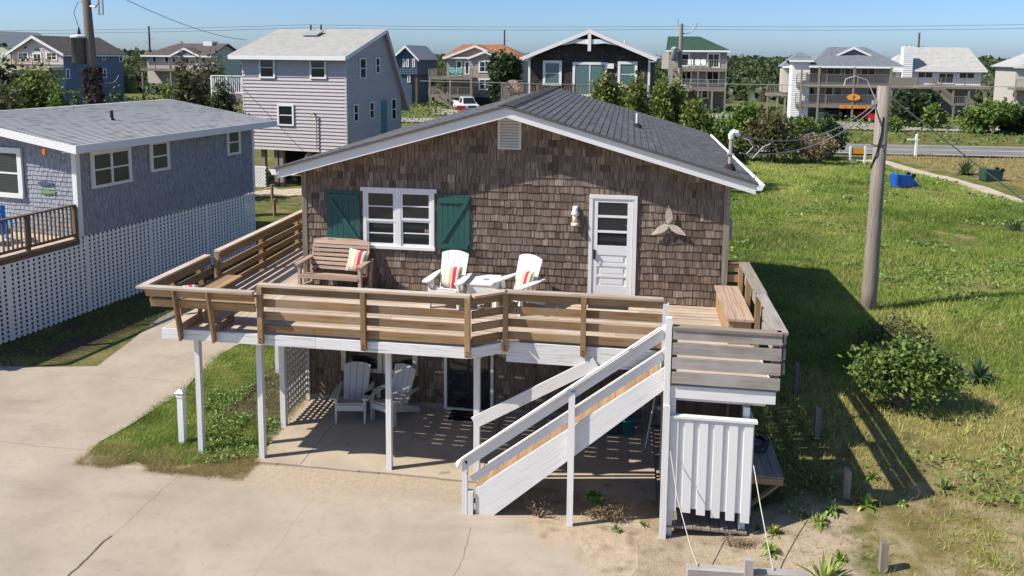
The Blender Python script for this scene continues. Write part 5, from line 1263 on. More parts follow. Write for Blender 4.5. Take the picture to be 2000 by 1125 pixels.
MB().box(dk0, u1+.2, -2.6, 0, zf-.3, zf-.02).build('deck_floor', C_['far_deck'], T); railing(T, (dk0+.05, -2.55), (u1+.15, -2.55), zf-.02, max(.9, zt_-zf), 'far_deck', 2.2, .17); railing(T, (dk0+.05, -2.5), (dk0+.05, 4), zf-.02, max(.9, zt_-zf), 'far_deck', 2.2, .17)
MB().box(dk0, u0-.02, .02, 4.2, zf-.3, zf-.02).build('deck_floor', C_['far_deck'], T)
posts(T, [(dk0+.2, -2.4), (ua, -2.4), (u1, -2.4), (dk0+.2, 3.8)], 0, zf-.3, 'far_deck')
MB().tube([(f.fr(1213, 80)[0], 3, za-1.2), (f.fr(1213, 80)[0], 3, za-.55)], .05, 6).build('vent_pipe', C_['pvc'], T)
pc = f.o+f.e*(f.fr(1003, 175, -1.2)[0])+f.n*(-1.2); adirondack('adirondack_chair', 'tan wooden adirondack chair on the deck of the dark shingled house', 'teak', (pc[0], pc[1], f.z0+zf-.02), R(15), None, 1.15)

# --- tan house with the orange roof
p = onz(905, 212, .1); f = Fr(p[0], p[1], R(-3)); T = f.root('tan_house', 'tan house with orange shingle roof and grey decks beyond the road')
u0 = f.fr(868, 150)[0]; um = f.fr(917, 150)[0]; u1 = f.fr(979, 150)[0]; ze = f.fr(900, 110)[1]; z1_ = f.fr(920, 152)[1]
q = MB(); q.box(u0, u1+2.0, 1.2, 9, 0, ze); q.build('wall', C_['siding_tan'], T); q = MB(); q.box(um, u1, 0, 1.2, 2.9, ze); q.build('wall', C_['siding_tan'], T)
laps(T, mapf(0), um, u1, 2.9, ze, .22, 'siding_tan'); laps(T, mapf(1.2), u0, um, 2.9, ze, .22, 'siding_tan')
zr1 = f.fr(927, 86, 3)[1]
hip(T, u0-.5, u1+2.6, .7, 9.5, ze-.1, zr1, u0+1.3, u1-1.0, 5.0, 'roof_orange', 16)
for (a0_, a1_, apx, apy, dy) in ((u0-.3, f.fr(985, 118)[0], 928, 88, .6), (um-.2, u1+.2, 947, 99, -.35)):
    ac, az = f.fr(apx, apy, dy); zl = ze-.15
    sw = max(ac-a0_, a1_-ac); kk = (az-zl)/sw
    q = MB(); q.prism([(a0_, dy+.3, zl), (a1_, dy+.3, zl), (ac, dy+.3, az-.1)], (0, .2, 0)); q.build('gable_wall', C_['siding_tan'], T)
    for e_ in (a0_, a1_):
        q = MB(); slab(q, [(e_, dy, zl), (ac, dy, az), (ac, 5, az), (e_, 5, zl)], .1); q.build('roof', C_['roof_orange'], T)
        q = MB(); q.prism([(e_, dy-.04, zl), (ac, dy-.04, az), (ac, dy-.04, az-.3), (e_, dy-.04, zl-.28)], (0, .035, 0)); q.build('rake_board', C_['trim_white'], T)
f.win(T, 891, 118, 903, 148, 1.2, trim=.15, rail=False); f.win(T, 907, 119, 918, 146, 1.2, trim=.2, rail=False, name='door'); f.win(T, 935, 118, 960, 142, 0, trim=.2, cols=2); f.win(T, 935, 153, 960, 176, 0, trim=.2, cols=2)
g0 = f.fr(925, 190); g1 = f.fr(973, 212); q = MB(); mbox(q, mapf(-.02), g0[0], g1[0], 0, g0[1], 0, .01); q.build('garage_shade', C_['shade_black'], T)  # flat dark sheet painted as the unlit garage inside
d0 = f.fr(837, 150, -2.2)[0]; d1 = f.fr(922, 150, -2.2)[0]; zd = f.fr(880, 151, -2.2)[1]; zd2 = f.fr(880, 186, -2.2)[1]
for zz_, nm in ((zd, 0), (zd2, 1)):
    MB().box(d0, d1, -2.2, 1.2, zz_-.3, zz_).build('deck_floor', C_['far_deck'], T); railing(T, (d0, -2.15), (d1, -2.15), zz_, 1.05, 'far_deck', 2.0, .2); railing(T, (d0+.05, -2.1), (d0+.05, 1.1), zz_, 1.05, 'far_deck', 2.0, .2)
posts(T, [(d0+.15, -2.1), ((d0+d1)/2, -2.1), (d1-.15, -2.1)], 0, zd, 'far_deck', .22)
s0 = f.fr(853, 176, -2.8); s1 = f.fr(888, 208, -2.8)
for yy in (-3.2, -2.4): MB().beam((s0[0], yy, zd2-.1), (s1[0], yy, .1), .06, .3).build('stair_stringer', C_['far_deck'], T); MB().beam((s0[0], yy, zd2+.85), (s1[0], yy, 1.0), .06, .12).build('stair_rail', C_['far_deck'], T)
for k in range(10): t = (k+.5)/10; MB().box(s0[0]+(s1[0]-s0[0])*t-.15, s0[0]+(s1[0]-s0[0])*t+.15, -3.15, -2.45, zd2*(1-t)-.1, zd2*(1-t)-.04).build('stair_tread', C_['far_deck'], T)
for px_, l in ((883, 'mint green chair on the upper deck of the tan house, beside the railing end'), (897, 'mint green chair on the upper deck of the tan house, beside the white door')):
    uu = f.fr(px_, 140, -.8)[0]; pp = f.o+f.e*uu+f.n*(-.8); adirondack('adirondack_chair', l, 'mint', (pp[0], pp[1], f.z0+zd), R(10), None, 1.3)

# --- green roofed tower house
p = onz(1360, 221, .1); f = Fr(p[0], p[1], R(-6)); T = f.root('green_roof_house', 'tall grey house with green roof and stacked white railed balconies')
u0 = f.fr(1303, 150)[0]; u1 = f.fr(1419, 150)[0]; ze = f.fr(1360, 98)[1]; zr1 = f.fr(1330, 71, 4)[1]; ur0 = f.fr(1304, 72, 4)[0]; ur1 = f.fr(1366, 72, 4)[0]
q = MB(); q.box(u0, u1, 1.6, 9.5, 3.0, ze); q.build('wall', C_['siding_grey'], T); q = MB(); q.box(u0, f.fr(1342, 200)[0], 1.6, 9.4, 0, 3.0); q.build('wall', C_['siding_grey'], T); MB().box(u0+.1, u1-.1, 5, 9.3, 0, 3.0).build('back_wall', C_['siding_grey'], T)
laps(T, mapf(1.6), u0, u1, 3.0, ze, .24, 'siding_grey')
hip(T, u0-.3, u1+.4, .9, 9.9, ze, zr1, ur0, ur1, 4.5, 'roof_green', 14)
MB().box(u0-.95, u0-.02, 3, 5, 5.5, ze-.4).build('side_bay', C_['siding_beige'], T)
f.win(T, 1327, 103, 1347, 130, 1.6, trim=.2, rail=False); f.win(T, 1381, 103, 1406, 133, 1.6, trim=.2, cols=2, rail=False, name='sliding_door'); f.win(T, 1330, 137, 1351, 168, 1.6, trim=.2, cols=2, rail=False, name='sliding_door'); f.win(T, 1379, 137, 1405, 168, 1.6, trim=.2, cols=2, rail=False, name='sliding_door'); f.win(T, 1369, 172, 1384, 193, 1.6, trim=.2)
zb1_, zb2_ = f.fr(1370, 134)[1], f.fr(1370, 172)[1]
for zz_, mt in ((zb1_, 'far_deck'), (zb2_, 'grey_wood')):
    MB().box(u0+.7, u1, -.6, 1.58, zz_-.35, zz_).build('balcony_floor', C_['far_deck'], T); railing(T, (u0+.75, -.55), (u1-.05, -.55), zz_, 1.1, 'grey_wood', 2.4, .2); railing(T, (u1-.05, -.5), (u1-.05, 1.5), zz_, 1.1, 'grey_wood', 2.0, .2)
posts(T, [(u0+.8, -.5), (f.fr(1363, 200)[0], -.5), (f.fr(1390, 200)[0], -.5), (u1-.1, -.5)], 0, zb2_-.3, 'far_deck', .22)
posts(T, [(u0+.8, -.5), (f.fr(1363, 160)[0], -.5), (u1-.1, -.5)], zb2_+.3, zb1_-.35, 'far_deck', .16)
for k, (px_, l) in enumerate(((1348, 'white chair on the top balcony of the green roofed house, beside its left window'), (1362, 'white chair on the top balcony of the green roofed house, between two other chairs'), (1373, 'white chair on the top balcony of the green roofed house, beside the sliding door'))):
    uu = f.fr(px_, 125, .6)[0]; pp = f.o+f.e*uu+f.n*.6; adirondack('adirondack_chair', l, 'chair_white', (pp[0], pp[1], f.z0+zb1_), R(-8), None, 1.2)
def bin_(label, loc, rotz, mat, tilt=None, h=1.05):
    t = thing('wheelie_bin', label, 'bin', loc, rotz, None, tilt)
    q = MB(); q.hexa([(-.22, -.26, .05), (.22, -.26, .05), (.22, .24, .05), (-.22, .24, .05), (-.29, -.36, h), (.29, -.36, h), (.29, .33, h), (-.29, .33, h)]); q.build('body', C_[mat], t)
    q = MB(); q.box(-.31, .31, -.38, .35, h-.07, h-.01); q.build('rim', C_[mat], t)
    q = MB(); q.hexa([(-.31, -.40, h), (.31, -.40, h), (.31, .36, h), (-.31, .36, h), (-.26, -.32, h+.07), (.26, -.32, h+.07), (.26, .30, h+.10), (-.26, .30, h+.10)]); q.tube([(-.25, .42, h), (.25, .42, h)], .02, 6); q.build('lid', C_[mat], t)
    for s in (-1, 1): q = MB(); q.lathe([(.12, 0), (.12, .06)], (s*.25-.03, .27, .12), 12, (1, 0, 0)); q.build('wheel', C_['rubber'], t)
    return t
for px_, l in ((1379, 'green wheelie bin under the green roofed house, beside the inner post'), (1402, 'green wheelie bin under the green roofed house, beside the end post')):
    uu = f.fr(px_, 210, .6)[0]; pp = f.o+f.e*uu+f.n*.6; bin_(l, (pp[0], pp[1], .1), 0, 'bin_green')

# --- two-deck house with the slate roof
p = onz(1640, 237, .1); f = Fr(p[0], p[1], R(-5)); T = f.root('double_deck_house', 'beige house with slate roof and two long grey decks over a carport')
DKH = f
u0 = f.fr(1543, 170)[0]; ut = f.fr(1577, 170)[0]; u1 = f.fr(1740, 170, 1.0)[0]; ze = f.fr(1660, 129, -1.2)[1]
zd1 = f.fr(1660, 164, -1.6)[1]; zd2 = f.fr(1660, 204, -1.6)[1]
MB().box(ut+.3, u1, 1.2, 9, zd2, ze).build('wall', C_['siding_beige'], T); MB().box(u0, ut, -1.4, 1.8, .0, f.fr(1560, 118)[1]).build('stair_tower', C_['siding_white'], T); laps(T, mapf(-1.4), u0, ut, 0, f.fr(1560, 118)[1], .24, 'siding_white')
q = MB(); zt2 = f.fr(1560, 117)[1]; hip(T, u0-.4, ut+.3, -1.8, 2.4, zt2, zt2+.9, (u0+ut)/2-.1, (u0+ut)/2+.1, .3, 'roof_slate', 5)
zr1 = f.fr(1660, 92, 4)[1]; hip(T, ut-.2, u1+.7, -1.9, 9.5, ze, zr1, f.fr(1620, 95, 4)[0], f.fr(1690, 95, 4)[0], 4.0, 'roof_slate', 16)
ac, az = f.fr(1668, 91, 1.2); ga0, zg = f.fr(1634, 107, 1.2); ga1, _ = f.fr(1702, 107, 1.2)
q = MB(); q.prism([(ga0, 1.5, zg), (ga1, 1.5, zg), (ac, 1.5, az-.1)], (0, .2, 0)); q.build('gable_wall', C_['roof_slate'], T)
for e_ in (ga0, ga1):
    q = MB(); slab(q, [(e_, 1.2, zg), (ac, 1.2, az), (ac, 5, az), (e_, 5, zg)], .1); q.build('roof', C_['roof_slate'], T); q = MB(); q.prism([(e_, 1.16, zg), (ac, 1.16, az), (ac, 1.16, az-.28), (e_, 1.16, zg-.2)], (0, .035, 0)); q.build('rake_board', C_['trim_white'], T)
MB().box(f.fr(1530, 135, 2)[0], u0, 2, 6, zd1-1.2, ze-.2).build('side_wing', C_['siding_beige'], T); q = MB(); hip(T, f.fr(1527, 135, 2)[0], u0+.5, 1.5, 6.5, ze-.1, ze+1.2, f.fr(1535, 130, 3)[0]+.8, u0+.4, 4, 'roof_slate', 5)
for a_ in (1614, 1681): f.win(T, a_, 129, a_+29, 148, 1.2, trim=.15, cols=2, rail=False)
f.win(T, 1649, 130, 1672, 150, 1.2, trim=.15, cols=2, rail=False)
f.win(T, 1611, 168, 1627, 187, 1.2, trim=.15, rail=False); f.win(T, 1628, 168, 1645, 188, 1.2, trim=.12, rail=False, glass='glass_teal'); f.win(T, 1580, 168, 1592, 186, 1.2, trim=.15, rail=False); f.win(T, 1694, 168, 1713, 186, 1.2, trim=.15, rail=False)
ux0 = f.fr(1556, 160, -1.9)[0]; ux1 = f.fr(1737, 160, -1.9)[0]
for zz_ in (zd1, zd2):
    MB().box(ux0, ux1, -1.9, 1.18, zz_-.4, zz_).build('deck_floor', C_['far_deck'], T); railing(T, (ux0, -1.85), (ux1, -1.85), zz_, 1.05, 'far_deck', 3.2, .2)
for px_ in (1563, 1597, 1665, 1737): posts(T, [(f.fr(px_, 200, -1.85)[0], -1.85)], 0, ze-.1, 'far_deck', .2)
posts(T, [(ut+.5, 3), (ut+4, 3), (u1-4, 3), (u1-.3, 3), (ut+.5, 8), (u1-.3, 8)], 0, zd2, 'far_deck', .25); MB().box(ut, u1, 7.5, 7.7, 0, zd2).build('carport_back', C_['siding_grey'], T)
posts(T, [(f.fr(1533, 200, 2.2)[0], 2.2), (f.fr(1540, 200, 2.2)[0], 2.2)], 0, zd1, 'far_deck', .2)
MB().box(f.fr(1497, 200, 2)[0], u0, 2, 5, 2.6, 2.85).build('side_deck', C_['far_deck'], T); railing(T, (f.fr(1497, 200, 2)[0], 2.05), (f.fr(1533, 200, 2)[0], 2.05), 2.85, 1.1, 'far_deck', 2.2, .2); posts(T, [(f.fr(1499, 200, 2)[0], 2.2), (f.fr(1518, 200, 2)[0], 2.2)], 0, 2.6, 'far_deck', .2)
b0 = f.fr(1640, 207, -1.95); b1 = f.fr(1697, 203, -1.95)
BS = thing('deck_banner', 'yellow lettered sign board on the lower deck edge of the double deck house', 'sign', tuple(f.o+f.e*b0[0]+f.n*(-1.97)+np.array([0, 0, f.z0+zd2-.42])), f.th)
wB = b1[0]-b0[0]; MB().box(0, wB*.42, -.04, 0, 0, .36).build('board', C_['sign_orange'], BS); MB().box(wB*.46, wB, -.04, 0, .02, .34).build('board', C_['sign_orange'], BS)
for k in range(11):
    x_ = wB*(.05+.085*k)
    if .40 < x_/wB < .48: continue
    q = MB(); q.box(x_, x_+.05, -.05, -.041, .08, .28)
    if k % 3: q.box(x_+.05, x_+.16, -.05, -.041, .22 if k % 2 else .08, .28 if k % 2 else .14)
    if k % 4 == 1: q.box(x_+.16, x_+.21, -.05, -.041, .08, .28)
    q.build('letter', C_['brown_deck'], BS)
c0 = f.fr(1667, 190, -1.95); TR = thing('round_plaque', 'round orange plaque hung on the lower deck railing of the double deck house', 'sign', tuple(f.o+f.e*c0[0]+f.n*(-1.99)+np.array([0, 0, f.z0+c0[1]])), f.th)
q = MB(); q.lathe([(.52, 0), (.52, .04)], (0, 0, 0), 10, (0, -1, 0)); q.v = [(x*1.35, y, z*.7) for x, y, z in q.v]; q.build('disc', C_['sign_orange'], TR); q = MB(); q.box(-.07, .07, -.055, -.041, -.3, .25); q.box(.07, .2, -.055, -.041, 0, .1); q.build('mark', C_['brown_deck'], TR)

# --- white house with the chimney
p = onz(1850, 226, .1); f = Fr(p[0], p[1], R(-6)); T = f.root('white_house', 'white house with pale roof, lap sided chimney and long deck stairs')
u0 = f.fr(1786, 150, 1.5)[0]; u1 = f.fr(1916, 150, 1.5)[0]; ze = f.fr(1850, 137, .8)[1]; zd = f.fr(1850, 168, -1.2)[1]
MB().box(u0-2.2, u1, 1.5, 9, zd-.2, ze).build('wall', C_['siding_white'], T); laps(T, mapf(1.5), u0-2.2, u1, zd-.2, ze, .26, 'siding_white')
zr1 = f.fr(1840, 93, 5)[1]; hip(T, u0-.6, u1+.5, .8, 9.6, ze, zr1, f.fr(1783, 93, 5)[0], f.fr(1891, 93, 5)[0], 5.0, 'roof_pale', 18)
hip(T, u0-3.6, u0+.2, 1.0, 9, ze-.1, ze+2.0, u0-1.2, u0+.2, 5, 'roof_pale', 8)
c0, zc = f.fr(1766, 91, .6); c1, _ = f.fr(1785, 91, .6); MB().box(c0, c1, .6, 2.2, zd-1, zc).build('chimney', C_['chimney_white'], T); laps(T, mapf(.6), c0, c1, zd-1, zc, .26, 'siding_white')
for a_ in (.3, .9): MB().tube([(c0+a_, 1.3, zc), (c0+a_, 1.3, zc+.3)], .12, 8).build('chimney_pot', C_['grey_metal'], T)
f.win(T, 1791, 139, 1823, 154, 1.5, trim=.15, cols=2, rail=False); f.win(T, 1832, 141, 1863, 164, 1.5, trim=.15, cols=2, rail=False, name='sliding_door'); f.win(T, 1872, 140, 1904, 155, 1.5, trim=.15, cols=2, rail=False)
d0 = f.fr(1738, 160, -1.2)[0]; d1 = f.fr(1932, 160, -1.2)[0]; MB().box(d0, d1, -1.2, 1.48, zd-.35, zd).build('deck_floor', C_['far_deck'], T)
railing(T, (f.fr(1793, 160, -1.15)[0], -1.15), (d1, -1.15), zd, 1.0, 'far_deck', 2.4, .22)
MB().box(d0, f.fr(1791, 160, -1.15)[0], -1.25, -1.15, zd-.4, f.fr(1760, 151, -1.2)[1]).build('deck_screen', C_['far_deck'], T)
posts(T, [(d0+.3+i*(d1-d0-.6)/6, -1.0) for i in range(7)], 0, zd-.35, 'far_deck', .22); MB().box(u0, u1, 3.5, 3.7, 0, zd-.3).build('under_wall', C_['siding_grey'], T)
s0 = f.fr(1815, 160, -2.4); s1 = f.fr(1858, 190, -2.4); s2 = f.fr(1885, 200, -2.4); s3 = f.fr(1919, 226, -2.4); zl = f.fr(1870, 203, -2.4)[1]
MB().box(s1[0], s2[0], -3.4, -2.0, zl-.15, zl).build('stair_landing', C_['far_deck'], T)
for (a_, za_, c_, zc_) in ((s0[0], zd, s1[0], zl), (s2[0], zl, s3[0], 0)):
    for yy in (-3.3, -2.1):
        MB().beam((a_, yy, za_-.1), (c_, yy, zc_-.1), .07, .35).build('stair_stringer', C_['far_deck'], T)
        q = MB(); q.beam((a_, yy, za_+.95), (c_, yy, zc_+.95), .08, .12); q.build('stair_rail', C_['far_deck'], T)
        q = MB()
        for k in range(14): t = (k+.5)/14; q.beam((a_+(c_-a_)*t, yy, za_+(zc_-za_)*t), (a_+(c_-a_)*t, yy, za_+(zc_-za_)*t+.95), .05, .05, (0, 1, 0))
        stuff(q.build('balusters', C_['far_deck'], T))
    for k in range(10): t = (k+.5)/10; x_ = a_+(c_-a_)*t; z_ = za_+(zc_-za_)*t; MB().box(x_-.16, x_+.16, -3.28, -2.12, z_-.04, z_).build('stair_tread', C_['far_deck'], T)
railing(T, (s1[0], -3.35), (s2[0], -3.35), zl, .95, 'far_deck', 1.2, .2); posts(T, [(s1[0]+.1, -3.3), (s2[0]-.1, -3.3)], 0, zl-.1, 'far_deck', .18); MB().box(s0[0]-1.5, s0[0]+.1, -3.4, -1.2, zd-.3, zd).build('stair_landing', C_['far_deck'], T)
WHF = f
# --- deck of another house at the right edge
p = onz(1990, 222, .1); f = Fr(p[0], p[1], R(-6)); T = f.root('edge_house', 'beige house at the end of the row, beyond the white house, with a grey deck')
u0 = f.fr(1984, 170)[0]; zd = f.fr(1990, 172)[1]; MB().box(u0, u0+7, 0, 3, zd-.3, zd).build('deck_floor', C_['far_deck'], T); railing(T, (u0, .05), (u0+7, .05), zd, 1.1, 'far_deck', 2.4, .22); posts(T, [(u0+.1, .2), (u0+3, .2), (u0+6, .2)], 0, zd-.3, 'far_deck', .22)
xw = f.fr(1997, 120, 1)[0]; MB().box(xw, xw+9, 3, 11, 0, zd+2.8).build('wall', C_['siding_beige'], T); hip(T, xw-.5, xw+9.5, 2.5, 11.5, zd+2.8, zd+5, xw+3, xw+6, 7, 'roof_grey', 8)

# --- grey-blue gabled house, far left
p = atd(75, 130, 118); f = Fr(p[0], p[1], R(-4)); T = f.root('blue_gable_house', 'grey blue house with arched gable window and brown deck, far left')
u0 = f.fr(24, 120)[0]; u1 = f.fr(124, 120)[0]; ze = f.fr(70, 101)[1]; ua, za = f.fr(68, 69); L_ = max(6, f.sd(240, 125, u1)[0])
q = MB(); q.prism([(u0, 0, 0), (u1, 0, 0), (u1, 0, ze), (ua, 0, za-.2), (u0, 0, ze)], (0, L_, 0), .5); q.build('wall', C_['siding_blue'], T)
kk = (za-.2-ze)/(u1-ua); laps(T, mapf(0), u0, u1, 5.4, za-.3, .24, 'siding_pink', lambda z: (u0, u1) if z < ze else (ua-(za-.25-z)/kk, ua+(za-.25-z)/kk)); laps(T, mapr(u1), 0, L_, 0, ze, .24, 'siding_blue')
for s, e_ in ((-1, u0), (1, u1)):
    x_ = e_+s*.5; q = MB(); slab(q, [(x_, -.5, ze-.25), (ua, -.5, za), (ua, L_+.5, za), (x_, L_+.5, ze-.25)], .1); o = q.build('roof', C_['roof_brown'], T); courses(o, (x_, -.5, ze-.245), (x_, L_+.5, ze-.245), (ua, -.5, za+.005), (ua, L_+.5, za+.005), 18, 'roof_brown')
    q = MB(); q.prism([(x_, -.54, ze-.25), (ua, -.54, za), (ua, -.54, za-.4), (x_, -.54, ze-.55)], (0, .035, 0)); q.build('rake_board', C_['trim_white'], T)
q = MB(); q.box(u1+.47, u1+.5, -.5, L_+.5, ze-.55, ze-.25); q.build('fascia', C_['trim_white'], T)
f.win(T, 35, 101, 57, 118, 0, trim=.18, cols=2); f.win(T, 90, 101, 113, 118, 0, trim=.18, cols=2); f.win(T, 64, 103, 83, 122, 0, trim=.18, cols=2, rail=False, name='sliding_door')
a = f.fr(64, 102); c = f.fr(82, 102); rr = (c[0]-a[0])/2; pts = [(a[0]+rr+rr*math.cos(t), 0, a[1]+.05+rr*.8*math.sin(t)) for t in np.linspace(0, math.pi, 9)]; q = MB(); q.prism(pts, (0, -.06, 0)); ar = q.build('arched_window', C_['trim_white'], T)
q = MB(); q.prism([(a[0]+rr+rr*.78*math.cos(t), -.06, a[1]+.15+rr*.6*math.sin(t)) for t in np.linspace(0, math.pi, 9)], (0, -.015, 0)); q.build('pane', C_['glass_dark'], ar)
for (x_, y_, x2, y2) in ((127, 134, 136, 154), (158, 112, 165, 124), (159, 134, 167, 148), (198, 103, 206, 117), (200, 134, 208, 152), (231, 104, 239, 121)): f.wins(T, x_, y_, x2, y2, u1, trim=.15)
zd = f.fr(60, 131, -2.2)[1]; MB().box(f.fr(-30, 130, -2.2)[0], u1, -2.4, -.03, zd-.4, zd).build('deck_floor', C_['deck_wood'], T); railing(T, (f.fr(-30, 130, -2.2)[0], -2.35), (u1, -2.35), zd, 1.1, 'tread_wood', 2.6, .25); posts(T, [(u1-.1, -2.2), (u0+3, -2.2), (u0-2, -2.2)], 0, zd-.4, 'far_deck', .22)
# --- pale house
p = atd(350, 125, 125); f = Fr(p[0], p[1], R(-8)); T = f.root('pale_house', 'pale house with brown roof, white chimney and yellow green side wall')
u0 = f.fr(287, 120)[0]; u1 = f.fr(412, 120)[0]; ze = f.fr(350, 107)[1]; zr1 = f.fr(380, 85, 4)[1]; L_ = max(6, f.sd(469, 120, u1)[0])
MB().box(u0, u1, 0, L_, 2.5, ze).build('wall', C_['siding_pink'], T); q = MB(); q.prism([(u1+.02, 0, 2.5), (u1+.02, L_, 2.5), (u1+.02, L_, ze), (u1+.02, L_/2, zr1-.15), (u1+.02, 0, ze)], (-.1, 0, 0)); q.build('gable_wall', C_['siding_yellow'], T); laps(T, mapr(u1+.02), 0, L_, 2.5, ze, .26, 'siding_yellow')
hip(T, u0-.6, u1+.5, -.6, L_+.6, ze-.1, zr1, u0+3.0, u1+.5, L_/2, 'roof_brown', 14)
g0, gz = f.fr(332, 108, -.7); g1, _ = f.fr(390, 108, -.7); ga, gza = f.fr(360, 93, -.7)
q = MB(); q.prism([(g0, -.6, gz), (g1, -.6, gz), (ga, -.6, gza-.1)], (0, .2, 0)); q.build('dormer_wall', C_['siding_blue'], T)
for e_ in (g0, g1): q = MB(); slab(q, [(e_, -.8, gz), (ga, -.8, gza), (ga, 3, gza), (e_, 3, gz)], .1); q.build('roof', C_['roof_brown'], T); q = MB(); q.prism([(e_, -.84, gz), (ga, -.84, gza), (ga, -.84, gza-.3), (e_, -.84, gz-.25)], (0, .035, 0)); q.build('rake_board', C_['trim_white'], T)
c0, cz = f.fr(400, 81, 3); c1, _ = f.fr(417, 81, 3); MB().box(c0, c1, 2.6, 4.0, ze, cz).build('chimney', C_['chimney_white'], T)
for x_ in (298, 322, 336, 382): f.win(T, x_, 109, x_+9, 124, 0, trim=.12, rail=False)
f.win(T, 356, 111, 372, 125, 0, trim=.15, cols=2, rail=False, name='sliding_door')
for (x_, x2) in ((423, 428), (445, 449)): f.wins(T, x_, 111, x2, 125, u1+.02, trim=.1)
zd = f.fr(330, 135, -2.5)[1]; d0 = f.fr(275, 130, -2.5)[0]; d1 = f.fr(392, 130, -2.5)[0]; MB().box(d0, d1, -2.6, -.02, zd-.3, zd).build('deck_floor', C_['far_deck'], T); railing(T, (d0, -2.55), (d1, -2.55), zd, 1.1, 'far_deck', 2.6, .25); posts(T, [(d0+.2, -2.4), ((d0+d1)/2, -2.4), (d1-.2, -2.4), (u0+.2, L_-.3), (u1-.2, L_-.3), (u1-.2, .3)], 0, zd-.3, 'far_deck', .25)
# --- dark blue house and the sliver at the left edge
p = onz(800, 207, .1); f = Fr(p[0], p[1], R(-4)); T = f.root('navy_house', 'dark blue gabled house on stilts beside the tan house')
u0 = f.fr(770, 130)[0]; u1 = f.fr(815, 130)[0]; ze = f.fr(800, 113)[1]; ua, za = f.fr(794, 88); zb = f.fr(800, 145)[1]
q = MB(); q.prism([(u0, 0, zb), (u1, 0, zb), (u1, 0, ze), (ua, 0, za-.2), (u0, 0, ze)], (0, 8, 0), .5); q.build('wall', C_['siding_navy'], T); MB().box(u0, f.fr(803, 180)[0], .2, 8, 0, zb).build('wall', C_['siding_navy'], T); laps(T, mapf(0), u0, u1, zb, ze, .25, 'siding_navy')
for s, e_ in ((-1, u0), (1, u1)):
    x_ = e_+s*.4; q = MB(); slab(q, [(x_, -.5, ze-.2), (ua, -.5, za), (ua, 8.4, za), (x_, 8.4, ze-.2)], .1); q.build('roof', C_['roof_pale'], T); q = MB(); q.prism([(x_, -.54, ze-.2), (ua, -.54, za), (ua, -.54, za-.35), (x_, -.54, ze-.5)], (0, .035, 0)); q.build('rake_board', C_['trim_white'], T)
for x_ in (787, 794, 806): f.win(T, x_, 115, x_+5, 131, 0, trim=.12, rail=False)
f.win(T, 796, 147, 802, 161, .2, trim=.12, rail=False); posts(T, [(u1-.2, .3), (u1-.2, 7.5)], 0, zb, 'brown_deck', .3)
p = atd(2, 110, 125); f = Fr(p[0], p[1], R(-4)); T = f.root('green_house', 'sliver of a grey green house beyond the grey blue gable house'); u1 = f.fr(20, 100)[0]; ze = f.fr(10, 92)[1]
MB().box(u1-9, u1, 0, 9, 0, ze).build('wall', C_['siding_yellow'], T); q = MB(); slab(q, [(u1+.4, -.4, ze-.1), (u1-4.5, -.4, ze+2.2), (u1-4.5, 9.4, ze+2.2), (u1+.4, 9.4, ze-.1)], .12); q.build('roof', C_['roof_slate'], T); q = MB(); slab(q, [(u1-9.4, -.4, ze-.1), (u1-4.5, -.4, ze+2.2), (u1-4.5, 9.4, ze+2.2), (u1-9.4, 9.4, ze-.1)], .12); q.build('roof', C_['roof_slate'], T); q = MB(); q.prism([(u1, -.02, ze), (u1-9, -.02, ze), (u1-4.5, -.02, ze+2.1)], (0, .2, 0)); q.build('gable_wall', C_['siding_blue'], T); f.win(T, 4, 104, 11, 115, 0, trim=.15)
# ------------------------------------------------------------------ poles and wires
def wire(label, pts, r, sag=0.0, n=14, mat='cable'):
    P = []
    for a, c in zip(pts[:-1], pts[1:]):
        a = np.asarray(a, float); c = np.asarray(c, float)
        for k in range(n+(c is pts[-1])):
            t = k/n; q = a+(c-a)*t; q[2] -= sag*4*t*(1-t); P.append(q)
    P.append(np.asarray(pts[-1], float))
    q = MB(); q.tube(P, r, 5, caps=False); return tag(q.build('cable', C_[mat]), label, 'cable')
px0, py0 = 13.19, 6.81; pz0 = float(zt(px0, py0))
T = thing('utility_pole', 'thick weathered wooden pole standing alone in the grassy yard', 'utility pole', (px0, py0, pz0))
q = MB(); q.tube([(0, 0, -.3), (.0, 0, .6), (.02, 0, 3.0), (.03, 0, 6.36-pz0)], [.215, .20, .178, .160], 14); q.build('pole', C_['pole_wood'], T, True)
q = MB(); q.tube([(-.18, -.02, 3.9), (-.10, -.17, 4.3), (.0, -.18, 4.9), (.02, -.17, 5.3)], .018, 6); q.tube([(.19*math.cos(t), .19*math.sin(t), 4.55) for t in np.linspace(0, 2*math.pi, 13)], .012, 5); q.build('loose_cable', C_['black_metal'], T)
q = MB(); q.box(-.24, -.10, -.08, .02, 5.62, 5.72); q.build('cable_clamp', C_['grey_metal'], T)
q = MB(); q.tube([(-.17, -.05, 5.75), (-.42, -.1, 6.25), (-.75, -.15, 6.36), (-.98, -.2, 6.28), (-1.02, -.2, 6.10)], .014, 6); q.build('hook_cable', C_['rope'], T)
ptop = np.array([px0-.2, py0-.05, pz0+5.62])
hd = np.array([mx+.16, my, mz+.62])
wire('upper service cable sagging from the yard pole to the roof mast', [ptop, hd+[0.02, 0, .03]], .014, .42)
wire('lower service cable sagging from the yard pole to the roof mast', [ptop+[.02, 0, -.10], hd+[.02, 0, -.30]], .014, .40)
q = MB(); q.tube([hd+[0, 0, 0], hd+[.18, 0, -.05], hd+[.26, 0, -.18], hd+[.14, 0, -.32], hd+[.26, 0, -.40], hd+[.45, .05, -.18], hd+[.6, .1, -.12]], .014, 6); tag(q.build('cable_loop', C_['cable']), 'grey cable loop hanging beside the roof mast of the cottage', 'cable')
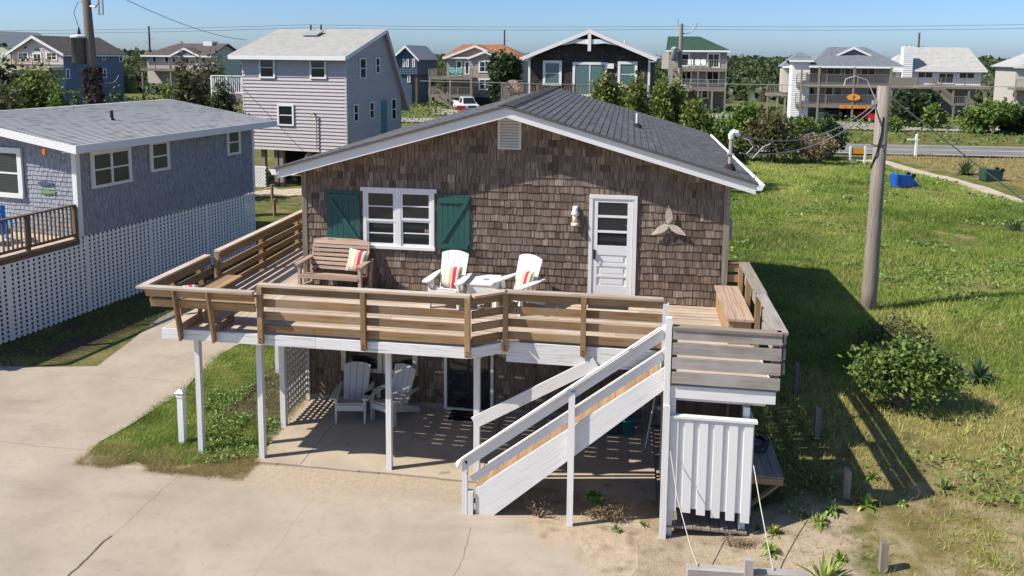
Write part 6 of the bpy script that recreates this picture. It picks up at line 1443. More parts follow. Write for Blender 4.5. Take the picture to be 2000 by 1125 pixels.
ga = onz(2150, 503, .3); wire('thick guy wire slanting down from the yard pole over the sand track', [ptop+[.33, 0, .25], tuple(ga)], .019, .05, mat='grey_metal')
q = MB(); q.tube([ptop+[-2.2, -2.0, -.62], ptop+[-1.9, -1.8, -.55]], .05, 6); tag(q.build('cable_marker', C_['black_metal']), 'dark splice sleeve on the service cable near the yard pole', 'cable sleeve')
# left pole with the transformer
p = atd(183, 190, 36.0); T = thing('transformer_pole', 'dark overgrown utility pole carrying a transformer drum behind the blue grey cottage', 'utility pole', (p[0], p[1], 0.05))
zt2 = 9.9
q = MB(); q.tube([(0.1, 0, -.2), (.05, 0, 3.5), (0, 0, 6.5), (-.12, 0, zt2)], [.26, .22, .19, .15], 10); q.build('pole', C_['bark'], T, True)
q = MB(); q.lathe([(.02, -.02), (.30, 0), (.31, .05), (.30, 1.02), (.33, 1.04), (.31, 1.10), (.10, 1.15)], (-.42, -.1, 6.55), 16); dr_ = q.build('transformer_drum', C_['drum_dark'], T, True)
q = MB(); q.lathe([(.335, 1.05), (.32, 1.12), (.10, 1.17)], (-.42, -.1, 6.55), 16); q.build('drum_lid', C_['pvc'], dr_)
q = MB(); q.lathe([(.05, 0), (.075, .05), (.05, .10), (.07, .15), (.04, .2), (.03, .32)], (-.42, -.1, 7.68), 8); q.build('bushing', C_['black_metal'], dr_)
q = MB(); q.tube([(-.15, 0, zt2-1.0), (.35, -.1, zt2-1.1), (.55, -.1, zt2-.9)], .04, 6); q.box(.48, .54, -.13, -.07, zt2-1.4, zt2-.75); q.box(.66, .71, -.13, -.07, zt2-1.35, zt2-.7); q.box(.48, .71, -.12, -.08, zt2-.76, zt2-.71); q.box(.48, .71, -.12, -.08, zt2-1.40, zt2-1.35); q.build('fuse_cutout', C_['grey_metal'], T)
q = MB(); q.tube([(-.42, -.1, 8.0), (-.6, -.1, 8.6), (-.4, -.1, 9.0), (.2, -.1, 9.1)], .012, 5); q.tube([(-.66, -.25, 7.3), (-.72, -.2, 6.6), (-.5, -.25, 6.2), (.1, -.2, 5.9), (.9, -.3, 5.6)], .02, 5); q.build('jumper_wire', C_['black_metal'], T)
n_ = 2600; tt = rng.random(n_); ang = rng.random(n_)*6.283; rr = .24+.13*rng.random(n_); zz_ = .2+tt**1.2*6.2
def leaves(cent, size, asp=.55, up=.3, rs=None):
    """diamond leaf quads around the points"""
    g = rs or rng; n = len(cent); d = g.normal(size=(n, 3)); d[:, 2] += up; d /= np.linalg.norm(d, axis=1)[:, None]
    a = g.normal(size=(n, 3)); a -= d*(a*d).sum(1)[:, None]; a /= np.linalg.norm(a, axis=1)[:, None]; b_ = np.cross(d, a)
    s = size*(.6+.8*g.random(n)) if np.isscalar(size) else size*(.6+.8*g.random(n)); s = s[:, None]
    V = np.stack([cent-a*s, cent+b_*s*asp, cent+a*s, cent-b_*s*asp], 1).reshape(-1, 3); Fq = np.arange(4*n).reshape(n, 4); return V, Fq
C3 = np.stack([rr*np.cos(ang), rr*np.sin(ang), zz_], 1); V, Fq = leaves(C3, .10); raw_mesh('vine_leaves', V, Fq, rng.random(n_), C_['leaf_vine'], T)
tp = np.array([p[0]-.12, p[1], zt2+.0]); wire('thin wire running from the transformer pole toward the lavender house', [tp+[.6, 0, -.2], tuple(atd(480, 78, 60))], .018, .4)
wire('drop cable from the transformer drum to the grey blue house', [np.array([p[0]+.3, p[1]-.2, 6.0]), tuple(atd(232, 147, 110))], .03, .5)
# pole line along the road
p3 = atd(1326, 180, 63.0); T = thing('roadside_pole', 'roadside utility pole with grey transformer beside the green roofed house', 'utility pole', (p3[0], p3[1], .1)); h3 = 7.05+(114-50)*63/1518
q = MB(); q.tube([(0, 0, -.2), (.02, 0, h3-.1)], [.2, .14], 10); q.build('pole', C_['pole_wood'], T); q = MB(); q.lathe([(.02, -.02), (.27, 0), (.27, .95), (.29, 1.0), (.06, 1.1)], (-.45, -.1, h3-3.0), 12); q.build('transformer_drum', C_['grey_metal'], T, True)
q = MB(); q.tube([(0, 0, h3-.9), (.75, 0, h3-.8), (1.1, 0, h3-.3), (1.2, 0, h3-.05)], .05, 6); q.tube([(-.25, 0, h3-.3), (-.28, 0, h3+.25)], .04, 6); q.build('insulator_arm', C_['grey_metal'], T)
wire('upper power line strung across the whole row of houses', [tuple(atd(-60, 60, 78)), tuple(atd(600, 48, 66)), tuple(atd(1326, 51, 63)), tuple(atd(2080, 46, 70))], .022, .12)
wire('lower power line strung across the whole row of houses', [tuple(atd(-60, 66, 78)), tuple(atd(600, 54, 66)), tuple(atd(1326, 57, 63)), tuple(atd(2080, 54, 70))], .022, .12)
wire('low telephone line running along the road verge', [tuple(atd(820, 158, 66)), tuple(atd(1326, 162, 63)), tuple(atd(2080, 169, 68))], .025, .1)
wire('guy wire of the roadside pole beside the green roofed house', [(p3[0], p3[1], h3-3.2), tuple(onz(1385, 232, .1))], .03, 0)
for px_, top_, bot_, d_, l in ((293, 51, 100, 150, 'thin distant utility pole above the pale house roof'), (985, 58, 100, 150, 'thin distant utility pole behind the tan house roof'), (1793, 64, 96, 140, 'thin distant utility pole behind the white house chimney')):
    p = atd(px_, 105, d_); z1_ = atd(px_, top_, d_)[2]; T = thing('distant_pole', l, 'utility pole', (p[0], p[1], 0)); q = MB(); q.tube([(0, 0, 0), (0, 0, z1_)], [.2, .15], 8); q.build('pole', C_['brown_deck'], T); q = MB(); q.beam((-.9, 0, z1_-2.7), (0, 0, z1_-3.2), .09, .09); q.beam((0, 0, z1_-2.2), (.9, 0, z1_-2.1), .09, .09); q.build('insulator_arm', C_['grey_metal'], T)
# ------------------------------------------------------------------ street furniture, signs, bins
p = onz(1674, 317, .2); T = thing('board_sign', 'orange board hung between two white posts beside the sand track', 'sign', (p[0], p[1], float(zt(p[0], p[1]))), R(5))
for s in (-1, 1): MB().box(s*.48-.06, s*.48+.06, -.06, .06, -.1, 1.25).build('post', C_['vinyl_white'], T)
MB().box(-.41, .41, -.02, .02, .72, 1.10).build('board', C_['sign_orange'], T)
p = onz(1788, 303, .15); T = thing('yard_sign_post', 'white yard sign post with a single arm beside the road', 'sign post', (p[0], p[1], float(zt(p[0], p[1]))), R(5)); MB().box(-.07, .07, -.07, .07, -.1, 1.55).build('post', C_['vinyl_white'], T); MB().box(-.62, -.071, -.05, .05, 1.18, 1.29).build('arm', C_['vinyl_white'], T); MB().box(.071, .2, -.05, .05, 1.18, 1.29).build('arm', C_['vinyl_white'], T); MB().hexa([(-.09, -.09, 1.551), (.09, -.09, 1.551), (.09, .09, 1.551), (-.09, .09, 1.551), (-.02, -.02, 1.65), (.02, -.02, 1.65), (.02, .02, 1.65), (-.02, .02, 1.65)]).build('cap', C_['vinyl_white'], T)
p = onz(1765, 361, .3); bin_('blue recycling bin tipped over with its lid open in the grass', (p[0]+.45, p[1], float(zt(p[0], p[1]))+.42), 0, 'bin_blue', (R(90), 0, R(-78)), 1.05)
q = MB(); q.hexa([(-.3, -.02, 0), (.3, -.02, 0), (.3, .02, 0), (-.3, .02, 0), (-.33, .25, .55), (.33, .25, .55), (.33, .29, .53), (-.33, .29, .53)]); o = q.build('bin_lid', C_['bin_blue']); o.location = (p[0]+.62, p[1], float(zt(p[0], p[1]))+.05); o.rotation_euler = (R(-30), 0, R(30)); tag(o, 'blue bin lid flopped open beside the tipped recycling bin', 'bin lid')
p = onz(1937, 349, .3); bin_('dark green bin tipped on its side near the yucca', (p[0]+.5, p[1], float(zt(p[0], p[1]))+.40), 0, 'bin_green', (R(90), 0, R(-82)), 1.05)
p = onz(1996, 352, .3); bin_('dark green bin tipped over with its opening toward the track', (p[0]+.3, p[1], float(zt(p[0], p[1]))+.33), 0, 'bin_green', (R(90), 0, R(20)), 1.0)
p = onz(1540, 240, .1)
for dx_, l in ((-1.0, 'green bin tipped over by the driveway of the double deck house, nearest the stair tower'), (.3, 'green bin tipped over by the driveway of the double deck house, beside another bin'), (3.8, 'upright green bin before the carport of the double deck house')):
    bin_(l, (p[0]+dx_*.9, p[1]+.3, .42 if dx_ < 3 else .15), R(20*dx_), 'bin_green', (R(80), 0, R(60+40*dx_)) if dx_ < 3 else None)
def rope_fence(label, pts, h, r=.07, sag=.22):
    p0 = pts[0]; T = thing('rope_fence', label, 'fence', (p0[0], p0[1], 0)); tops = []
    for (x, y) in pts:
        z = float(zt(x, y)); q = MB(); q.tube([(x-p0[0], y-p0[1], z-.1), (x-p0[0], y-p0[1], z+h)], r, 8); q.build('post', C_['tread_wood'], T); tops.append(np.array([x-p0[0], y-p0[1], z+h-.12]))
    for a, c in zip(tops[:-1], tops[1:]):
        q = MB(); q.tube([a+(c-a)*t-[0, 0, sag*4*t*(1-t)] for t in np.linspace(0, 1, 9)], .022, 5); q.build('rope', C_['rope'], T)
rope_fence('rope and post fence on the grass behind the cottage', [(-12.2, 19.2), (-10.2, 19.6), (-8.3, 19.2), (-6.3, 19.9)], .85)
rope_fence('low rope and post fence on the lawn behind the blue grey cottage', [(-8.46, 16.2), (-7.0, 17.8), (-5.5, 18.0)], .75)
a_ = onz(1772, 247, .1); c_ = onz(1798, 246, .1); d_ = onz(1812, 246, .1); rope_fence('thick post and rope barrier before the white house', [(a_[0], a_[1]), (c_[0], c_[1]), (c_[0]+.6, c_[1]-.2), (d_[0], d_[1])], 1.0, .14, .3)
# iron hook stand at the left edge
p = onz(8, 712, -.2); T = thing('shepherd_hook', 'thin dark metal yard stand on the grass beside the white lattice', 'yard stand', (p[0], p[1], -.22)); q = MB(); q.tube([(0, 0, 0), (.1, .0, .2), (-.15, 0, .34)], .012, 6); q.tube([(0, 0, 0), (-.14, 0, .32)], .012, 6); q.tube([(.2, 0, .0), (.12, 0, .3)], .012, 6); q.build('stand', C_['black_metal'], T)
# ------------------------------------------------------------------ vehicles
def car(label, cat, loc, rotz, mat, kind='suv', sc=1.0):
    """front faces -y"""
    T = thing('parked_'+cat, label, cat, loc, rotz); m = C_[mat]; S = lambda b: [setattr(b, 'v', [(x*sc, y*sc, z*sc) for x, y, z in b.v]), b][1]
    L = 5.6 if kind == 'pickup' else 4.6
    h = .92 if kind == 'pickup' else .98
    q = MB(); q.prism([(-.93, -L/2, .38), (-.93, -L/2-.06, .62), (-.93, -L/2+.06, h-.06), (-.93, -L/2+1.15, h+.06), (-.93, L/2-.05, h+.10), (-.93, L/2, .7), (-.93, L/2-.05, .38)], (1.86, 0, 0)); S(q).build('body', m, T)
    y0, y1, top_ = (-L/2+1.1, -L/2+3.2, 1.78) if kind == 'pickup' else (-L/2+1.05, L/2-.12, 1.66)
    q = MB(); q.hexa([(-.88, y0, h), (.88, y0, h), (.88, y1, h+.06), (-.88, y1, h+.06), (-.68, y0+.75, top_), (.68, y0+.75, top_), (.68, y1-.25, top_), (-.68, y1-.25, top_)]); S(q).build('cabin', m, T)
    q = MB(); q.hexa([(-.80, y0+.02, h+.08), (.80, y0+.02, h+.08), (.80, y0+.03, h+.08), (-.80, y0+.03, h+.08), (-.64, y0+.66, top_-.08), (.64, y0+.66, top_-.08), (.64, y0+.70, top_-.07), (-.64, y0+.70, top_-.07)]); S(q).build('windshield', C_['glass_dark'], T)
    for s in (-1, 1):
        q = MB(); q.hexa([(s*.875, y0+.45, h+.10), (s*.885, y0+.45, h+.10), (s*.885, y1-.25, h+.12), (s*.875, y1-.25, h+.12), (s*.70, y0+.85, top_-.10), (s*.712, y0+.85, top_-.10), (s*.712, y1-.42, top_-.10), (s*.70, y1-.42, top_-.10)]); S(q).build('side_window', C_['glass_dark'], T)
        for yy in (-L/2+.92, L/2-.98):
            q = MB(); q.lathe([(.30, 0), (.36, .02), (.36, .20), (.30, .22)], (s*.95-(.22 if s > 0 else 0), yy, .36), 14, (1, 0, 0)); w_ = S(q).build('wheel', C_['rubber'], T)
            q = MB(); q.lathe([(.20, 0), (.22, .02), (.05, .03)], (s*.95+.001*s, yy, .36), 10, (s, 0, 0)); S(q).build('rim', C_['zinc'], w_)
        q = MB(); q.box(s*.72-.17, s*.72+.17, -L/2-.065, -L/2+.02, .66, .80); S(q).build('headlight', C_['headlight'], T)
        q = MB(); q.box(s*1.0-.09, s*1.0+.09, y0+.38, y0+.48, h+.1, h+.25); S(q).build('mirror', m, T)
    q = MB(); q.box(-.5, .5, -L/2-.07, -L/2+.01, .58, .80); S(q).build('grille', C_['black_metal'], T); q = MB(); q.box(-.92, .92, -L/2-.10, -L/2-.02, .36, .54); S(q).build('bumper', C_['zinc'] if kind == 'pickup' else C_['black_metal'], T)
    if kind == 'pickup':
        q = MB(); q.box(-.78, .78, y1+.1, L/2-.1, h+.09, h+.12); S(q).build('cargo_bed', C_['black_metal'], T)
        for s in (-1, 1): q = MB(); q.box(s*.88-.05, s*.88+.05, y1, L/2, h+.05, h+.30); S(q).build('bed_side', m, T)
    return T
p = onz(902, 219, .15); car('white pickup truck parked before the stairs of the tan house', 'pickup', (p[0], p[1]+2.4, .16), R(28), 'car_white', 'pickup')
p = onz(948, 211, .15); car('white car parked at the garage opening of the tan house', 'car', (p[0], p[1]+1.5, .16), R(20), 'car_white', 'suv', .9)
p = onz(902, 219, .15); T = thing('small_red_sign', 'small red sign standing on the grass before the white pickup', 'sign', (p[0], p[1]-.6, .15)); MB().box(-.55, .55, -.02, .02, .35, .85).build('board', C_['car_red'], T); MB().box(-.45, -.4, -.02, .02, -.05, .349).build('leg', C_['vinyl_white'], T); MB().box(.4, .45, -.02, .02, -.05, .349).build('leg', C_['vinyl_white'], T)
p = onz(1631, 233, .15); car('silver pickup parked nose out in the carport of the double deck house', 'pickup', (p[0], p[1]+2.8, .17), R(-4), 'car_silver', 'pickup')
p = onz(1709, 241, .15); car('bright red car parked before the carport of the double deck house', 'car', (p[0], p[1]+2.0, .17), R(18), 'car_red')
p = onz(1690, 234, .15); car('dark red car parked deeper in the carport behind the bright red one', 'car', (p[0]-.2, p[1]+2.6, .17), R(10), 'car_red')

# ------------------------------------------------------------------ shrubs and trees
def cloud(n, lobes, rs, shell=.55):
    """points through the volume of a set of lobes (cx,cy,cz,rx,ry,rz)"""
    L = np.array(lobes); wgt = (L[:, 3]*L[:, 4]*L[:, 5])**(2/3); k = rs.choice(len(L), n, p=wgt/wgt.sum())
    d = rs.normal(size=(n, 3)); d /= np.linalg.norm(d, axis=1)[:, None]; r = (shell+(1-shell)*rs.random(n))[:, None]
    r = r*(1+.18*rs.normal(size=(n, 1)))
    return L[k, :3]+d*L[k, 3:6]*r, d
def shrub(name, label, cat, base, wx, wy, h, n, leaf, mat, nl=9, seed=0, stems=5, low=.12, group=None, asp=.55, flat=1.0, barkm='bark', shell=.45):
    rs = np.random.default_rng(1000+seed); T = thing(name, label, cat, base, 0, group)
    lobes = []
    for i in range(nl):
        a = rs.random()*6.283; r = math.sqrt(rs.random())*.68; cx, cy = math.cos(a)*r*wx, math.sin(a)*r*wy
        topz = h*(1-.32*r*r-.10*rs.random()); s = .32+.24*rs.random(); rz_ = h*(.2+.16*rs.random())*flat
        cz = topz-rz_ if i % 3 else low*h+rz_*.6+(topz-rz_-low*h-rz_*.6)*rs.random(); lobes.append((cx, cy, max(cz, rz_*.8), wx*s, wy*s, rz_))
    P, d = cloud(int(n*1.5), lobes, rs, shell); P = P[P[:, 2] > .02]
    P[:, 2] *= h/np.percentile(P[:, 2], 99)
    V, Fq = leaves(P, leaf, asp, .35, rs)
    hh = np.clip(P[:, 2]/h, 0, 1); sh = np.clip(rs.normal(.5, .24, len(P)), 0, 1)
    raw_mesh('crown', V, Fq, sh, C_[mat], T)
    for i in range(stems):
        L = lobes[i % len(lobes)]; b0 = np.array([rs.normal()*.08*wx, rs.normal()*.08*wy, -.1]); e = np.array(L[:3]); mid = (b0+e)/2+rs.normal(size=3)*.06*h; mid[2] *= 1.05
        q = MB(); q.tube([b0, mid, e], [.035*h**.6+.01, .025*h**.6+.006, .008], 6); 
        for k in range(2): e2 = e+rs.normal(size=3)*np.array([wx, wy, h])*.22; q.tube([mid+(e-mid)*.4, e2], [.012*h**.5, .004], 4)
        q.build('trunk' if i == 0 else 'limb', C_[barkm], T)
    return T
SEED = [0]
def shrub_px(name, label, cat, x0, x1, ytop, dist, n, leaf, mat, dep=.8, zb=None, **k):
    p = atd((x0+x1)/2, 200, dist); z0 = float(zt(p[0], p[1])) if zb is None else zb; w = (x1-x0)/2*dist/1518; zt3 = atd((x0+x1)/2, ytop, dist)[2]; SEED[0] += 1
    return shrub(name, label, cat, (p[0], p[1], z0), w, w*dep, zt3-z0, n, leaf, mat, seed=SEED[0], **k)
shrub('leafy_bush', 'dense bright leafed bush in the yard at the edge of the house shadow', 'bush', (12.05, .62, .28), 1.15, .85, 1.28, 4600, .05, 'leaf_bush', 16, 50, 9, .0, flat=1.0, shell=.25)
shrub('twiggy_bush', 'sparse twiggy bush between the leafy bush and the yard pole', 'bush', (12.5, 3.2, .28), 1.0, 1.0, .95, 1100, .045, 'leaf_olive', 9, 51, 9, .1, barkm='twig')
for i, (x0, x1, yt, d, n, lf, mt, l) in enumerate((
    (1148, 1225, 152, 47, 2600, .13, 'leaf_myrtle', 'yellow green myrtle before the left window of the dark shingled house'),
    (1200, 1290, 163, 43, 2800, .12, 'leaf_myrtle', 'yellow green myrtle close behind the ridge of the cottage roof'),
    (1262, 1345, 158, 45, 2800, .13, 'leaf_myrtle', 'tall yellow green myrtle before the green roofed house'),
    (1315, 1405, 200, 40, 2600, .11, 'leaf_myrtle', 'rounded yellow green myrtle behind the cottage roof eave'),
    (1375, 1432, 232, 42, 1800, .10, 'leaf_bush', 'green shrub just beyond the far eave of the cottage roof'),
    (1425, 1500, 205, 55, 2600, .13, 'leaf_bush', 'bright feathery green shrub at the corner of the yard thicket'),
    (1465, 1560, 222, 54, 2800, .12, 'leaf_olive', 'dark twiggy shrub in the middle of the yard thicket'),
    (1545, 1608, 232, 57, 2200, .12, 'leaf_bush', 'green shrub at the right of the yard thicket near the board sign'),
    (1555, 1640, 262, 55, 1900, .09, 'leaf_dry', 'dry grey twiggy shrub low in the yard thicket'),
    (1590, 1655, 238, 59, 1800, .12, 'leaf_dark', 'dark green shrub at the track end of the yard thicket'))):
    shrub_px('thicket_shrub', l, 'shrub', x0, x1, yt, d, n, lf, mt, stems=6, nl=10, low=.1)
for i, (x0, x1, yt, d, n, lf, mt, l) in enumerate((
    (-60, 70, 128, 44, 3600, .13, 'leaf_dark', 'dense dark shrub below the deck of the grey blue gable house'),
    (30, 130, 138, 42, 3200, .12, 'leaf_myrtle', 'green shrub behind the far eave of the blue grey cottage'),
    (95, 158, 168, 40, 1800, .10, 'leaf_bush', 'yellow green flowering shrub beside the transformer pole'),
    (-40, 60, 165, 38, 2200, .11, 'leaf_olive', 'twiggy low shrub behind the ridge of the blue grey cottage'),
    (318, 400, 128, 46, 3000, .12, 'leaf_olive', 'brownish green shrub before the deck of the pale house'),
    (365, 452, 122, 48, 3200, .12, 'leaf_olive', 'brownish green shrub reaching the side wall of the pale house'),
    (275, 350, 172, 40, 1800, .10, 'leaf_myrtle', 'low green shrub behind the ridge end of the blue grey cottage'),
    (400, 470, 168, 44, 1800, .11, 'leaf_dark', 'dark shrub under the white railed deck of the lavender house'),
    (200, 262, 178, 41, 900, .10, 'leaf_yucca', 'pale spiky shrub right of the transformer pole'))):
    shrub_px('garden_shrub', l, 'shrub', x0, x1, yt, d, n, lf, mt, stems=5, nl=10, low=.05)
shrub_px('juniper_tree', 'ragged dark juniper tree beside the tan house', 'tree', 948, 1018, 107, 78, 2600, .22, 'leaf_dark', stems=5, nl=12, low=.15, flat=.6)
for (x0, x1, yt, d, n, lf, mt, l) in ((1742, 1838, 182, 92, 2600, .26, 'leaf_dark', 'big dark bush beside the stilts of the white house'), (1800, 1842, 205, 90, 1500, .22, 'leaf_bush', 'green shrub under the stairs of the white house'), (1890, 1990, 203, 87, 3000, .22, 'leaf_bush', 'broad green shrub on the lawn before the white house stairs'), (1955, 2040, 205, 90, 2400, .22, 'leaf_dark', 'dark green shrub at the end of the lawn beyond the white house'), (1735, 1765, 232, 84, 700, .18, 'leaf_bush', 'small shrub beside the post and rope barrier')):
    shrub_px('lawn_shrub', l, 'shrub', x0, x1, yt, d, n, lf, mt, stems=4, nl=10, low=.03)
p = atd(38, 90, 190); T = thing('umbrella_pine', 'flat topped pine tree behind the grey blue gable house', 'tree', (p[0], p[1], 0)); zp = atd(38, 70, 190)[2]; rs = np.random.default_rng(5)
lob = [(rs.normal()*2.2, rs.normal()*1.5, zp-1.2-rs.random()*3.0, 1.4, 1.2, .6) for _ in range(9)]; P, d = cloud(1800, lob, rs, .3); V, Fq = leaves(P, .3, .5, .5, rs); raw_mesh('crown', V, Fq, np.clip(rs.normal(.4, .2, len(P)), 0, 1), C_['leaf_dark'], T)
q = MB(); q.tube([(0, 0, 0), (.3, 0, zp*.6), (0, 0, zp-1.5)], [.35, .25, .1], 8)
for L in lob[:6]: q.tube([(.2, 0, zp-4), L[:3]], [.12, .04], 5)
q.build('trunk', C_['bark'], T)
def yucca(label, loc, n, l, mat='leaf_yucca', grp=None, name='yucca_plant', cat='yucca', droop=.25, wid=.035):
    T = thing(name, label, cat, loc, 0, grp); V = []; Fq = []; rs = random.Random(int(loc[0]*100+loc[1]*10))
    for i in range(n):
        a = rs.random()*6.283; el = R(rs.uniform(12, 80)); ll = l*rs.uniform(.65, 1.1); d = np.array([math.cos(a)*math.cos(el), math.sin(a)*math.cos(el), math.sin(el)]); s = np.array([-math.sin(a), math.cos(a), 0])*wid*rs.uniform(.7, 1.2)
        m_ = d*ll*.55; e = d*ll-np.array([0, 0, droop*ll*math.cos(el)]); b_ = len(V); V += [-s*.6, s*.6, m_+s, m_-s, e]; Fq += [[b_, b_+1, b_+2, b_+3], [b_+3, b_+2, b_+4, b_+4]]
    me = bpy.data.meshes.new('leaves'); me.from_pydata([tuple(v) for v in V], [], [f[:3] if f[2] == f[3] else f for f in Fq]); at = me.attributes.new('shade', 'FLOAT', 'FACE'); at.data.foreach_set('value', [rs.random() for _ in Fq]); me.materials.append(C_[mat]); o = bpy.data.objects.new('leaves', me); COL.objects.link(o); o.parent = T; return T
yucca('spiky yucca beside the leafy bush in the yard', (14.1, 2.2, .28), 60, .62)
yucca('spiky yucca far along the yard near the track', (22.0, 18.2, .2), 60, .75)
yucca('dark yucca beside the tipped green bin', (27.0, 35.5, .15), 70, 1.1, wid=.06)
wp = [(1511, 1045), (1565, 1020), (1625, 1020), (1690, 1015), (1640, 1110), (1505, 1078), (1540, 1003), (1760, 1015), (1840, 990), (1700, 965), (1960, 905), (1600, 1040), (1480, 1030)]
for (a_, c_) in wp:
    g = onz(a_, c_, .05); yucca('small green weed tuft on the sandy ground around the wheel stop and shower', (g[0], g[1], float(zt(g[0], g[1]))), random.randint(14, 46), random.uniform(.09, .30), random.choice(('leaf_clover', 'leaf_grass', 'leaf_bush')), 'weed tufts on the sand', 'weed_tuft', 'weed', random.uniform(.2, .9), random.uniform(.010, .024))
for (a_, c_) in ((978, 1000), (1203, 1036), (1255, 1025)):
    g = onz(a_, c_, -.1); yucca('tiny green weed sprouting on the sand below the staircase', (g[0], g[1], float(zt(g[0], g[1]))+.02), 22, .11, 'leaf_clover', 'weeds below the staircase', 'weed_tuft', 'weed', .4, .016)
yucca('tall spiky weed behind the wheel stop timber', (9.35, -4.75, -.0), 50, .5, 'leaf_grass', None, 'weed_tuft', 'weed', .15, .02)
shrub('dry_weed_mound', 'mound of dry brown weed with a green top at the stair post foot', 'weed', (6.35, -3.42, -.14), .42, .26, .24, 700, .035, 'leaf_dry', 8, 77, 5, .0, asp=.18, barkm='twig')
shrub('green_weed', 'bright green weed growing on the dry mound at the stair post', 'weed', (6.25, -3.25, -.12), .24, .18, .27, 260, .04, 'leaf_clover', 6, 78, 2, .1)
shrub('dead_twigs', 'small dead branching twigs on the sand beside the stair foot', 'twigs', (5.35, -3.62, -.12), .25, .15, .3, 40, .02, 'leaf_dry', 6, 79, 8, .1, barkm='twig')
shrub('dead_twigs', 'dry twig heap at the right corner of the shower stall', 'twigs', (8.25, -4.0, -.05), .35, .15, .16, 260, .03, 'leaf_dry', 7, 80, 6, .0, asp=.15, barkm='twig')

# ------------------------------------------------------------------ grass, weeds and the far scrub (uncountable)
def blades(name, X, Yc, Z, h, w, mat, shade, tilt=.45, per=4):
    n = len(X)*per; X = np.repeat(X, per); Yc = np.repeat(Yc, per); Z = np.repeat(Z, per); h = np.repeat(h, per)*(.6+.8*rng.random(n)); w = np.repeat(w, per)
    sp = np.repeat(w, per) if False else w*2.2
    bx = X+rng.normal(size=n)*sp*1.6; by = Yc+rng.normal(size=n)*sp*1.6; a = rng.random(n)*6.283
    dx, dy = np.cos(a)*w, np.sin(a)*w; lx = rng.normal(size=n)*tilt*h; ly = rng.normal(size=n)*tilt*h
    V = np.stack([np.stack([bx-dx, by-dy, Z-.02], 1), np.stack([bx+dx, by+dy, Z-.02], 1), np.stack([bx+lx, by+ly, Z+h], 1)], 1).reshape(-1, 3)
    return stuff(tag(raw_mesh(name, V, np.arange(3*n).reshape(n, 3), np.clip(np.repeat(shade, per)+rng.normal(0, .13, n), 0, 1), C_[mat]), *LAB[name]))
LAB = dict(lawn_grass=('rough green grass covering the yard beside the cottage', 'grass'), dry_grass=('dry yellow grass in patches on the yard and beyond the track', 'grass'), bed_grass=('green grass and clover in the bed under the deck edge', 'grass'), roadside_weeds=('thick green weeds on the strip between the two roads', 'weeds'), far_scrub=('dense dark green scrub stretching behind the houses to the horizon', 'scrub'), dry_litter=('dry brown grass litter along the front of the planted bed', 'grass'), clover_leaves=('round clover leaves low in the planted bed', 'clover'))
def masks(x, y):
    s = np.clip(inband(x, 6.1, 11.0, .6)*(1-sst(-3.6, -2.4, y))*.95+sst(9, 11, x)*(1-sst(-4.0, 2.5, y))*.40, 0, 1)
    xt = np.interp(y, [5, 24, 32, 43, 46], [36, 28, 27.2, 24.5, 24]); return s, x-xt
n = 170000; yy = -4.5+47*rng.random(n)**1.35; xx = 8.9+(22+yy*.25)*rng.random(n); s, tr = masks(xx, yy)
pn = vnoise(xx, yy, 1.9, 3)*.6+vnoise(xx, yy, .7, 4)*.4; keep = (rng.random(n) > s*1.15)&(pn > .14+.20*(yy < 2)+.12*(xx > 17)*(yy > 6)*(yy < 20))&(~((xx < 9.3)&(yy < -1.6)))
dist = np.hypot(xx-CC[0], yy-CC[1]); ontr = (tr > -2.6)&(tr < .6)&(yy > 8); keep &= ~ontr; keep &= (tr < -1.5)
keep &= ~((yy < 2.5)&(rng.random(n) < .62*(1-sst(-1.0, 2.5, yy)))&(xx > 9.4))
xk, yk, dk = xx[keep], yy[keep], dist[keep]; pk = pn[keep]
big = np.clip(.5*vnoise(xk, yk, 3.0, 9)+.35*vnoise(xk, yk, 9.0, 19)+.35*vnoise(xk, yk, .9, 29)-.1, 0, 1)
blades('lawn_grass', xk, yk, zt(xk, yk), (.03+.07*vnoise(xk, yk, 1.6, 39)**2+.06*pk)*(.8+dk/60), .004+dk*.00026, 'leaf_grass', np.clip(-.15+1.25*big+.45*(1-sst(-1, 3, yk)), 0, 1), .6, 4)
n = 60000; yy = -3+44*rng.random(n)**1.3; xx = 9.2+(18+yy*.2)*rng.random(n); s, tr = masks(xx, yy); k = (vnoise(xx, yy, 2.2, 51)*.65+vnoise(xx, yy, .6, 52)*.35 > .60)&(rng.random(n) > s)&(tr < -2.5); P = np.stack([xx[k], yy[k], zt(xx[k], yy[k])+.03+.13*rng.random(k.sum())], 1); dk2 = np.hypot(P[:, 0]-CC[0], P[:, 1]-CC[1]); LAB['yard_weeds'] = ('patches of broad leafed bright green weeds in the yard grass', 'weeds'); V, Fq = leaves(P, .022+dk2*.0012, .6, .9); stuff(tag(raw_mesh('yard_weeds', V, Fq, np.clip(rng.normal(.45, .25, len(P)), 0, 1), C_['leaf_clover']), *LAB['yard_weeds']))
n = 60000; yy = -5+52*rng.random(n)**1.5; xx = 9+(30+yy*.3)*rng.random(n); s, tr = masks(xx, yy); pn = vnoise(xx, yy, 2.4, 6); keep = ((tr > .8)&(yy > 8)&(yy < 46))|((pn > .58)&(rng.random(n) > s))|((yy < 1.5)&(pn > .30)&(rng.random(n) > s*.8)); ontr = (tr > -2.6)&(tr < .8)&(yy > 8); keep &= ~ontr
xk, yk = xx[keep], yy[keep]; dk = np.hypot(xk-CC[0], yk-CC[1]); blades('dry_grass', xk, yk, zt(xk, yk), .06+.08*rng.random(len(xk))+dk*.0008, .003+dk*.00026, 'leaf_drygrass', rng.random(len(xk)), .6, 3)
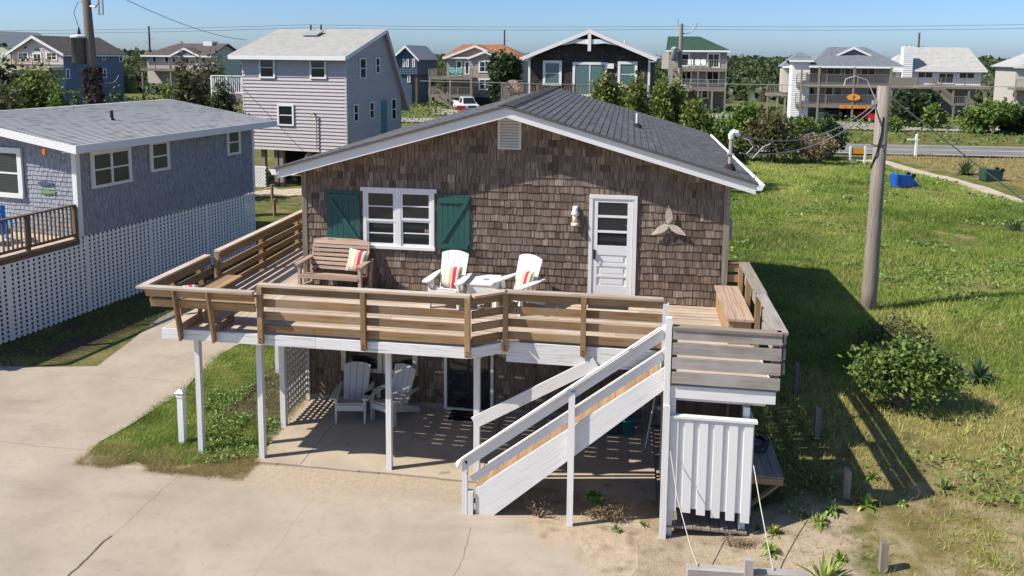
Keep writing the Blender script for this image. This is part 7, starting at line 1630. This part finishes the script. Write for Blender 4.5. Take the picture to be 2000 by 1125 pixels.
def inpoly(x, y, poly):
    c = np.zeros(len(x), bool); j = len(poly)-1
    for i in range(len(poly)):
        xi, yi = poly[i]; xj, yj = poly[j]; c ^= ((yi > y) != (yj > y))&(x < (xj-xi)*(y-yi)/(yj-yi+1e-12)+xi); j = i
    return c
bed = [(-3.14, -2.75), (-3.04, -1.7), (-2.93, -.2), (-3.18, 1.9), (-3.05, 2.75), (-3.05, 8), (-.1, 8), (-.05, -1.2), (.12, -2.5), (-.5, -2.85), (-1.4, -2.95), (-2.2, -2.95)]
n = 42000; xx = -3.3+3.5*rng.random(n); yy = -3.1+10*rng.random(n)**1.3; k = inpoly(xx, yy, bed)&~((xx > -1.5)&(yy > -1.1)&(rng.random(n) > .18)); xk, yk = xx[k], yy[k]
blades('bed_grass', xk, yk, zt(xk, yk), (.02+.045*rng.random(len(xk)))*(.5+vnoise(xk, yk, .8, 14)), np.full(len(xk), .0055), 'leaf_grass', np.clip(-.05+.75*vnoise(xk, yk, .45, 13)+.35*vnoise(xk, yk, 1.4, 16), 0, 1), .9, 4)
LAB['strip_grass'] = ('short dull grass on the strip along the white lattice', 'grass'); n = 9000; tt = -3.2+12.5*rng.random(n); ww = .08+2.15*rng.random(n); xx = -8.354+.165*tt+ww*.986; yy = 4.076+.986*tt-ww*.165; k = (vnoise(xx, yy, .8, 61) > .25)&(yy > .75); xk, yk = xx[k], yy[k]; blades('strip_grass', xk, yk, zt(xk, yk), .02+.04*rng.random(len(xk)), np.full(len(xk), .006), 'leaf_grass', rng.random(len(xk))*.7, .9, 4)
n = 9000; xx = -2.2+2.4*rng.random(n); yy = -2.9+4.4*rng.random(n); k = inpoly(xx, yy, bed)&(vnoise(xx, yy, .6, 15) > .42)&~((xx > -1.3)&(yy > -1.0)&(rng.random(n) > .15)); P = np.stack([xx[k], yy[k], zt(xx[k], yy[k])+.05+.06*rng.random(k.sum())], 1); V, Fq = leaves(P, .022, .8, 1.4); stuff(tag(raw_mesh('clover_leaves', V, Fq, rng.random(len(P)), C_['leaf_clover']), *LAB['clover_leaves']))
n = 15000; xx = -3.0+3.15*rng.random(n); yy = -3.22+.75*rng.random(n); k = (vnoise(xx, yy, .35, 21)*.6+vnoise(xx, yy, .12, 22)*.4 > .42); xk, yk = xx[k], yy[k]; blades('dry_litter', xk, yk, zt(xk, yk)+.01, .03+.03*rng.random(len(xk)), np.full(len(xk), .0035), 'leaf_drygrass', rng.random(len(xk)), 1.6, 4)
n = 30000; sA = -95+215*rng.random(n); wA = wroad*0-.9-(np.linalg.norm((f0-rf0)[:2])-1.6)*rng.random(n)
d0_ = abs((f0-rf0)[:2]@np.array([-ex_[0], -ex_[1]])); wA = -(1.0+(d0_-1.4)*rng.random(n)); xx = rf0[0]+ed[0]*sA+ex_[0]*wA; yy = rf0[1]+ed[1]*sA+ex_[1]*wA
hN = vnoise(xx, yy, 3.0, 31); prof = np.sin(np.clip((-wA-1)/(d0_-1.4), 0, 1)*math.pi)**.5; zz_ = .15+rng.random(n)*(.25+1.0*hN)*prof*.95; V, Fq = leaves(np.stack([xx, yy, zz_], 1), .17, .5, .6); stuff(tag(raw_mesh('roadside_weeds', V, Fq, np.clip(rng.normal(.5, .22, n), 0, 1), C_['leaf_bush']), *LAB['roadside_weeds']))
# far scrub
N = 1500; rr = 116*np.exp(rng.random(N)*math.log(900/116)); an = CP['yaw']+R(-41)+R(80)*rng.random(N); cx_ = CC[0]+rr*np.sin(an); cy_ = CC[1]+rr*np.cos(an)
lawn = [(onz(1430, 215, 0)), (onz(820, 200, 0))]; keep = cy_ > 100+12*vnoise(cx_, cy_, 30, 40)
for Lw in lawn: keep &= np.hypot(cx_-Lw[0], (cy_-Lw[1])*.6) > 9
cx_, cy_, rr = cx_[keep], cy_[keep], rr[keep]; N = len(cx_)
per = 110; rad = (1.8+2.2*rng.random(N))*(rr/120)**.55; hgt = (2.6+2.6*rng.random(N)*(.5+vnoise(cx_, cy_, 40, 41)))*np.clip((rr/116)**.12, 1, 1.3)
k = np.repeat(np.arange(N), per); d = rng.normal(size=(N*per, 3)); d /= np.linalg.norm(d, axis=1)[:, None]; d[:, 2] = np.abs(d[:, 2]); rj = (.75+.3*rng.random(N*per))
P = np.stack([cx_[k]+d[:, 0]*rad[k]*rj, cy_[k]+d[:, 1]*rad[k]*rj, hgt[k]*(.25+.72*d[:, 2]*rj)], 1); V, Fq = leaves(P, .42*(rr[k]/120)**.75, .6, .5)
shd = np.clip(rng.normal(.45, .2, len(P))+(vnoise(cx_[k], cy_[k], 25, 42)-.5)*.5, 0, 1)
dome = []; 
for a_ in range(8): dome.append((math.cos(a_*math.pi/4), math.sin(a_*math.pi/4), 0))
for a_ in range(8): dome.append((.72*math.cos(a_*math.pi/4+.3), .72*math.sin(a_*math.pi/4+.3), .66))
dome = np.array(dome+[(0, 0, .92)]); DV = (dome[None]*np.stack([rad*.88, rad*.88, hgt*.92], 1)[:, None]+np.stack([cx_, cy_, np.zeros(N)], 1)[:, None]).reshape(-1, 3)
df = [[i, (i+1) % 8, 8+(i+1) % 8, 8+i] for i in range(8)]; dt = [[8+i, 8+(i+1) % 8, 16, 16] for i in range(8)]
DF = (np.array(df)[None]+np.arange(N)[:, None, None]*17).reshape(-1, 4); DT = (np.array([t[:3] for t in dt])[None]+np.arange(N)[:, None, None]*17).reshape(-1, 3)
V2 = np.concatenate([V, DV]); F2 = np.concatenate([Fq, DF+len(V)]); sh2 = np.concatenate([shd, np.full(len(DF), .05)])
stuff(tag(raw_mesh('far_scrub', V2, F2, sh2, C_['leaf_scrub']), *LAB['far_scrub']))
# distant tree line
N = 900; an = CP['yaw']+R(-42)+R(84)*rng.random(N); rr = 900+1500*rng.random(N)**1.3; cx_ = CC[0]+rr*np.sin(an); cy_ = CC[1]+rr*np.cos(an); per = 26; k = np.repeat(np.arange(N), per)
P = np.stack([cx_[k]+rng.normal(size=N*per)*14, cy_[k]+rng.normal(size=N*per)*14, rng.random(N*per)*(4+7*vnoise(cx_, cy_, 120, 43)[k])], 1); V, Fq = leaves(P, 3.2, .7, .2); LAB['far_scrub_line'] = ('thin dark line of trees along the horizon', 'tree line')
stuff(tag(raw_mesh('far_tree_line', V, Fq, rng.random(len(P))*.6, C_['leaf_scrub']), *LAB['far_scrub_line']))
